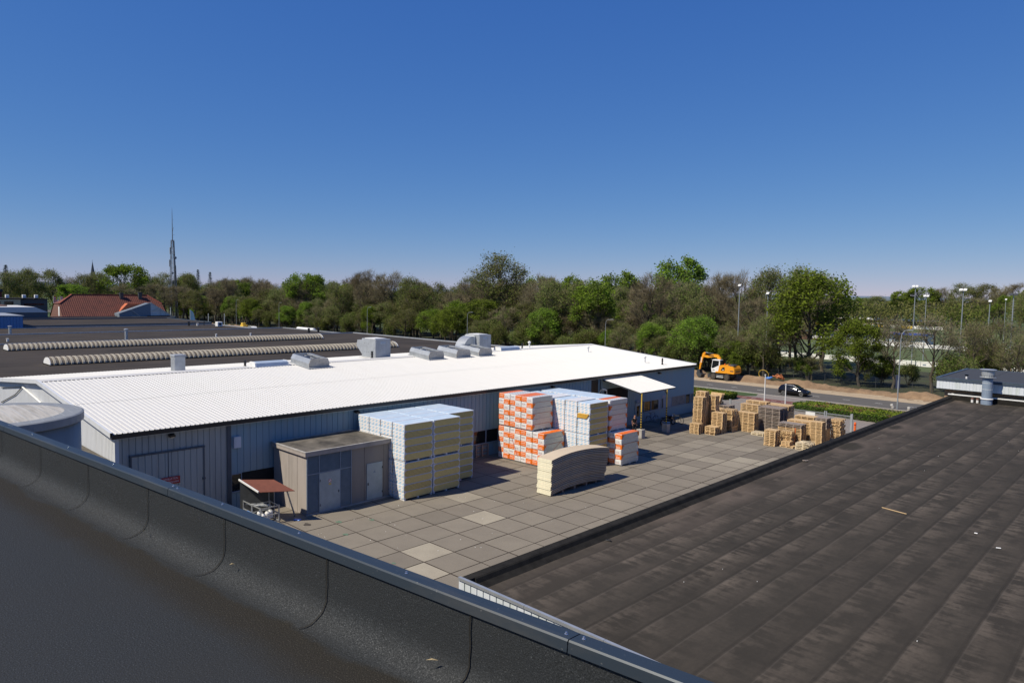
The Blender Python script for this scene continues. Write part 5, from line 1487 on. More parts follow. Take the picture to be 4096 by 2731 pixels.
for (x, y, W, D, H, n, mk, messy, first, ph) in stacks:
    cname = {N_: 'pale wooden', O_: 'grey weathered', W_: 'bleached'}[mk]
    lean = rg.uniform(-.004, .004)
    for k in range(n):
        j = .055 if messy else .022
        px, py = x + rg.uniform(-j, j) + lean * k, y + rg.uniform(-j, j); rz = rg.uniform(-.05, .05) if messy else rg.uniform(-.012, .012)
        z = k * (H + .0015)
        if k < first:      # the layers hidden by nearer stacks
            hid.box(px, px + W, py, py + D, z + H - .044, z + H); hid.box(px, px + W, py, py + .1, z, z + .02); hid.box(px, px + W, py + D - .1, py + D, z, z + .02)
            for bx in (0, W / 2 - .06, W - .12): hid.box(px + bx, px + bx + .12, py + .01, py + D - .01, z + .02, z + H - .044)
            continue
        pos = ('%s from ground' % ORD[k + 1]) if k < n - 1 or n == 1 else 'topmost'
        if n == 1: pos = 'alone'
        place_pallet(W, D, H, mk, messy, (px, py, z), rz, '%s pallet, %s, %s' % (cname, pos, ph), 'pallets, ' + ph)
o = single('pallet_stacks', hid, m['pallet_new'], 'lower pallets of the rear stacks, mostly hidden behind the nearer stacks', 'pallets'); o['kind'] = 'stuff'
for k in range(3): place_pallet(.78, .75, .118, N_, 0, (2.70 + rg.uniform(-.02, .02), 34.72, .145 + .12 * k), 0, 'tiny pale pallet, %s of three on the single base pallet' % ('lowest', 'middle', 'topmost')[k], 'three tiny pallets')
for k in range(2): place_pallet(2.15, 1.2, .150, O_, 0, (1.62 + .05 * k, 36.36, 1.56 + .152 * k), .015, 'dark wide pallet, %s of two atop the orange-strapped stack' % ('lower', 'upper')[k], 'dark pallets on the strapped stack')
for i, (x, a) in enumerate(((-8.75, 1.05), (-8.35, .9), (-7.95, .98))):
    c = place_pallet(1.3, 1.0, .142, N_, 0, (-8.8, 42.75 + .17 * i, 2.02), 0, 'pale pallet leaning upright on the rear stack, %s of three' % ('front', 'middle', 'back')[i], 'leaning pallets')
    c.rotation_euler = (radians(62 - 6 * i), 0, radians(3 * i - 3))
b = MB(); b.box(3.24, 3.29, 36.36, 36.375, .02, 1.55); b.box(3.24, 3.29, 36.375, 37.6, 1.553, 1.558); single('strap', b, m['orange'], 'orange strap around the wide pallet stack', 'strap')
b = MB(); b.box(-12.45, -12.35, 10.98, 12.45, 0, 1.0)
t = thing('pallet', 'brown pallet standing upright against the shaded warehouse wall', 'pallet', (-12.5, 11.0, 0))
b = MB()
for z in (.05, .32, .62, .9): b.box(0, .03, 0, 1.45, z, z + .1)
part('top_deck', b, m['pallet_old'], t)
b = MB()
for y in (0, .67, 1.33): b.box(.03, .10, y, y + .12, .04, 1.0)
part('blocks', b, m['pallet_old'], t); b = MB()
for y in (0, .67, 1.33): b.box(.10, .12, y, y + .12, .04, 1.0)
part('bottom_boards', b, m['pallet_old'], t)
# cobble of loose planks on the bleached heap
for i in range(7):
    b = MB(); b.obox((0, 0, 0), (rg.uniform(.7, 1.1), rg.uniform(-.5, .5), rg.uniform(-.02, .06)), .09, .02)
    single('plank', b, m['pallet_white'], 'broken bleached plank lying loose on the jumbled heap', 'plank', (4.05 + rg.uniform(0, .3), 34.75 + i * .13, .60 + .012 * i), rg.uniform(-.2, .2), 'broken planks on the bleached heap')
# =================================================================== wheeled excavator
t = thing('excavator', 'orange-yellow wheeled excavator with white cab standing on the roadside sand', 'excavator', (-25.55, 78.45, 0), radians(180))
t.scale = (0.90, 1.0, 1.03)
# local frame: +x is the machine's front (world -X), +y points to the camera side (world -Y)
def wheel(parent, x, y, r, w, name='wheel'):
    b = MB(); prof = [(r * .55, -w / 2), (r * .92, -w / 2), (r, -w * .3), (r, w * .3), (r * .92, w / 2), (r * .55, w / 2)]
    b.lathe(prof, 26, (x, y, r), 'y')
    for k in range(22):
        a = 2 * pi * k / 22
        b.obox((x + r * .97 * cos(a), y - w * .42, r + r * .97 * sin(a)), (x + r * .99 * cos(a + .12), y + w * .42, r + r * .99 * sin(a + .12)), .05, .05)
    wl = part(name, b, m['rubber'], parent)
    b = MB(); b.lathe([(r * .12, w * .30), (r * .52, w * .46), (r * .56, w * .50), (r * .52, w * .52), (r * .30, w * .44), (r * .20, w * .56), (r * .05, w * .57)], 18, (x, y, r), 'y'); b.lathe([(r * .05, -w * .52), (r * .5, -w * .52), (r * .5, -w * .3)], 18, (x, y, r), 'y')
    part('hub', b, m['hub'], wl); return wl
for x in (1.30, -1.30):
    for y in (1.05, -1.05): wheel(t, x, y, .54, .46)
b = MB(); b.bevbox(-1.9, 1.9, -.55, .55, .50, .92, .06); b.bevbox(-.9, .9, -.75, .75, .85, 1.0, .05)
b.box(-.72, .72, .62, 1.15, .36, .78); b.box(-.7, .7, .70, 1.2, .74, .80); b.box(-.72, .72, -1.15, -.62, .36, .78)
for s in (1, -1):
    b.tube([(1.30, -1.1 * s, .54), (1.30, 1.1 * s, .54)], .12, 8); b.tube([(-1.30, -1.1 * s, .54), (-1.30, 1.1 * s, .54)], .12, 8)
ch = part('undercarriage', b, m['chassis'], t)
b = MB(); b.tube([(-.66, 1.2, .60), (.66, 1.2, .60)], .03, 6); b.tube([(-.66, 1.2, .40), (.66, 1.2, .40)], .03, 6); b.box(-.7, .7, .9, 1.22, .80, .825); part('step_rail', b, m['steel'], ch)
b = MB()
for x in (1.30, -1.30):
    for y in (1.05, -1.05):
        for k in range(7):
            a0, a1 = radians(20 + 20 * k), radians(40 + 20 * k); r = .62
            b.add([(x + r * cos(a0), y - .27, .54 + r * sin(a0)), (x + r * cos(a1), y - .27, .54 + r * sin(a1)), (x + r * cos(a1), y + .27, .54 + r * sin(a1)), (x + r * cos(a0), y + .27, .54 + r * sin(a0))], [(0, 1, 2, 3)])
part('mudguard', b, m['chassis'], t)
b = MB(); b.prism([(1.85, .35), (2.35, .18), (2.45, .75), (2.0, .85)], 'y', -1.2, 1.2); part('blade', b, m['chassis'], t)
b = MB(); b.prism([(-2.65, 1.12), (.85, 1.12), (.85, 1.32), (.35, 1.35), (.15, 2.30), (-.55, 2.42), (-1.4, 2.32), (-2.45, 2.25), (-2.72, 1.9), (-2.78, 1.3)], 'y', -1.15, 1.22)
up = part('upper_body', b, m['orange_machine'], t)
b = MB(); b.prism([(-.15, 1.5), (-.9, 1.5), (-.9, 2.05), (-.55, 2.05), (-.35, 1.85)], 'y', 1.222, 1.232); part('grille', b, m['black'], up)
b = MB(); b.box(-.75, -.45, 1.234, 1.238, 1.6, 1.7); part('model_plate', b, m['white'], up)
b = MB(); b.box(-2.79, -2.775, -.9, .8, 1.35, 1.5); b.box(-2.6, -1.95, 1.221, 1.226, 1.45, 1.62); part('vent_slot', b, m['chassis'], up)
b = MB(); b.bevbox(-2.3, -1.2, -.8, .7, 2.3, 2.48, .06); b.tube([(-1.0, -.2, 2.3), (-1.0, -.2, 2.72)], .07, 8); b.bevbox(-2.5, -1.7, .2, 1.0, 2.25, 2.42, .05); part('engine_cover', b, m['chassis'], up)
b = MB(); b.lathe([(.08, 2.4), (.10, 2.44), (.10, 2.56), (.04, 2.62)], 10, (-.75, .9, 0)); part('beacon', b, m['orange'], up)
# cab
b = MB(); b.prism([(1.62, 1.15), (1.75, 1.75), (1.25, 1.82), (1.0, 1.95), (.45, 2.2), (.30, 2.2), (.22, 3.02), (.05, 3.10), (.05, 1.15)], 'y', .18, 1.20)
b.prism([(1.42, 3.02), (1.55, 3.14), (.05, 3.14), (.05, 3.00)], 'y', .16, 1.22); b.obox((1.70, 1.16, 1.75), (1.48, 1.16, 3.05), .07, .07); b.obox((1.70, .22, 1.75), (1.48, .22, 3.05), .07, .07)
cb = part('cab', b, m['white'], t)
b = MB(); b.prism([(1.66, 1.74), (1.46, 3.02), (.22, 3.02), (.28, 2.2), (.45, 2.18), (1.0, 1.93), (1.25, 1.80)], 'y', .24, 1.17); part('window', b, m['glass'], cb)
b = MB(); b.bevbox(-.35, .05, .25, 1.15, 2.3, 3.0, .05); part('rear_window', b, m['glass'], cb)
b = MB(); b.obox((1.05, 1.21, 1.5), (1.45, 1.21, 1.5), .02, .08); part('lettering', b, m['print_black'], cb)
# boom, stick, cylinders
def limb(name, pts, ws, y0, y1, mat, parent):
    b = MB(); top = []; bot = []
    for i, (x, z) in enumerate(pts):
        a = Vector(pts[max(i - 1, 0)]); c = Vector(pts[min(i + 1, len(pts) - 1)]); d = (c - a).normalized(); n = Vector((-d.y, d.x)) * ws[i] / 2
        top.append((x + n.x, z + n.y)); bot.append((x - n.x, z - n.y))
    b.prism(top + bot[::-1], 'y', y0, y1); return part(name, b, mat, parent)
bm = limb('boom', [(.55, 2.2), (.85, 3.2), (1.25, 3.62), (2.0, 3.66), (3.2, 3.42), (4.10, 3.50)], [.30, .48, .50, .46, .38, .30], -.28, .10, m['orange_machine'], t)
b = MB(); b.box(1.95, 3.0, .102, .106, 3.52, 3.68); part('lettering', b, m['print_black'], bm)
st = limb('stick', [(3.75, 4.05), (4.02, 3.85), (4.35, 3.0), (4.65, 1.9), (4.75, 1.2)], [.28, .40, .34, .28, .22], -.24, .06, m['orange_machine'], t)
b = MB(); 
for k in range(4): b.box(4.32, 4.56, .062, .066, 2.45 + k * .22, 2.56 + k * .22)
part('warning_stripe', b, m['white'], st)
b = MB(); b.tube([(2.1, -.09, 3.92), (3.1, -.09, 4.0)], .09, 8); b.tube([(3.1, -.09, 4.0), (3.75, -.09, 4.08)], .045, 8, 1); b.tube([(4.2, -.09, 3.75), (4.85, -.09, 2.2)], .07, 8, 1); b.tube([(1.3, .2, 1.5), (2.4, .12, 3.2)], .08, 8)
part('hydraulic_cylinder', b, [m['chassis'], m['chrome']], bm)
b = MB(); b.prism([(4.55, 1.3), (4.95, 1.25), (5.2, .6), (4.9, .12), (4.3, .05), (4.15, .5), (4.45, .75)], 'y', -.55, .4); part('bucket', b, m['chassis'], t)

# =================================================================== black hatchback
car = thing('hatchback', 'black hatchback driving along the road past the white flagpoles', 'car', (-10.25, 69.55, -.034))
# +x front, body built from cross-sections
sec = [  # x, z bottom, z belt, half width bottom, half width belt
 (-2.02, .38, .80, .70, .74), (-1.95, .28, .95, .80, .84), (-1.6, .22, 1.0, .86, .88), (-.9, .20, .98, .87, .89), (0.0, .20, .95, .87, .89), (.75, .20, .92, .87, .88), (1.15, .22, .88, .86, .87), (1.6, .24, .78, .83, .82), (1.90, .28, .68, .74, .72), (2.02, .34, .58, .62, .60)]
b = MB()
for x, z0, z1, w0, w1 in sec:
    for p in ((-w0, z0), (-w1, (z0 + z1) / 2 + .05), (-w1 + .05, z1), (0, z1 + .03), (w1 - .05, z1), (w1, (z0 + z1) / 2 + .05), (w0, z0), (0, z0)): b.v.append((x, p[0], p[1]))
for i in range(len(sec) - 1):
    for j in range(8):
        j2 = (j + 1) % 8; b.f.append((i * 8 + j, (i + 1) * 8 + j, (i + 1) * 8 + j2, i * 8 + j2)); b.m.append(0)
b.f.append(tuple(range(8))); b.m.append(0); b.f.append(tuple((len(sec) - 1) * 8 + j for j in range(8))[::-1]); b.m.append(0)
part('body', b, m['car_black'], car, smooth=True)
gh = [(-1.95, .96, .93, .80, .78), (-1.72, .98, 1.30, .82, .66), (-1.40, .99, 1.46, .83, .62), (-.6, .97, 1.52, .83, .61), (.05, .95, 1.47, .83, .60), (.55, .93, 1.22, .82, .68), (1.05, .88, .90, .80, .78)]
b = MB()
for x, z0, z1, w0, w1 in gh:
    for p in ((-w0, z0), (-w1, z1 - .02), (0, z1 + .02), (w1, z1 - .02), (w0, z0)): b.v.append((x, p[0], p[1]))
for i in range(len(gh) - 1):
    for j in range(4): b.f.append((i * 5 + j, (i + 1) * 5 + j, (i + 1) * 5 + j + 1, i * 5 + j + 1)); b.m.append(0)
part('roof', b, m['car_black'], car, smooth=True)
for s, nm in ((-1, 'side_window'), (1, 'side_window')):
    b = MB(); b.add([(x, s * (y + .012), z) for x, y, z in ((-1.35, .80, 1.06), (-.25, .80, 1.04), (-.25, .665, 1.38), (-1.15, .675, 1.36))] + [(x, s * (y + .012), z) for x, y, z in ((-.18, .80, 1.04), (.72, .79, .98), (.15, .68, 1.36), (-.18, .665, 1.38))], [(0, 1, 2, 3), (4, 5, 6, 7)] if s < 0 else [(3, 2, 1, 0), (7, 6, 5, 4)])
    part(nm, b, m['glass'], car)
b = MB(); b.add([(.98, -.72, .955), (.98, .72, .955), (.20, .56, 1.44), (.20, -.56, 1.44)], [(0, 1, 2, 3)]); part('windscreen', b, m['glass'], car)
b = MB(); b.add([(-1.93, -.66, 1.02), (-1.93, .66, 1.02), (-1.66, .58, 1.36), (-1.66, -.58, 1.36)], [(3, 2, 1, 0)]); part('rear_window', b, m['glass'], car)
b = MB(); b.tube([(-1.2, -.72, 1.395), (-.6, -.70, 1.43), (.05, -.69, 1.40), (.55, -.75, 1.18), (.85, -.80, 1.0)], .015, 5); part('window_trim', b, m['chrome'], car)
for x in (1.22, -1.24):
    for y in (.79, -.79):
        b = MB(); b.lathe([(.20, -.10), (.30, -.10), (.32, -.06), (.32, .06), (.30, .10), (.20, .10)], 24, (x, y, .32), 'y'); w = part('wheel', b, m['rubber'], car)
        b = MB(); s = 1 if y > 0 else -1
        for k in range(7):
            a = 2 * pi * k / 7; b.obox((x + .03 * cos(a), y + s * .095, .32 + .03 * sin(a)), (x + .21 * cos(a), y + s * .105, .32 + .21 * sin(a)), .05, .012)
        b.torus((x, y + s * .10, .32), .21, .014, 'y', 24, 6); part('rim', b, m['steel'], w)
for y in (.55, -.55):
    b = MB(); b.add([(1.80, y - .14, .735), (1.80, y + .14, .735), (1.96, y + .10, .62), (1.96, y - .10, .62)], [(0, 1, 2, 3), (3, 2, 1, 0)]); b.v = [(x + .02, yy, z + .025) for x, yy, z in b.v]; part('headlight', b, m['chrome'], car)
    b = MB(); b.box(-2.02, -1.97, y - .16, y + .16, .78, .90); part('tail_light', b, m['red'], car)
    b = MB(); b.bevbox(.62, .80, y * 1.65 - .09, y * 1.65 + .09, .92, 1.06, .03); part('mirror', b, m['car_black'], car)
b = MB(); b.box(2.0, 2.04, -.26, .26, .40, .50); part('number_plate', b, m['yellow'], car)

# =================================================================== the man by the canopy
def skinned(name, verts, edges, radii, levels=2):
    me = bpy.data.meshes.new(name); me.from_pydata(verts, edges, [])
    ob = bpy.data.objects.new(name, me); COL.objects.link(ob)
    sk = ob.modifiers.new('skin', 'SKIN'); sk.use_smooth_shade = True
    for i, r in enumerate(radii):
        rx, ry = r if isinstance(r, tuple) else (r, r)
        me.skin_vertices[0].data[i].radius = (rx, ry)
    me.skin_vertices[0].data[0].use_root = True
    ss = ob.modifiers.new('sub', 'SUBSURF'); ss.levels = levels; ss.render_levels = levels
    dg = bpy.context.evaluated_depsgraph_get()
    out = bpy.data.meshes.new_from_object(ob.evaluated_get(dg)); out.name = name
    bpy.data.objects.remove(ob); bpy.data.meshes.remove(me)
    for p in out.polygons: p.use_smooth = True
    return out
V = []; E = []; Rr = []
def sv(p, r, parent=None):
    V.append(p); Rr.append(r)
    if parent is not None: E.append((parent, len(V) - 1))
    return len(V) - 1
# facing +x (right in the picture); y is sideways
pel = sv((0, 0, .94), (.12, .16)); wa = sv((0, 0, 1.08), (.115, .145), pel); chs = sv((.01, 0, 1.30), (.13, .17), wa); nk0 = sv((.015, 0, 1.44), (.085, .10), chs)
nk = sv((.03, 0, 1.52), .055, nk0); h1 = sv((.05, 0, 1.60), (.075, .068), nk); h2 = sv((.055, 0, 1.68), (.092, .076), h1); h3 = sv((.05, 0, 1.745), (.075, .062), h2)
nose = sv((.148, 0, 1.648), .014, h2); chin = sv((.115, 0, 1.578), .028, h1)
sv((.045, .078, 1.655), .018, h2); sv((.045, -.078, 1.655), .018, h2)
for s in (1, -1):
    hip = sv((0, .09 * s, .88), .085, pel); kn = sv((.03 + .05 * s, .10 * s, .49), .058, hip); an = sv((-.02 + .10 * s, .10 * s, .09), .038, kn); sv((.10 + .10 * s, .11 * s, .045), .035, an)
    sh = sv((.0, .18 * s, 1.40), .062, nk0); el = sv((-.03, .25 * s, 1.13), .044, sh); wr = sv((.06 if s > 0 else .02, .24 * s, .89), .029, el); pm = sv((.08 if s > 0 else .03, .235 * s, .815), (.036, .022), wr)
    for q in range(4):
        f0 = sv((pm and V[pm][0] - .03 + .02 * q, .235 * s, .765 - .006 * abs(q - 1.5)), .0095, pm); sv((V[f0][0] + .008, .225 * s, .715 + .006 * abs(q - 1.4)), .0085, f0)
    th = sv((V[pm][0] + .045, .225 * s, .80), .0105, pm); sv((V[th][0] + .012, .215 * s, .765), .0095, th)
man = thing('person', 'man in a black t-shirt standing in the canopy shade behind the low orange column', 'person', (-9.78, 29.73, 0), radians(-20))
part('body', skinned('body', V, E, Rr, 2), m['skin'], man)
man.children[0].data.materials.clear(); man.children[0].data.materials.append(m['skin'])
def cloth(name, verts, edges, radii, mat):
    me = skinned(name, verts, edges, radii, 2); me.materials.clear(); me.materials.append(mat); part(name, me, None, man)
cloth('t_shirt', [(0, 0, .98), (0, 0, 1.10), (.01, 0, 1.30), (.015, 0, 1.45), (0, .19, 1.40), (-.02, .235, 1.22), (0, -.19, 1.40), (-.02, -.235, 1.22)], [(0, 1), (1, 2), (2, 3), (3, 4), (4, 5), (3, 6), (6, 7)], [(.135, .175), (.13, .165), (.145, .185), (.09, .11), .072, .062, .072, .062], m['cloth_black'])
cloth('trousers', [(0, 0, .97), (0, .09, .86), (.08, .10, .49), (.08, .10, .10), (0, -.09, .86), (-.02, -.10, .49), (-.12, -.10, .10)], [(0, 1), (1, 2), (2, 3), (0, 4), (4, 5), (5, 6)], [(.135, .17), .10, .075, .06, .10, .075, .06], m['trouser'])
cloth('hair', [(.02, 0, 1.66), (.015, 0, 1.73), (.055, 0, 1.765)], [(0, 1), (1, 2)], [(.085, .074), (.085, .075), (.07, .062)], m['hair'])
b = MB()
for s, x in ((1, .08), (-1, -.12)): b.bevbox(x - .10, x + .17, .10 * s - .05, .10 * s + .05, 0, .09, .02)
part('shoes', b, m['black'], man)
b = MB()
for s in (1, -1): b.box(.128, .142, s * .032 - .010, s * .032 + .010, 1.672, 1.684)
part('eye', b, m['print_black'], man)

# =================================================================== bicycles and parked motor cycle
def bicycle(loc, rz, colr, label, tilt=0.0, bags=False):
    t = thing('bicycle', label, 'bicycle', loc, rz)
    for x in (-.53, .53):
        b = MB(); b.torus((x, 0, .34), .325, .018, 'y', 28, 6); w = part('wheel', b, m['rubber'], t)
        b = MB(); b.torus((x, 0, .34), .298, .010, 'y', 28, 5); b.lathe([(.02, -.04), (.02, .04)], 8, (x, 0, .34), 'y')
        for k in range(10):
            a = 2 * pi * k / 10; b.tube([(x, 0, .34), (x + .3 * cos(a), 0, .34 + .3 * sin(a))], .003, 4)
        part('rim', b, m['steel'], w)
    b = MB(); pts = {'bb': (-.08, 0, .30), 'st': (-.22, 0, .82), 'hd': (.36, 0, .86), 'hb': (.39, 0, .70), 'ra': (-.53, 0, .34), 'fa': (.53, 0, .34)}
    for p, q in (('bb', 'st'), ('st', 'hd'), ('bb', 'hb'), ('bb', 'ra'), ('st', 'ra'), ('hd', 'fa')): b.tube([pts[p], pts[q]], .017, 6)
    part('frame', b, colr, t)
    b = MB(); b.tube([(.36, 0, .86), (.34, 0, .99)], .014, 6); b.tube([(.24, -.28, 1.02), (.34, -.12, 1.0), (.34, .12, 1.0), (.24, .28, 1.02)], .013, 6); part('handlebar', b, m['black'], t)
    b = MB(); b.tube([(-.22, 0, .82), (-.25, 0, .94)], .014, 6); b.bevbox(-.38, -.12, -.08, .08, .93, .99, .02); part('saddle', b, m['black'], t)
    b = MB(); b.box(-.75, -.28, -.07, .07, .72, .735); b.tube([(-.70, .06, .72), (-.53, .06, .34)], .008, 4); b.tube([(-.70, -.06, .72), (-.53, -.06, .34)], .008, 4); part('carrier', b, m['steel'], t)
    b = MB()
    for k in range(6):
        a0, a1 = radians(20 + 24 * k), radians(44 + 24 * k)
        for x in (-.53, .53): b.add([(x + .37 * cos(a0), -.025, .34 + .37 * sin(a0)), (x + .37 * cos(a1), -.025, .34 + .37 * sin(a1)), (x + .37 * cos(a1), .025, .34 + .37 * sin(a1)), (x + .37 * cos(a0), .025, .34 + .37 * sin(a0))], [(0, 1, 2, 3)])
    part('mudguard', b, m['black'], t)
    if bags:
        b = MB(); b.bevbox(-.72, -.32, .08, .26, .38, .72, .04); b.bevbox(-.72, -.32, -.26, -.08, .38, .72, .04); part('pannier', b, m['black'], t)
    b = MB(); b.lathe([(.05, -.01), (.06, .0), (.05, .01)], 10, (-.08, -.05, .30), 'y'); b.obox((-.08, -.07, .30), (.02, -.07, .16), .02, .01); b.obox((-.08, .07, .30), (-.18, .07, .44), .02, .01); part('crank', b, m['chassis'], t)
bicycle((-9.75, 37.45, 0), radians(8), m['black'], 'black bicycle whose front wheel stands in the sun right of the canopy shade', bags=True)
bicycle((-11.9, 36.2, 0), radians(75), simple('blue_bike_paint', (0.03, 0.07, 0.2), .4), 'blue bicycle in deep shade against the wall under the windows')
t = thing('motorcycle', 'black motorcycle in the canopy shade with bright headlamp and tank', 'motorcycle', (-9.9, 36.1, 0), radians(70))
for x in (-.68, .68):
    b = MB(); b.torus((x, 0, .31), .25, .065, 'y', 24, 8); w = part('wheel', b, m['rubber'], t); b = MB(); b.lathe([(.18, -.03), (.18, .03)], 14, (x, 0, .31), 'y'); part('rim', b, m['steel'], w)
b = MB(); b.bevbox(-.3, .3, -.17, .17, .25, .62, .06); part('engine', b, m['chassis'], t)
b = MB(); b.bevbox(-.12, .42, -.16, .16, .72, .98, .07); part('tank', b, m['car_black'], t)
b = MB(); b.bevbox(-.78, -.10, -.15, .15, .72, .84, .05); part('seat', b, m['black'], t)
b = MB(); b.tube([(.68, .10, .31), (.42, .10, .95)], .03, 6); b.tube([(.68, -.10, .31), (.42, -.10, .95)], .03, 6); part('fork', b, m['chrome'], t)
b = MB(); b.tube([(.25, -.36, 1.08), (.40, -.15, 1.04), (.40, .15, 1.04), (.25, .36, 1.08)], .018, 6); part('handlebar', b, m['chrome'], t)
b = MB(); b.lathe([(.02, 0), (.10, .06), (.10, .10)], 12, (.48, 0, .92), 'x'); part('headlamp', b, m['chrome'], t)
b = MB(); b.tube([(.1, -.2, .28), (-.8, -.24, .38)], .05, 8); part('exhaust', b, m['chrome'], t)

# =================================================================== awning with steel cage beside the shed
t = thing('awning', 'small red-brown awning on thin posts left of the shed', 'awning', (-9.97, -8.23, 0))
A_ = [(-10.75, -9.55, 2.28), (-8.74, -9.34, 1.92), (-7.65, -7.69, 1.92), (-9.45, -8.05, 2.28)]
b = MB(); b.add(A_ + [(x, y, z - .03) for x, y, z in A_], [(0, 1, 2, 3), (7, 6, 5, 4), (0, 4, 5, 1), (1, 5, 6, 2), (2, 6, 7, 3), (3, 7, 4, 0)]); part('cloth', b, m['awning'], t, True)
b = MB(); b.obox(A_[0], A_[1], .06, .09); part('edge_bar', b, m['white'], t, True)
b = MB(); b.tube([(-9.35, -8.4, 0), (-9.35, -8.4, 2.0)], .022, 6); b.tube([(-10.6, -9.3, 0), (-10.6, -9.3, 2.22)], .022, 6); b.tube([(-7.95, -8.0, 1.85), (-8.9, -7.0, .0)], .05, 6); b.tube([(-9.3, -8.1, 2.2), (-9.3, -8.1, 0)], .022, 6); part('post', b, m['steel_grey'], t, True)
b = MB(); b.add([(-10.72, -9.5, 2.25), (-9.45, -8.02, 2.25), (-9.45, -8.02, 0.0), (-10.72, -9.5, 0.0), (-10.74, -9.47, 2.25), (-9.47, -7.99, 2.25), (-9.47, -7.99, 0.0), (-10.74, -9.47, 0.0)], [(0, 1, 2, 3), (7, 6, 5, 4)]); part('shade_screen', b, m['chassis'], t, True)  # dark screen added to stand in for the deep shade here
t = thing('steel_cage', 'galvanised steel stillage with white canisters under the red-brown awning', 'stillage', (-9.5, -8.8, 0))
x0, x1, y0, y1 = -10.6, -8.45, -9.35, -8.25
b = MB()
for x in (x0, -9.55, x1):
    for y in (y0, y1): b.obox((x, y, .05), (x, y, 1.05), .06, .06)
for z in (.12, .55, 1.0):
    for y in (y0, y1): b.obox((x0, y, z), (x1, y, z), .045, .05)
    for x in (x0, -9.55, x1): b.obox((x, y0, z), (x, y1, z), .045, .05)
part('frame', b, m['steel'], t, True)
b = MB()
for k in range(4): b.tube([(x0 + .1 + .22 * k, y0 + .1, .82 + .02 * k), (x0 + .9 + .2 * k, y1 - .1, .84)], .022, 6)
part('tube_bundle', b, m['steel'], t, True)
for i, (x, y) in enumerate(((-9.3, -9.0), (-8.95, -8.7), (-9.1, -8.45), (-8.7, -9.1))):
    q = thing('canister', 'white canister inside the steel stillage, %s one' % ('nearest', 'middle', 'farthest', 'outermost')[i], 'canister', (x, y, .16), 0, 'canisters in the stillage')
    b = MB(); b.lathe([(.13, 0), (.15, .05), (.15, .38), (.10, .46)], 12); part('tank', b, m['white'], q); b = MB(); b.lathe([(.05, .46), (.05, .52)], 8); part('cap', b, m['steel'], q)
b = MB(); b.bevbox(0, 1.0, 0, .06, 0, .5, .02); single('blue_crate', b, m['blue_plastic'], 'blue plastic panel leaning on the stillage behind the parapet', 'plastic panel', (-9.95, -9.46, .1))
b = MB(); b.bevbox(0, .5, 0, .35, 0, .3, .04); b.bevbox(.05, .45, .05, .30, .26, .33, .02); single('blue_crate', b, m['blue_plastic'], 'small blue crate on the slabs right of the stillage', 'crate', (-8.75, -9.65, 0))
b = MB(); b.bevbox(0, .4, 0, .25, 0, .06, .02); single('blue_tray', b, m['blue_plastic'], 'flat blue tray on the ground in the shed shadow', 'tray', (-8.2, -7.5, 0), .5)
t = thing('loading_platform', 'steel access platform with bright handrail at the warehouse wall behind the packs', 'platform', (-11.2, 26.5, 0))
for x, y in ((-.6, -.5), (.55, -.5), (-.6, .6), (.55, .6)):
    b = MB(); b.obox((x, y, 0), (x, y, 3.25), .07, .07); part('leg', b, m['steel_grey'], t)
b = MB(); b.box(-.7, .65, -.6, .7, 3.25, 3.3); part('deck', b, m['steel_grey'], t)
b = MB(); b.tube([(-.60, 0, 3.3), (-.45, 0, 4.15), (-.33, 0, 4.32), (.38, 0, 4.34)], .025, 8); b.tube([(.38, 0, 3.3), (.38, 0, 4.40), (-.12, 0, 4.44)], .035, 8); part('handrail', b, m['chrome'], t)

# =================================================================== fence, gate, poles, bollards
def rail_fence(x0, x1, y, label, name, panel=None):
    t = thing(name, label, 'fence' if name != 'gate' else 'gate', (x0, y, 0)); L = x1 - x0
    b = MB(); b.obox((0, 0, 1.78), (L, 0, 1.78), .05, .07); b.obox((0, 0, .15), (L, 0, .15), .05, .07); part('rail', b, m['steel'], t)
    b = MB(); n = int(L / .125)
    for k in range(1, n): b.obox((L * k / n, 0, .15), (L * k / n, 0, 1.78), .022, .022)
    o = part('bars', b, m['steel'], t)
    for x in (0, L):
        b = MB(); b.bevbox(x - .05, x + .05, -.05, .05, 0, 1.95, .01); b.box(x - .06, x + .06, -.06, .06, 1.95, 2.0); part('post', b, m['steel_grey'], t)
    if panel:
        b = MB(); b.box(panel[0], panel[1], -.05, -.035, .45, 1.72); part('white_panel', b, m['white'], t)
for i in range(6): rail_fence(-20.8 + 2.6 * i, -20.8 + 2.6 * (i + 1) - .12, 45.75, 'grey barred yard fence section, %s from the warehouse corner' % ORD[i + 1], 'fence')
rail_fence(-5.2, -1.0, 45.75, 'grey barred fence section behind the weathered grey pallets', 'fence')
rail_fence(-0.9, 2.45, 45.75, 'grey barred gate leaf carrying a white panel', 'gate', (1.45, 2.4))
rail_fence(2.62, 5.0, 45.75, 'grey barred gate leaf nearest the orange bollard', 'gate')
b = MB(); b.bevbox(5.06, 5.2, 45.6, 45.75, 0, 2.05, .01)
single('gate_post', b, m['steel_grey'], 'thick grey gate post beside the orange bollard', 'gate post')
for x, y, h, lb in ((-4.94, 48.0, 4.84, 'white flagpole, taller-looking left one behind the pallets'), (-2.59, 48.0, 4.01, 'white flagpole, right one in front of the black hatchback')):
    t = thing('flagpole', lb, 'flagpole', (x, y, 0), 0, 'white flagpoles behind the pallets')
    b = MB(); b.lathe([(.065, 0), (.05, h)], 10); part('pole', b, m['white'], t); b = MB(); b.lathe([(.10, h), (.10, h + .05), (.03, h + .07)], 10); part('cap', b, m['white'], t)
t = thing('bollard', 'orange-red bollard by the gate at the roof edge', 'bollard', (4.96, 47.2, 0))
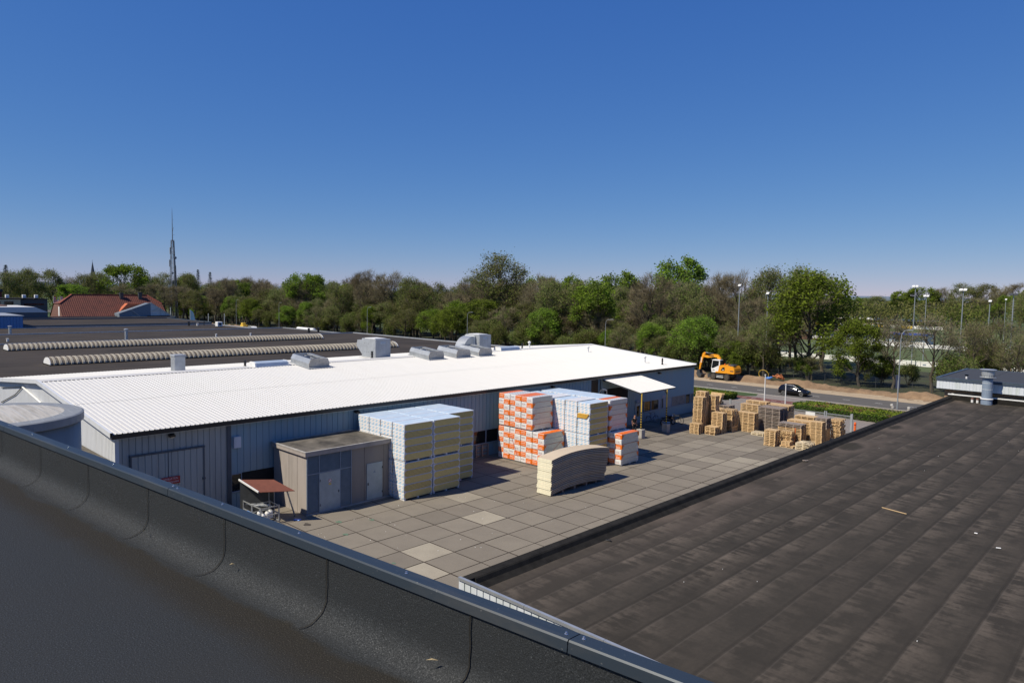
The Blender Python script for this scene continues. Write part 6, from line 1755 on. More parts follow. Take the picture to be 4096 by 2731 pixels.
b = MB(); b.lathe([(.11, 0), (.11, .95), (.09, 1.0), (.02, 1.02)], 12); part('post', b, m['orange'], t); b = MB(); b.lathe([(.115, .70), (.115, .80)], 12); part('reflective_band', b, m['red'], t)
for x, y, tilt, lb in ((2.75, 67.75, -.42, 'leaning weathered white bollard left of the lamp post'), (4.82, 66.6, 0.0, 'upright weathered white bollard right of the lamp post')):
    t = thing('bollard', lb, 'bollard', (x, y, 0), 0, 'white bollards by the lamp post'); t.rotation_euler = (0, tilt, 0)
    b = MB(); b.lathe([(.18, 0), (.17, .5), (.12, .56)], 12); part('post', b, m['concrete'], t); b = MB(); b.lathe([(.175, .40), (.175, .48)], 12); part('reflective_band', b, m['white'], t)
b = MB(); b.lathe([(.04, 0), (.04, .75), (.05, .78), (.05, 1.05), (.02, 1.08)], 8); single('marker_post', b, m['chassis'], 'dark short marker post beside the excavator front wheel', 'post', (-26.4, 75.7, 0))
t = thing('sign_post', 'blue road sign board seen edge-on behind the lamp post', 'road sign', (-.3, 80.6, 0))
b = MB(); b.tube([(0, 0, 0), (0, 0, 2.2)], .04, 8); part('post', b, m['post_grey'], t); b = MB(); b.bevbox(-.28, .28, -.03, .0, 1.0, 2.9, .01); part('board', b, simple('navy_sign', (0.02, .03, .07), .5), t)

def street_lamp(x, y, h, label, arm=1.3, rz=0.0, grp='street lamps along the road'):
    t = thing('street_lamp', label, 'street lamp', (x, y, 0), rz, grp)
    b = MB(); b.tube([(0, 0, 0), (0, 0, 1.1), (0, 0, 1.12), (0, 0, h * .88), (.08, 0, h * .95), (.35, 0, h * .99), (arm, 0, h)], [.09, .09, .065, .045, .042, .04, .035], 10); part('pole', b, m['post_grey'], t)
    b = MB(); b.obox((arm - .05, 0, h + .01), (arm + .5, 0, h + .04), .20, .09); part('lamp_head', b, m['steel'], t)
for x, y, h, lb in ((-52.0, 82, 8.75, 'street lamp rising behind the far corner of the white roof'), (-91.2, 82, 8.9, 'street lamp between the two air units, before the woods'), (-131.1, 82, 9.0, 'street lamp before the brown bare trees left of centre'),
                    (-179.5, 82, 9.2, 'street lamp before the bright green tree on the left'), (-209.7, 82, 9.5, 'street lamp right of the radio mast')):
    street_lamp(x, y, h, lb, 1.3)
street_lamp(3.32, 67.4, 9.75, 'tall street lamp standing on the verge between two white bollards', .75, radians(20))
# floodlight masts of the sports fields
def mast(x, y, h, label, dark=False, rz=0.0, one=False):
    t = thing('floodlight_mast', label, 'floodlight mast', (x, y, 0), rz, 'floodlight masts at the sports fields')
    b = MB(); b.lathe([(.11, 0), (.10, h * .3), (.075, h)], 10); p = part('pole', b, m['post_grey'], t)
    b = MB(); b.obox((-.5, 0, h), (.5, 0, h), .07, .08); part('crossbar', b, m['chassis'], t)
    for xx in ((-.3, .3) if not one else (0.05,)):
        b = MB(); b.prism([(-.12, h + .05), (.42, h - .08), (.42, h + .0), (.1, h + .25), (-.12, h + .28)], 'x', xx - .25, xx + .25)
        b.v = [(px, -py, pz) for px, py, pz in b.v]
        part('floodlight', b, m['chassis'] if dark else m['white'], t)
    if dark:
        b = MB()
        for k in range(int(h / .5)): b.obox((-.3, 0, 1 + k * .45), (.3, 0, 1 + k * .45), .03, .03)
        part('step_iron', b, m['post_grey'], p)
mast(-31.4, 95, 15.5, 'floodlight mast between brown trees above the excavator', one=True)
mast(-26.0, 95, 14.1, 'floodlight mast left of the big bright green tree', one=True)
mast(-11.3, 130, 16.1, 'tallest floodlight mast with twin white heads right of the green tree')
mast(-14.1, 150, 14.3, 'floodlight mast just right of the tallest one')
mast(1.0, 110, 15.2, 'floodlight mast above the left end of the pale fascia building')
mast(0.5, 135, 13.4, 'smaller floodlight mast left of the one above the fascia building', one=True)
mast(8.0, 110, 14.5, 'floodlight mast with dark head and step irons near the right picture edge', True)
mast(-12.0, 230, 14.0, 'farthest small floodlight mast against the right-hand woods', one=True)

# hedges
def hedge(outline, h, label, seed):
    t = thing('hedge', label, 'hedge', (outline[0][0], outline[0][1], 0))
    r = random.Random(seed); ox, oy = outline[0]
    xs = [p[0] for p in outline]; ys = [p[1] for p in outline]
    def inside(x, y):
        c = False; n = len(outline)
        for i in range(n):
            (x1, y1), (x2, y2) = outline[i], outline[(i + 1) % n]
            if (y1 > y) != (y2 > y) and x < (x2 - x1) * (y - y1) / (y2 - y1) + x1: c = not c
        return c
    b = MB(); g = 7
    def leafq(x, y, z, s, mi):
        a = Vector((r.gauss(0, 1), r.gauss(0, 1), r.gauss(0, .6))).normalized(); c = a.cross(Vector((r.gauss(0, 1), r.gauss(0, 1), r.gauss(0, 1)))).normalized()
        p = Vector((x - ox, y - oy, z)); b.add([p - a * s - c * s * .6, p + a * s - c * s * .6, p + a * s + c * s * .6, p - a * s + c * s * .6], [(0, 1, 2, 3)], mi)
    area = (max(xs) - min(xs)) * (max(ys) - min(ys))
    for _ in range(int(area * 85)):
        x = r.uniform(min(xs), max(xs)); y = r.uniform(min(ys), max(ys))
        if inside(x, y):
            z = h * (.86 + .22 * fbm(x, y, .5)) + r.uniform(-.10, .06)
            br = fbm(x + 40, y * 1.6, .35) > .30
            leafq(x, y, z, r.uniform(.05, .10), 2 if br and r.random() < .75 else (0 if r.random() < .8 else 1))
    n = len(outline)
    for i in range(n):
        p = Vector(outline[i]); q = Vector(outline[(i + 1) % n]); L = (q - p).length
        for _ in range(int(L * h * 190)):
            u = r.random(); c = p.lerp(q, u); z = r.random() ** .8 * h
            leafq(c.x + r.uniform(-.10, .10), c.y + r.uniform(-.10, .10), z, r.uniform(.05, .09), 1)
    part('foliage', b, [m['hedge_top'], m['hedge_side'], m['hedge_brown']], t)
    b = MB(); b.add([((x - ox), (y - oy), 0) for x, y in outline] + [((x - ox), (y - oy), h * .74) for x, y in outline], [tuple(range(n, 2 * n))] + [(i, (i + 1) % n, n + (i + 1) % n, n + i) for i in range(n)])
    part('stems', b, m['floor_wood'], t)
hedge([(-40, 53.5), (-18.5, 54.0), (-16.0, 55.6), (-14.6, 57.4), (-14.0, 59.0), (-14.3, 60.5), (-40, 60.6)], .75, 'low clipped yellow-green hedge behind the tallest pallet tower', 3)
hedge([(-5.4, 57.4), (-5.0, 56.4), (-3.6, 56.2), (-1.2, 55.9), (1.0, 55.5), (3.0, 55.2), (7.5, 55.0), (7.5, 60.6), (-4.6, 60.6), (-5.3, 59.4)], .75, 'low clipped yellow-green hedge behind the gate and above the roof edge', 4)
b = MB(); b.add([(-40, 63.3, -.03), (-14.6, 63.3, -.03), (-13.5, 64.6, -.03), (-14.2, 66.7, -.03), (-40, 66.7, -.03)], [(0, 1, 2, 3, 4)]); struct('grass_verge', b, m['grass'])
b = MB(); b.add([(-5.0, 63.3, -.03), (14, 63.3, -.03), (14, 66.7, -.03), (-2.5, 66.7, -.03), (-4.6, 65.6, -.03)], [(0, 1, 2, 3, 4)]); struct('bare_verge', b, m['bare_ground'])
# roadworks materials at the edge of the wood
t = thing('hose_coil', 'yellow hose coil leaning on a thin trunk at the wood edge', 'hose coil', (-21.4, 84.3, .75)); t.rotation_euler = (radians(18), 0, 0)
b = MB()
for k in range(3): b.torus((0, .05 * k, 0), .85 - .03 * k, .035, 'y', 28, 6)
part('hose', b, m['yellow'], t)
b = MB(); b.obox((-.9, .05, -.02), (.9, .05, -.02), .05, .03); part('tie', b, m['black'], t)
t = thing('cable_reel', 'blue cable coils heaped beside the yellow hose', 'cable coil', (-20.6, 84.0, .25))
b = MB()
for k in range(4): b.torus((.1 * k, .1 * k, .07 * k), .55 - .05 * k, .05, 'z', 20, 6)
part('cable', b, m['blue_plastic'], t)
t = thing('pipe_heap', 'heap of rust-orange bent duct pieces beside the blue coils', 'pipe heap', (-19.2, 84.1, .1))
r_ = random.Random(6)
for k in range(9):
    b = MB(); x, y, z = r_.uniform(-.9, .8), r_.uniform(-.3, .4), r_.uniform(.1, .7); b.tube([(x, y, z), (x + r_.uniform(.2, .5), y, z + r_.uniform(-.1, .5)), (x + r_.uniform(.5, .9), y + .1, z - .1)], .10, 7); part('duct_piece', b, simple('rusty_orange', (.42, .14, .05), .7, 0, .2), t)
b = MB(); b.tube([(-24.6, 83.6, .22), (-21.0, 82.9, .25)], .06, 8); single('steel_pipe', b, m['steel_grey'], 'grey pipe lying on the soil left of the yellow hose coil', 'pipe')
t = thing('trailer', 'white tank trailer parked by the far road behind the dark roofs', 'trailer', (-152.5, 76, 0))
b = MB(); b.lathe([(.2, -4.6), (.62, -4.4), (.62, 4.4), (.2, 4.6)], 16, (0, 0, 2.05), 'x'); part('tank', b, m['white'], t)
b = MB(); b.box(-4.4, 4.4, -.5, .5, 1.1, 1.45); part('frame', b, m['chassis'], t)
for x in (-3, 2.2, 3.4):
    b = MB(); b.lathe([(.5, -.9), (.5, .9)], 14, (x, 0, .5), 'y'); part('wheel', b, m['rubber'], t)
t = thing('mini_digger', 'small yellow machine working on the far sand strip', 'digger', (-195.5, 78, 0))
b = MB(); b.bevbox(-1.1, 1.1, -.8, .8, .7, 1.5, .1); part('body', b, m['yellow'], t); b = MB(); b.bevbox(-.9, .3, -.6, .6, 1.5, 2.2, .1); part('cab', b, m['yellow'], t)
for y in (-.7, .7):
    b = MB(); b.prism([(-1.2, .25), (-1.0, 0), (1.0, 0), (1.2, .25), (1.0, .6), (-1.0, .6)], 'y', y - .2, y + .2); part('track', b, m['rubber'], t)
t = thing('parked_van', 'white and red car on the far road beside the sand', 'car', (-186, 76.5, 0))
b = MB(); b.prism([(-2, .3), (2, .3), (2.05, .8), (1.2, .95), (.6, 1.45), (-1.6, 1.45), (-2, .9)], 'y', -.85, .85); part('body', b, m['white'], t)
b = MB(); b.prism([(1.0, .97), (.55, 1.38), (-1.5, 1.38), (-1.8, .97)], 'y', -.87, .87); part('window', b, m['glass'], t)
b = MB(); b.box(-2.02, 2.0, -.88, .88, .45, .6); part('red_stripe', b, m['red'], t)
for x in (-1.25, 1.25):
    b = MB(); b.lathe([(.32, -.86), (.32, .86)], 14, (x, 0, .32), 'y'); part('wheel', b, m['rubber'], t)
# =================================================================== trees
def grow(seed, H, spread, kind, stems=1, base=.28):
    """returns (wood builder, crown builder); kind: leaf, bud, bare, shrub"""
    r = random.Random(seed)
    wood = MB(); crown = MB()
    tips = []
    cz = H * (.50 if kind in ('shrub', 'low') else .60); rz_ = H * (.52 if kind in ('shrub', 'low') else .42); rx = spread / 2
    lop = [(r.uniform(0, 6.28), r.uniform(.62, 1.22)) for _ in range(7)]
    def inside(p):
        a = math.atan2(p.y, p.x); k = 1.0
        for ph, s in lop: k += (s - 1) * max(0, cos(a - ph)) ** 3
        return (p.x / (rx * k)) ** 2 + (p.y / (rx * k)) ** 2 + ((p.z - cz) / rz_) ** 2 < 1.0
    def branch(p, d, L, rad, depth):
        pts = [p]; q = p; dd = d
        n = 3 if depth < 2 else 2
        for i in range(n):
            dd = (dd + Vector((r.gauss(0, .13), r.gauss(0, .13), r.gauss(.03, .10)))).normalized(); q = q + dd * (L / n); pts.append(q)
        wood.tube(pts, [rad * (1 - .45 * i / n) for i in range(n + 1)], 6 if depth < 2 else (4 if depth < 3 else 3), 0, False)
        if depth >= 4 or rad < .012: tips.append((q, dd, L)); return
        k = r.choice((3, 4)) if depth < 3 else 3
        for i in range(k):
            u = 1.0 if i == 0 else r.uniform(.45, 1.0)
            s = pts[0].lerp(pts[-1], u) if u < 1 else q
            ax = dd.cross(Vector((r.gauss(0, 1), r.gauss(0, 1), r.gauss(0, 1)))).normalized()
            ang = r.uniform(.30, .75) if i else r.uniform(.05, .3)
            nd = (Matrix.Rotation(ang, 3, ax) @ dd + Vector((0, 0, .12))).normalized()
            L2 = L * r.uniform(.60, .80)
            if not inside(s + nd * L2 * .8):
                L2 *= .55
                if not inside(s + nd * L2 * .6): tips.append((s, nd, L2)); continue
            branch(s, nd, L2, rad * r.uniform(.50, .62), depth + 1)
    if kind == 'shrub':
        for i in range(stems):
            a = 2 * pi * i / stems + r.uniform(-.4, .4); d = Vector((cos(a) * .45, sin(a) * .45, 1)).normalized()
            branch(Vector((cos(a) * .2, sin(a) * .2, 0)), d, H * .38, .05 + .006 * H, 1)
    else:
        th = H * base; rad = .018 * H + .04; pts = [Vector((0, 0, -.3))]; q = Vector((0, 0, 0))
        lean = Vector((r.gauss(0, .05), r.gauss(0, .05), 1))
        top = H * .72; n = 7; line = []
        for i in range(n + 1):
            line.append(Vector((lean.x * top * i / n + r.gauss(0, .012) * H * (i > 0), lean.y * top * i / n + r.gauss(0, .012) * H * (i > 0), top * i / n)))
        wood.tube([line[0] + Vector((0, 0, -.3))] + line, [rad * 1.5] + [rad * (1.12 - .9 * i / n) for i in range(n + 1)], 8, 0, False)
        m_ = r.randint(9, 12) if kind != 'low' else 17
        for i in range(m_):
            u = base / .72 + (1 - base / .72) * (i + r.random() * .6) / m_; u = min(u, .99)
            s = line[int(u * n)].lerp(line[min(n, int(u * n) + 1)], u * n - int(u * n))
            a = i * 2.4 + r.uniform(-.5, .5); el = .55 + .75 * u
            d = Vector((cos(a), sin(a), el)).normalized(); L = rx * (1.05 - .55 * abs(u - .5)) * r.uniform(.55, .75)
            branch(s, d, L, rad * (.50 - .25 * u), 1)
        branch(line[-1], Vector((0, 0, 1)), H * .14, rad * .22, 2)
    # twigs and leaves
    def ribbon(p, d, L, w):
        s = d.cross(Vector((r.gauss(0, 1), r.gauss(0, 1), r.gauss(0, 1))))
        if s.length < .01: return
        s = s.normalized() * w; e = p + d * L
        crown.add([p - s, p + s, e + s * .3, e - s * .3], [(0, 1, 2, 3)], 2)
    def lf(p, s, mi):
        a = Vector((r.gauss(0, 1), r.gauss(0, 1), r.gauss(0, .55))).normalized(); c = a.cross(Vector((r.gauss(0, 1), r.gauss(0, 1), r.gauss(0, 1))))
        if c.length < .05: return
        c = c.normalized() * s * .62; a = a * s
        crown.add([p - a, p + c, p + a, p - c], [(0, 1, 2, 3)], mi)
    nt, nl, ls, cl = {'leaf': (3, 27, .19, .42), 'bud': (9, 17, .15, .62), 'bare': (15, 2, .09, .55), 'sparse': (5, 5, .11, .5), 'low': (5, 44, .18, .55), 'shrub': (8, 20, .13, .50)}[kind]
    if len(tips) > 430: tips = r.sample(tips, 430)
    f = 330 / max(60, len(tips)); nl = max(2, int(nl * f)); nt = max(1, int(nt * f))
    for p, d, L in tips:
        mi0 = 0 if r.random() < .62 else 1
        for _ in range(nt):
            dd = (d + Vector((r.gauss(0, .55), r.gauss(0, .55), r.gauss(.12, .45)))).normalized()
            ribbon(p + Vector((r.gauss(0, .3), r.gauss(0, .3), r.gauss(0, .3))) * .6, dd, r.uniform(.5, 1.3) * (H / 14) ** .5, r.uniform(.012, .024))
        for _ in range(nl):
            q = p + d * r.uniform(-.2, .6) + Vector((r.gauss(0, cl), r.gauss(0, cl), r.gauss(0, cl * .75)))
            if q.z < .15: continue
            lf(q, ls * r.uniform(.6, 1.3), mi0 if r.random() < .85 else 1 - mi0)
    return wood, crown

LM = {'sparse': ['leaf_olive', 'leaf_mid', 'twig'], 'low': ['leaf_bright', 'leaf_mid', 'twig'], 'leaf': ['leaf_bright', 'leaf_mid', 'twig'], 'bud': ['leaf_olive', 'leaf_mid', 'twig'], 'bare': ['leaf_olive', 'twig', 'twig'], 'shrub': ['leaf_mid', 'leaf_olive', 'twig']}
PROTO = {}
def proto(kind, i):
    if (kind, i) not in PROTO:
        H = {'sparse': 12, 'low': 14, 'leaf': 14, 'bud': 15, 'bare': 15, 'shrub': 5.5}[kind]; sp = {'sparse': 8, 'low': 11, 'leaf': 10, 'bud': 9.5, 'bare': 9, 'shrub': 6}[kind]
        w, c = grow(100 + i * 7 + len(kind) * 31, H, sp, kind, 6, .12 if kind == 'low' else .28)
        PROTO[(kind, i)] = (w.mesh('trunk', m['bark'], True), c.mesh('crown', [m[k] for k in LM[kind]]), H, sp)
    return PROTO[(kind, i)]
rt = random.Random(77)
def tree(x, y, h, w, kind, label, group=None, z=0.0, i=None, name='tree'):
    i = rt.randrange(3) if i is None else i
    wm, cm, H, sp = proto(kind, i)
    t = thing(name, label, 'tree' if name == 'tree' else 'shrub', (x, y, z), rt.uniform(0, 6.28), group)
    t.scale = (w / sp, w / sp, h / H)
    part('trunk', wm, None, t); part('crown', cm, None, t)
    return t
K = {'leaf': 'bright green leafy', 'bud': 'olive budding', 'bare': 'bare brown'}
# trees one can point at
for x, y, h, w, k, lb in (
 (-191.7, 98, 18.3, 13, 'leaf', 'bright green round tree on the left, above the white trailer'),
 (-159.9, 102, 19.4, 13, 'bare', 'bare brown tree with purple-brown crown, left of centre'),
 (-143.5, 100, 18.6, 14, 'bare', 'broad bare brown tree right of the other bare one, left of centre'),
 (-101.4, 102, 22.6, 14.5, 'bud', 'tallest tree of the skyline, olive with open airy crown'),
 (-64.1, 94, 15.8, 11, 'leaf', 'dense bright green tree behind the middle street lamp'),
 (-51.4, 97, 17.3, 11, 'bare', 'bare tan tree with visible trunk behind the white roof corner'),
 (-67.5, 135, 22.4, 15, 'leaf', 'tall green tree rising over the bare ones right of centre'),
 (-89.9, 140, 19.2, 14, 'leaf', 'dark green treetop left of the tall green tree right of centre'),
 (-88.7, 104, 17.6, 11, 'bare', 'bare pale tree just right of the tallest tree'),
 (-16.4, 90.5, 16.8, 13.5, 'low', 'big bright green tree standing behind the black hatchback'),
 (-7.6, 87.6, 9.8, 7.6, 'low', 'smaller leafy tree right of the big bright green one'),
 (1.8, 89.9, 11.0, 7.5, 'sparse', 'tree with stout pale trunk beside the pale fascia building'),
 (-3.4, 89.5, 10.0, 6.0, 'sparse', 'thin-branched bare tree between the leafy tree and the stout trunk'),
 (-22.8, 87.3, 10.0, 5.0, 'bud', 'slender multi-stemmed tree beside the yellow hose coil'),
 (-26.4, 89.0, 6.8, 6.0, 'bare', 'bushy leafless clump right of the excavator'),
 (-35.2, 88, 9.2, 8.5, 'low', 'low spreading green tree right behind the excavator boom')):
    o = tree(x, y, h, w, k, lb)
    if 'stout' in lb: o.children[0].data = o.children[0].data.copy(); o.children[0].data.materials[0] = m['bark_pale']
# rows that nothing tells apart
def row(pts, kind_of, label, group):
    for (x, y, h, w) in pts:
        k = kind_of(); tree(x, y, h, w, k, label[k], group + ', ' + k)
L1 = {k: '%s tree in the roadside wood left of the bright green centre tree' % K[k] for k in K}
pts = []
x = -285.0
while x < -70:
    pts.append((x + rt.uniform(-2.5, 2.5), rt.uniform(93, 108), rt.uniform(13.0, 17.0), rt.uniform(9, 12.5))); x += rt.uniform(6.0, 8.5)
row(pts, lambda: rt.choice(('bud', 'bud', 'bare', 'bud', 'bare', 'bare', 'bud', 'bare', 'leaf')), L1, 'roadside wood, left part')
L2 = {k: '%s tree in the wood behind the excavator and white roof corner' % K[k] for k in K}
pts = [(-46.9, 105, 15.7, 9.5), (-44.1, 112, 17.6, 9.5), (-38.8, 110, 18.2, 9.5), (-33.2, 111, 18.8, 9.5), (-27.9, 113, 18.8, 10), (-22.8, 113, 17.4, 9), (-57, 103, 14.5, 9.5), (-41.5, 98, 12.5, 8), (-30.5, 100, 13, 8.5), (-54, 112, 16, 10), (-20, 106, 13.5, 8)]
row(pts, lambda: rt.choice(('bare', 'bare', 'bare', 'bud')), L2, 'wood behind the excavator')
L3 = {k: '%s tree of the second row across the playing field, left and centre' % K[k] for k in K}
pts = []; x = -330.0
while x < -45:
    pts.append((x + rt.uniform(-3, 3), rt.uniform(122, 150), rt.uniform(14.5, 18.5), rt.uniform(10, 13.5))); x += rt.uniform(7.5, 10.5)
row(pts, lambda: rt.choice(('bud', 'bare', 'bud', 'bare', 'bud', 'leaf', 'bare')), L3, 'second tree row')
L4 = {k: '%s tree behind the sports fields at the right' % K[k] for k in K}
pts = [(-106, 420, 15, 16), (-93, 424, 17.6, 17), (-81, 420, 20, 16), (-72, 426, 20.2, 16), (-63, 420, 22, 17), (-53, 423, 21.6, 17), (-43, 420, 21, 16), (-35, 418, 22.5, 17), (-25, 420, 21, 17), (-15, 420, 21, 17),
       (-120, 430, 14, 16), (-135, 440, 15, 16), (-150, 430, 15, 17), (-100, 400, 11, 14), (-60, 400, 13, 14), (-48, 395, 15, 15), (-38, 380, 15, 15), (-28, 350, 16, 14), (-20, 330, 16.5, 14), (-14, 300, 17, 14), (-9, 270, 17.5, 13), (-4, 240, 18, 13),
       (4.5, 190, 16.5, 12), (8, 185, 16.5, 11), (0.5, 196, 16, 11), (-2.5, 214, 16, 11)]
row(pts, lambda: rt.choice(('bud', 'bud', 'bare', 'leaf')), L4, 'wood behind the sports fields')
L5 = {k: '%s tree at the far left behind the farmhouse' % K[k] for k in K}
pts = [(-268, 26.7, 17.2, 9), (-268, 33.7, 18.3, 10), (-266, 40.2, 18.1, 11), (-270, 46.3, 16.2, 10), (-268, 52.0, 17.3, 11), (-262, 63.8, 21.0, 16), (-270, 72.3, 17.8, 10), (-268, 79.7, 18.2, 12), (-268, 88.1, 18.4, 11), (-290, 97, 18.5, 12),
       (-250, 58, 14, 11), (-252, 70, 14.5, 12), (-250, 80, 14, 12), (-285, 60, 18, 13), (-285, 36, 18, 13), (-240, 88, 13, 10), (-285, 20, 18.5, 13), (-270, 18, 17, 11), (-255, 44, 13.5, 11), (-235, 78, 12, 9)]
row(pts, lambda: rt.choice(('bud', 'leaf', 'bare', 'bud')), L5, 'trees behind the farmhouse')
for x, y, h in ((-300, 33.0, 21.0), (-330, 118, 22.5), (-330, 124, 21.5)):
    t = thing('conifer', 'dark conifer tip standing above the left skyline', 'tree', (x, y, 0), 0, 'dark conifers on the left skyline')
    b = MB(); b.tube([(0, 0, 0), (0, 0, h)], [.3, .05], 6); part('trunk', b, m['bark'], t)
    b = MB(); rc = random.Random(int(h * 10))
    for _ in range(1500):
        z = rc.uniform(.25, 1) * h; R = (1 - (z / h)) * 4.2 + .35; a = rc.uniform(0, 6.28); q = rc.random() ** .5 * R; p = Vector((q * cos(a), q * sin(a), z - q * .25)); d = Vector((cos(a), sin(a), -.2)) * .55; s = Vector((-sin(a), cos(a), 0)) * .25
        b.add([p - s, p + s, p + d], [(0, 1, 2)])
    part('crown', b, m['leaf_dark'], t)
L6 = {k: 'lower %s tree filling the roadside wood, left and centre' % K[k] for k in K}
pts = []; x = -290.0
while x < -58:
    pts.append((x + rt.uniform(-2, 2), rt.uniform(93, 99), rt.uniform(7.5, 11.5), rt.uniform(7, 9.5))); pts.append((x + rt.uniform(-2, 2), rt.uniform(109, 119), rt.uniform(9.0, 13.5), rt.uniform(9, 11))); x += rt.uniform(4.5, 6.5)
row(pts, lambda: rt.choice(('bud', 'bare', 'bud', 'bud', 'bare', 'leaf')), L6, 'lower trees of the roadside wood')
L7 = {k: 'lower %s tree in the wood right behind the excavator' % K[k] for k in K}
pts = []; x = -60.0
while x < -23:
    pts.append((x + rt.uniform(-1.5, 1.5), rt.uniform(93, 99), rt.uniform(6.5, 10.0), rt.uniform(6, 8.0))); pts.append((x + rt.uniform(-2, 2), rt.uniform(102, 117), rt.uniform(9.0, 13.5), rt.uniform(8, 10))); x += rt.uniform(3.6, 5.2)
row(pts, lambda: rt.choice(('bare', 'bud', 'bare', 'bud')), L7, 'lower trees behind the excavator')
# undergrowth along the wood edge
def shrubs(x0, x1, ya, yb, ha, hb, step, label, group):
    x = x0
    while x < x1:
        h = rt.uniform(ha, hb); k = rt.choice(('shrub', 'shrub', 'bud', 'low', 'sparse'))
        if k != 'shrub': h *= rt.uniform(1.1, 1.5)
        tree(x + rt.uniform(-1, 1), rt.uniform(ya, yb), h, h * rt.uniform(.8, 1.25) * (1 if k == 'shrub' else .8), k, label, group, name='shrub'); x += rt.uniform(.7, 1.2) * step * .8
shrubs(-290, -58, 87.5, 93, 4.0, 7.5, 4.6, 'green shrub in the undergrowth along the far road, left and centre', 'roadside shrubs, left')
shrubs(-58, -26, 86.5, 92, 3.6, 6.5, 3.0, 'green shrub behind the excavator and the white roof corner', 'shrubs behind the excavator')
shrubs(-26, -1, 88.5, 96, 2.0, 3.6, 3.2, 'low shrub under the trees behind the black hatchback', 'shrubs behind the hatchback')
shrubs(4, 24, 90, 104, 3.0, 5.6, 2.9, 'green shrub above the pale fascia building', 'shrubs above the fascia building')
shrubs(2, 22, 102, 114, 4.5, 7.0, 4.2, 'taller shrub before the floodlight masts at the right', 'shrubs before the floodlight masts')
shrubs(-190, -55, 112, 118, 4, 7, 6.5, 'green shrub deeper in the roadside wood', 'shrubs deeper in the wood')

shrubs(-33, -21, 86.2, 90, 3.4, 5.6, 2.4, 'green shrub between the excavator and the yellow hose coil', 'shrubs by the hose coil')
L8 = 'sparse budding tree standing in the shrubs at the right'
for x, y, h, w in ((5.5, 97, 9.5, 6), (8.5, 101, 10.5, 7), (11.5, 96, 8.5, 6), (14, 103, 11, 7), (4, 106, 10, 6), (17, 99, 10, 7), (-12, 100, 9, 6), (-9, 106, 10, 6)): tree(x, y, h, w, 'sparse', L8, 'sparse trees at the right')

# fence along the wood edge
t = thing('mesh_fence', 'dark mesh fence running along the foot of the trees behind the hatchback', 'fence', (-30, 86.8, 0))
b = MB()
for k in range(16): b.obox((k * 2.5, 0, 0), (k * 2.5, 0, 1.6), .05, .05)
part('post', b, m['chassis'], t)
b = MB()
for z in (.1, .5, .9, 1.3, 1.58): b.obox((0, 0, z), (37.5, 0, z), .012, .012)
for k in range(190): b.obox((k * .2, 0, .1), (k * .2, 0, 1.58), .006, .006)
part('mesh', b, m['chassis'], t)

# =================================================================== sports fields
def boards(x0, x1, y, h, label, seed, cols=('white',)):
    t = thing('advertising_boards', label, 'boards', (x0, y, 0)); r = random.Random(seed)
    b = MB(); b.tube([(0, -.1, h + .12), (x1 - x0, -.1, h + .12)], .035, 6)
    n = int((x1 - x0) / 2.5)
    for k in range(n + 1): b.obox((k * 2.5, -.1, 0), (k * 2.5, -.1, h + .12), .06, .06)
    part('rail', b, m['steel'], t)
    b = MB()
    for k in range(n):
        b.box(k * 2.5, k * 2.5 + 2.5, -.06, -.03, .08, h, r.choice(range(len(cols))))
    p = part('panel_row', b, [m[c] for c in cols], t)
    b = MB()
    for k in range(n):
        u = r.random()
        if u < .5:
            a = r.uniform(.2, .6); b.box(k * 2.5 + a, k * 2.5 + a + r.uniform(.6, 1.4), -.068, -.062, h * .35, h * .62)
    part('print', b, m['frame'], p)
boards(-60, 24, 131.5, .95, 'white advertising boards along the near edge of the sports pitch', 1)
boards(-46, -3, 193.5, 1.0, 'white advertising boards across the pitch before the blue-doored pavilion', 2)
boards(-112, -52, 338, 1.3, 'white advertising boards before the far tan clubhouse', 3, ('white', 'white', 'pale_blue_glass', 'white', 'yellow'))
boards(2, 26, 121, .95, 'white boards behind the shrubs above the fascia building', 5)
t = thing('pavilion', 'low white sports pavilion with blue doors across the pitch', 'pavilion', (-36, 205, 0))
b = MB(); b.box(-60, -27, 206, 214, 0, 3.2); part('wall', b, m['white'], t, True)
b = MB(); b.box(-60.5, -26.5, 204.6, 214.5, 3.2, 3.45); b.box(-60, -44, 206.5, 213.5, 3.45, 3.7); rfp = part('roof', b, simple('pavilion_felt', (.20, .15, .14), .9), t, True)
b = MB(); b.box(-35.5, -26.4, 204.45, 204.6, 3.0, 3.6); part('blue_fascia', b, simple('royal_blue', (.03, .09, .42), .5), rfp, True)
b = MB(); b.lathe([(.9, 3.5), (.8, 4.2), (.2, 4.6)], 12, (-33.5, 208, 0)); part('roof_vent', b, m['chassis'], rfp, True)
for x in (-40.6,): 
    b = MB(); b.box(x - .9, x + .9, 205.9, 206.02, 0, 2.5); d = part('door', b, simple('blue_door', (.03, .10, .40), .5), t, True)
    b = MB(); b.box(x - .7, x - .1, 205.86, 205.9, 1.0, 2.2); b.box(x + .1, x + .7, 205.86, 205.9, 1.0, 2.2); part('pane', b, m['white'], d, True)
for x in (-56, -52, -48, -44.5, -37.5, -34.5, -31): 
    b = MB(); b.box(x - 1.1, x + 1.1, 205.93, 206.03, .9, 2.5); part('window', b, m['pale_blue_glass'], t, True)
b = MB(); b.box(-60, -27, 205.85, 206.01, 0, .5); part('plinth', b, m['brick_red'], t, True)
t = thing('red_container', 'dark red container hut left of the white pavilion', 'container', (-62.5, 207, 0))
b = MB(); ribs(b, (-66, 206), (-61.8, 206), 0, 2.6, .3, .06, .04); b.box(-66, -61.8, 206.06, 210, 0, 2.55); part('shell', b, m['brick_red'], t, True)
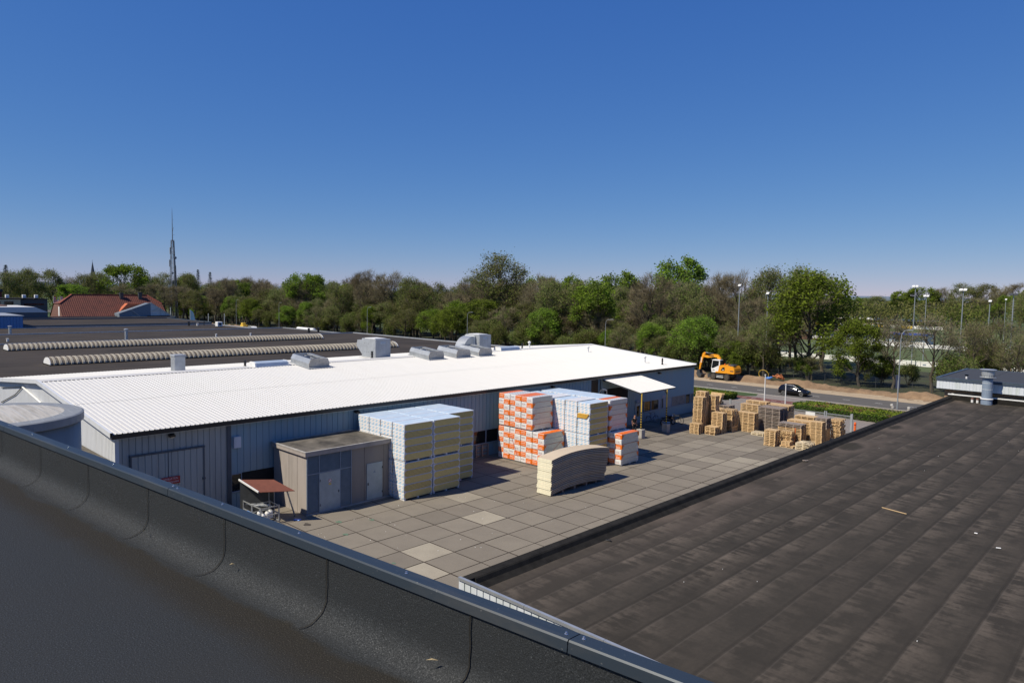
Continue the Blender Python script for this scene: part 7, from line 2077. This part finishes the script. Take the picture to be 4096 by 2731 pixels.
b = MB(); b.box(-66.1, -61.7, 205.9, 210.1, 2.55, 2.7); part('roof', b, m['chassis'], t, True)
t = thing('clubhouse', 'long tan brick clubhouse with white roof edge beyond the far pitch', 'clubhouse', (-86, 352, 0))
b = MB(); b.box(-112, -60, 354, 366, 0, 3.3); part('wall', b, m['brick_tan'], t, True)
b = MB(); b.box(-113, -86, 352.5, 367, 3.3, 4.0); part('white_roof', b, m['white'], t, True)
b = MB(); b.box(-86, -59, 352.5, 367, 3.0, 3.5); part('blue_roof', b, m['trim_blue'], t, True)
for x in (-108, -103, -97, -93, -82, -76, -68, -63):
    b = MB(); b.box(x - 1.3, x + 1.3, 353.9, 354.05, .8, 2.6); w = part('window', b, m['glass'], t, True)
    b = MB(); b.box(x - 1.3, x + 1.3, 353.85, 353.9, 1.75, 1.9); part('frame', b, m['white'], w, True)
for x, y, lb in ((-77, 330, 'white goal frame before the far clubhouse'), (-47, 126, 'white goal frame behind the bare trees right of centre')):
    t = thing('goal', lb, 'goal', (x, y, 0))
    b = MB(); b.tube([(-3.66, 0, 0), (-3.66, 0, 2.44), (3.66, 0, 2.44), (3.66, 0, 0)], .06, 6); part('frame', b, m['white'], t)
    b = MB(); 
    for s in (-3.66, 3.66): b.tube([(s, 0, 2.44), (s, 1.0, 2.3), (s, 2.0, 0)], .03, 5)
    part('stay', b, m['steel'], t)
for x, lb in ((-156.6, 'white domed shelter glimpsed behind the roadside trees, left one'), (-141.5, 'white domed shelter glimpsed behind the roadside trees, right one')):
    t = thing('dome_shelter', lb, 'shelter', (x, 160, 0), 0, 'white domed shelters'); n = 12
    b = MB(); b.prism([(5.2 * cos(pi * k / n), 6.2 * sin(pi * k / n)) for k in range(n + 1)], 'y', 0, 12); part('cover', b, simple('white_cover', (.62, .61, .56), .6), t)
    b = MB()
    for k in range(4): b.prism([(5.3 * cos(pi * q / n), 6.3 * sin(pi * q / n)) for q in range(n + 1)], 'y', k * 4 - .1, k * 4 + .1)
    part('hoop', b, m['steel'], t)
t = thing('person', 'person in a yellow bib standing at the pitch behind the shrubs at the right', 'person', (6.0, 125, 0))
me = skinned('body', [(0, 0, .92), (0, 0, 1.3), (0, 0, 1.5), (0, 0, 1.68), (0, .1, .5), (0, .1, .08), (0, -.1, .5), (0, -.1, .08), (0, .2, 1.38), (.05, .26, 1.1), (.1, .25, .85), (0, -.2, 1.38), (.05, -.26, 1.1), (.1, -.25, .85)],
   [(0, 1), (1, 2), (2, 3), (0, 4), (4, 5), (0, 6), (6, 7), (1, 8), (8, 9), (9, 10), (1, 11), (11, 12), (12, 13)], [(.12, .15), (.13, .17), .06, .10, .07, .05, .07, .05, .06, .045, .03, .06, .045, .03], 1)
me.materials.clear(); me.materials.append(m['skin']); part('body', me, None, t)
me = skinned('bib', [(0, 0, .85), (0, 0, 1.3), (0, 0, 1.45)], [(0, 1), (1, 2)], [(.15, .18), (.16, .20), (.09, .12)], 1); me.materials.clear(); me.materials.append(simple('hi_vis', (.62, .72, .05), .6)); part('bib', me, None, t)

# radio mast and church spire
t = thing('radio_mast', 'tall lattice radio mast with antennas on the left skyline', 'mast', (-262, 80.6, 0))
b = MB()
def lat(z0, z1, w0, w1, n):
    for sx, sy in ((1, 1), (1, -1), (-1, 1), (-1, -1)): b.obox((sx * w0, sy * w0, z0), (sx * w1, sy * w1, z1), .16, .16)
    for k in range(n):
        za, zb_ = z0 + (z1 - z0) * k / n, z0 + (z1 - z0) * (k + 1) / n; wa = w0 + (w1 - w0) * k / n; wb = w0 + (w1 - w0) * (k + 1) / n
        for f in range(4):
            c, s = [(1, 0), (0, 1), (-1, 0), (0, -1)][f]
            p = lambda u, w, z: (c * w - s * u * w, s * w + c * u * w, z)
            b.obox(p(-1, wa, za), p(1, wb, zb_), .07, .07); b.obox(p(1, wa, za), p(-1, wb, zb_), .07, .07); b.obox(p(-1, wa, za), p(1, wa, za), .07, .07)
lat(0, 32.0, 1.35, .42, 16)
m['mast_grey'] = simple('mast_grey', (.15, .17, .20), .6, .2)
part('lattice', b, m['mast_grey'], t)
b = MB(); b.tube([(0, 0, 31.5), (0, 0, 36), (0, 0, 41.5), (0, 0, 44.5)], [.20, .15, .10, .03], 6); b.obox((-.2, .15, 35), (-.2, .5, 37), .08, .08); b.obox((0, 0, 34), (0, .9, 34), .05, .05); b.obox((0, 0, 40), (0, .7, 40), .04, .04); part('antenna_pole', b, m['mast_grey'], t)
b = MB()
for a in range(3):
    q = a * 2.1; 
    for z0, z1, R in ((21.5, 24.2, 1.15), (26.5, 29.0, .9)): b.obox((R * cos(q), R * sin(q), z0), (R * cos(q), R * sin(q), z1), .38, .22)
part('panel_antenna', b, simple('antenna_white', (.42, .44, .46), .5), t)
b = MB(); b.lathe([(.5, -.1), (.55, .1), (.1, .3)], 12, (.9, .6, 25.0), 'x'); b.lathe([(.4, -.1), (.45, .1), (.1, .3)], 12, (.8, -.5, 19.0), 'x'); part('dish', b, m['mast_grey'], t)
b = MB(); b.obox((.8, .95, 0), (.3, .45, 31.5), .28, .28); b.obox((.9, 1.15, 6), (.55, .8, 22), .3, .3); part('cable_ladder', b, m['chassis'], t)
t = thing('church_spire', 'slate church spire rising over the trees on the left skyline', 'spire', (-650, 159.2, 0))
b = MB(); b.box(-2.4, 2.4, -2.4, 2.4, 0, 21); part('tower', b, m['brick_red'], t)
b = MB(); b.lathe([(2.6, 20.5), (1.5, 25), (.1, 34)], 8); part('spire', b, simple('slate', (.035, .045, .06), .6), t)
b = MB(); b.tube([(0, 0, 34), (0, 0, 35.6)], .08, 5); b.obox((0, -.5, 35.1), (0, .5, 35.1), .1, .1); part('cross', b, m['chassis'], t)

# far woods and low hills
rw = random.Random(31)
def far_wood(name, pts, seed):
    b = MB(); r = random.Random(seed)
    for (x, y, h, w) in pts:
        mi = r.choice((0, 0, 1, 2, 2, 3))
        for _ in range(240):
            a = r.uniform(0, 6.28); e = r.uniform(-1, 1); q = r.random() ** .35
            p = Vector((x + w * .55 * q * cos(a) * sqrt(1 - e * e), y + w * .55 * q * sin(a) * sqrt(1 - e * e), h * .56 + h * .44 * q * e))
            s = r.uniform(.3, .65); u = Vector((r.gauss(0, 1), r.gauss(0, 1), r.gauss(0, .7))).normalized() * s; v = u.cross(Vector((r.gauss(0, 1), r.gauss(0, 1), r.gauss(0, 1)))); v = v.normalized() * s * .8
            b.add([p - u, p + v, p + u, p - v], [(0, 1, 2, 3)], mi)
        b.box(x - .3, x + .3, y - .3, y + .3, 0, h * .5, 4)
    o = single(name, b, [m['leaf_olive'], m['leaf_mid'], m['leaf_olive'], m['leaf_mid'], m['bark']], 'distant mixed wood closing the skyline behind the nearer trees', 'wood')
    o['kind'] = 'stuff'
pts = []
for k in range(430):
    a = radians(rw.uniform(-82, -9)); d = rw.uniform(330, 620)
    pts.append((CAM.x + d * sin(a), CAM.y + d * cos(a), rw.uniform(12.5, 16.5) * (1 if a < -.5 else .88), rw.uniform(11, 16)))
far_wood('far_wood', pts, 5)
def ridge(d, h0, h1, seed, mat):
    b = MB(); n = 90
    for i in range(n + 1):
        a = radians(-95 + 100 * i / n); z = h0 + (h1 - h0) * (.5 + .5 * fbm(i * .25, seed, .35)); 
        for dd, zz in ((d, -2), (d + 150, z), (d + 900, z * .9)): b.v.append((CAM.x + dd * sin(a), CAM.y + dd * cos(a), zz))
    for i in range(n):
        for j in range(2): b.f.append((i * 3 + j, (i + 1) * 3 + j, (i + 1) * 3 + j + 1, i * 3 + j + 1)); b.m.append(0)
    struct('hills', b, mat)
ridge(1500, 9, 13, 2, simple('wooded_hill', (.085, .075, .055), .95, 0, .3, .02))
ridge(3300, 20, 32, 8, simple('hazed_far_hill', (.13, .17, .23), .95, 0, .1, .01))  # distance haze painted into the hill colour as blue
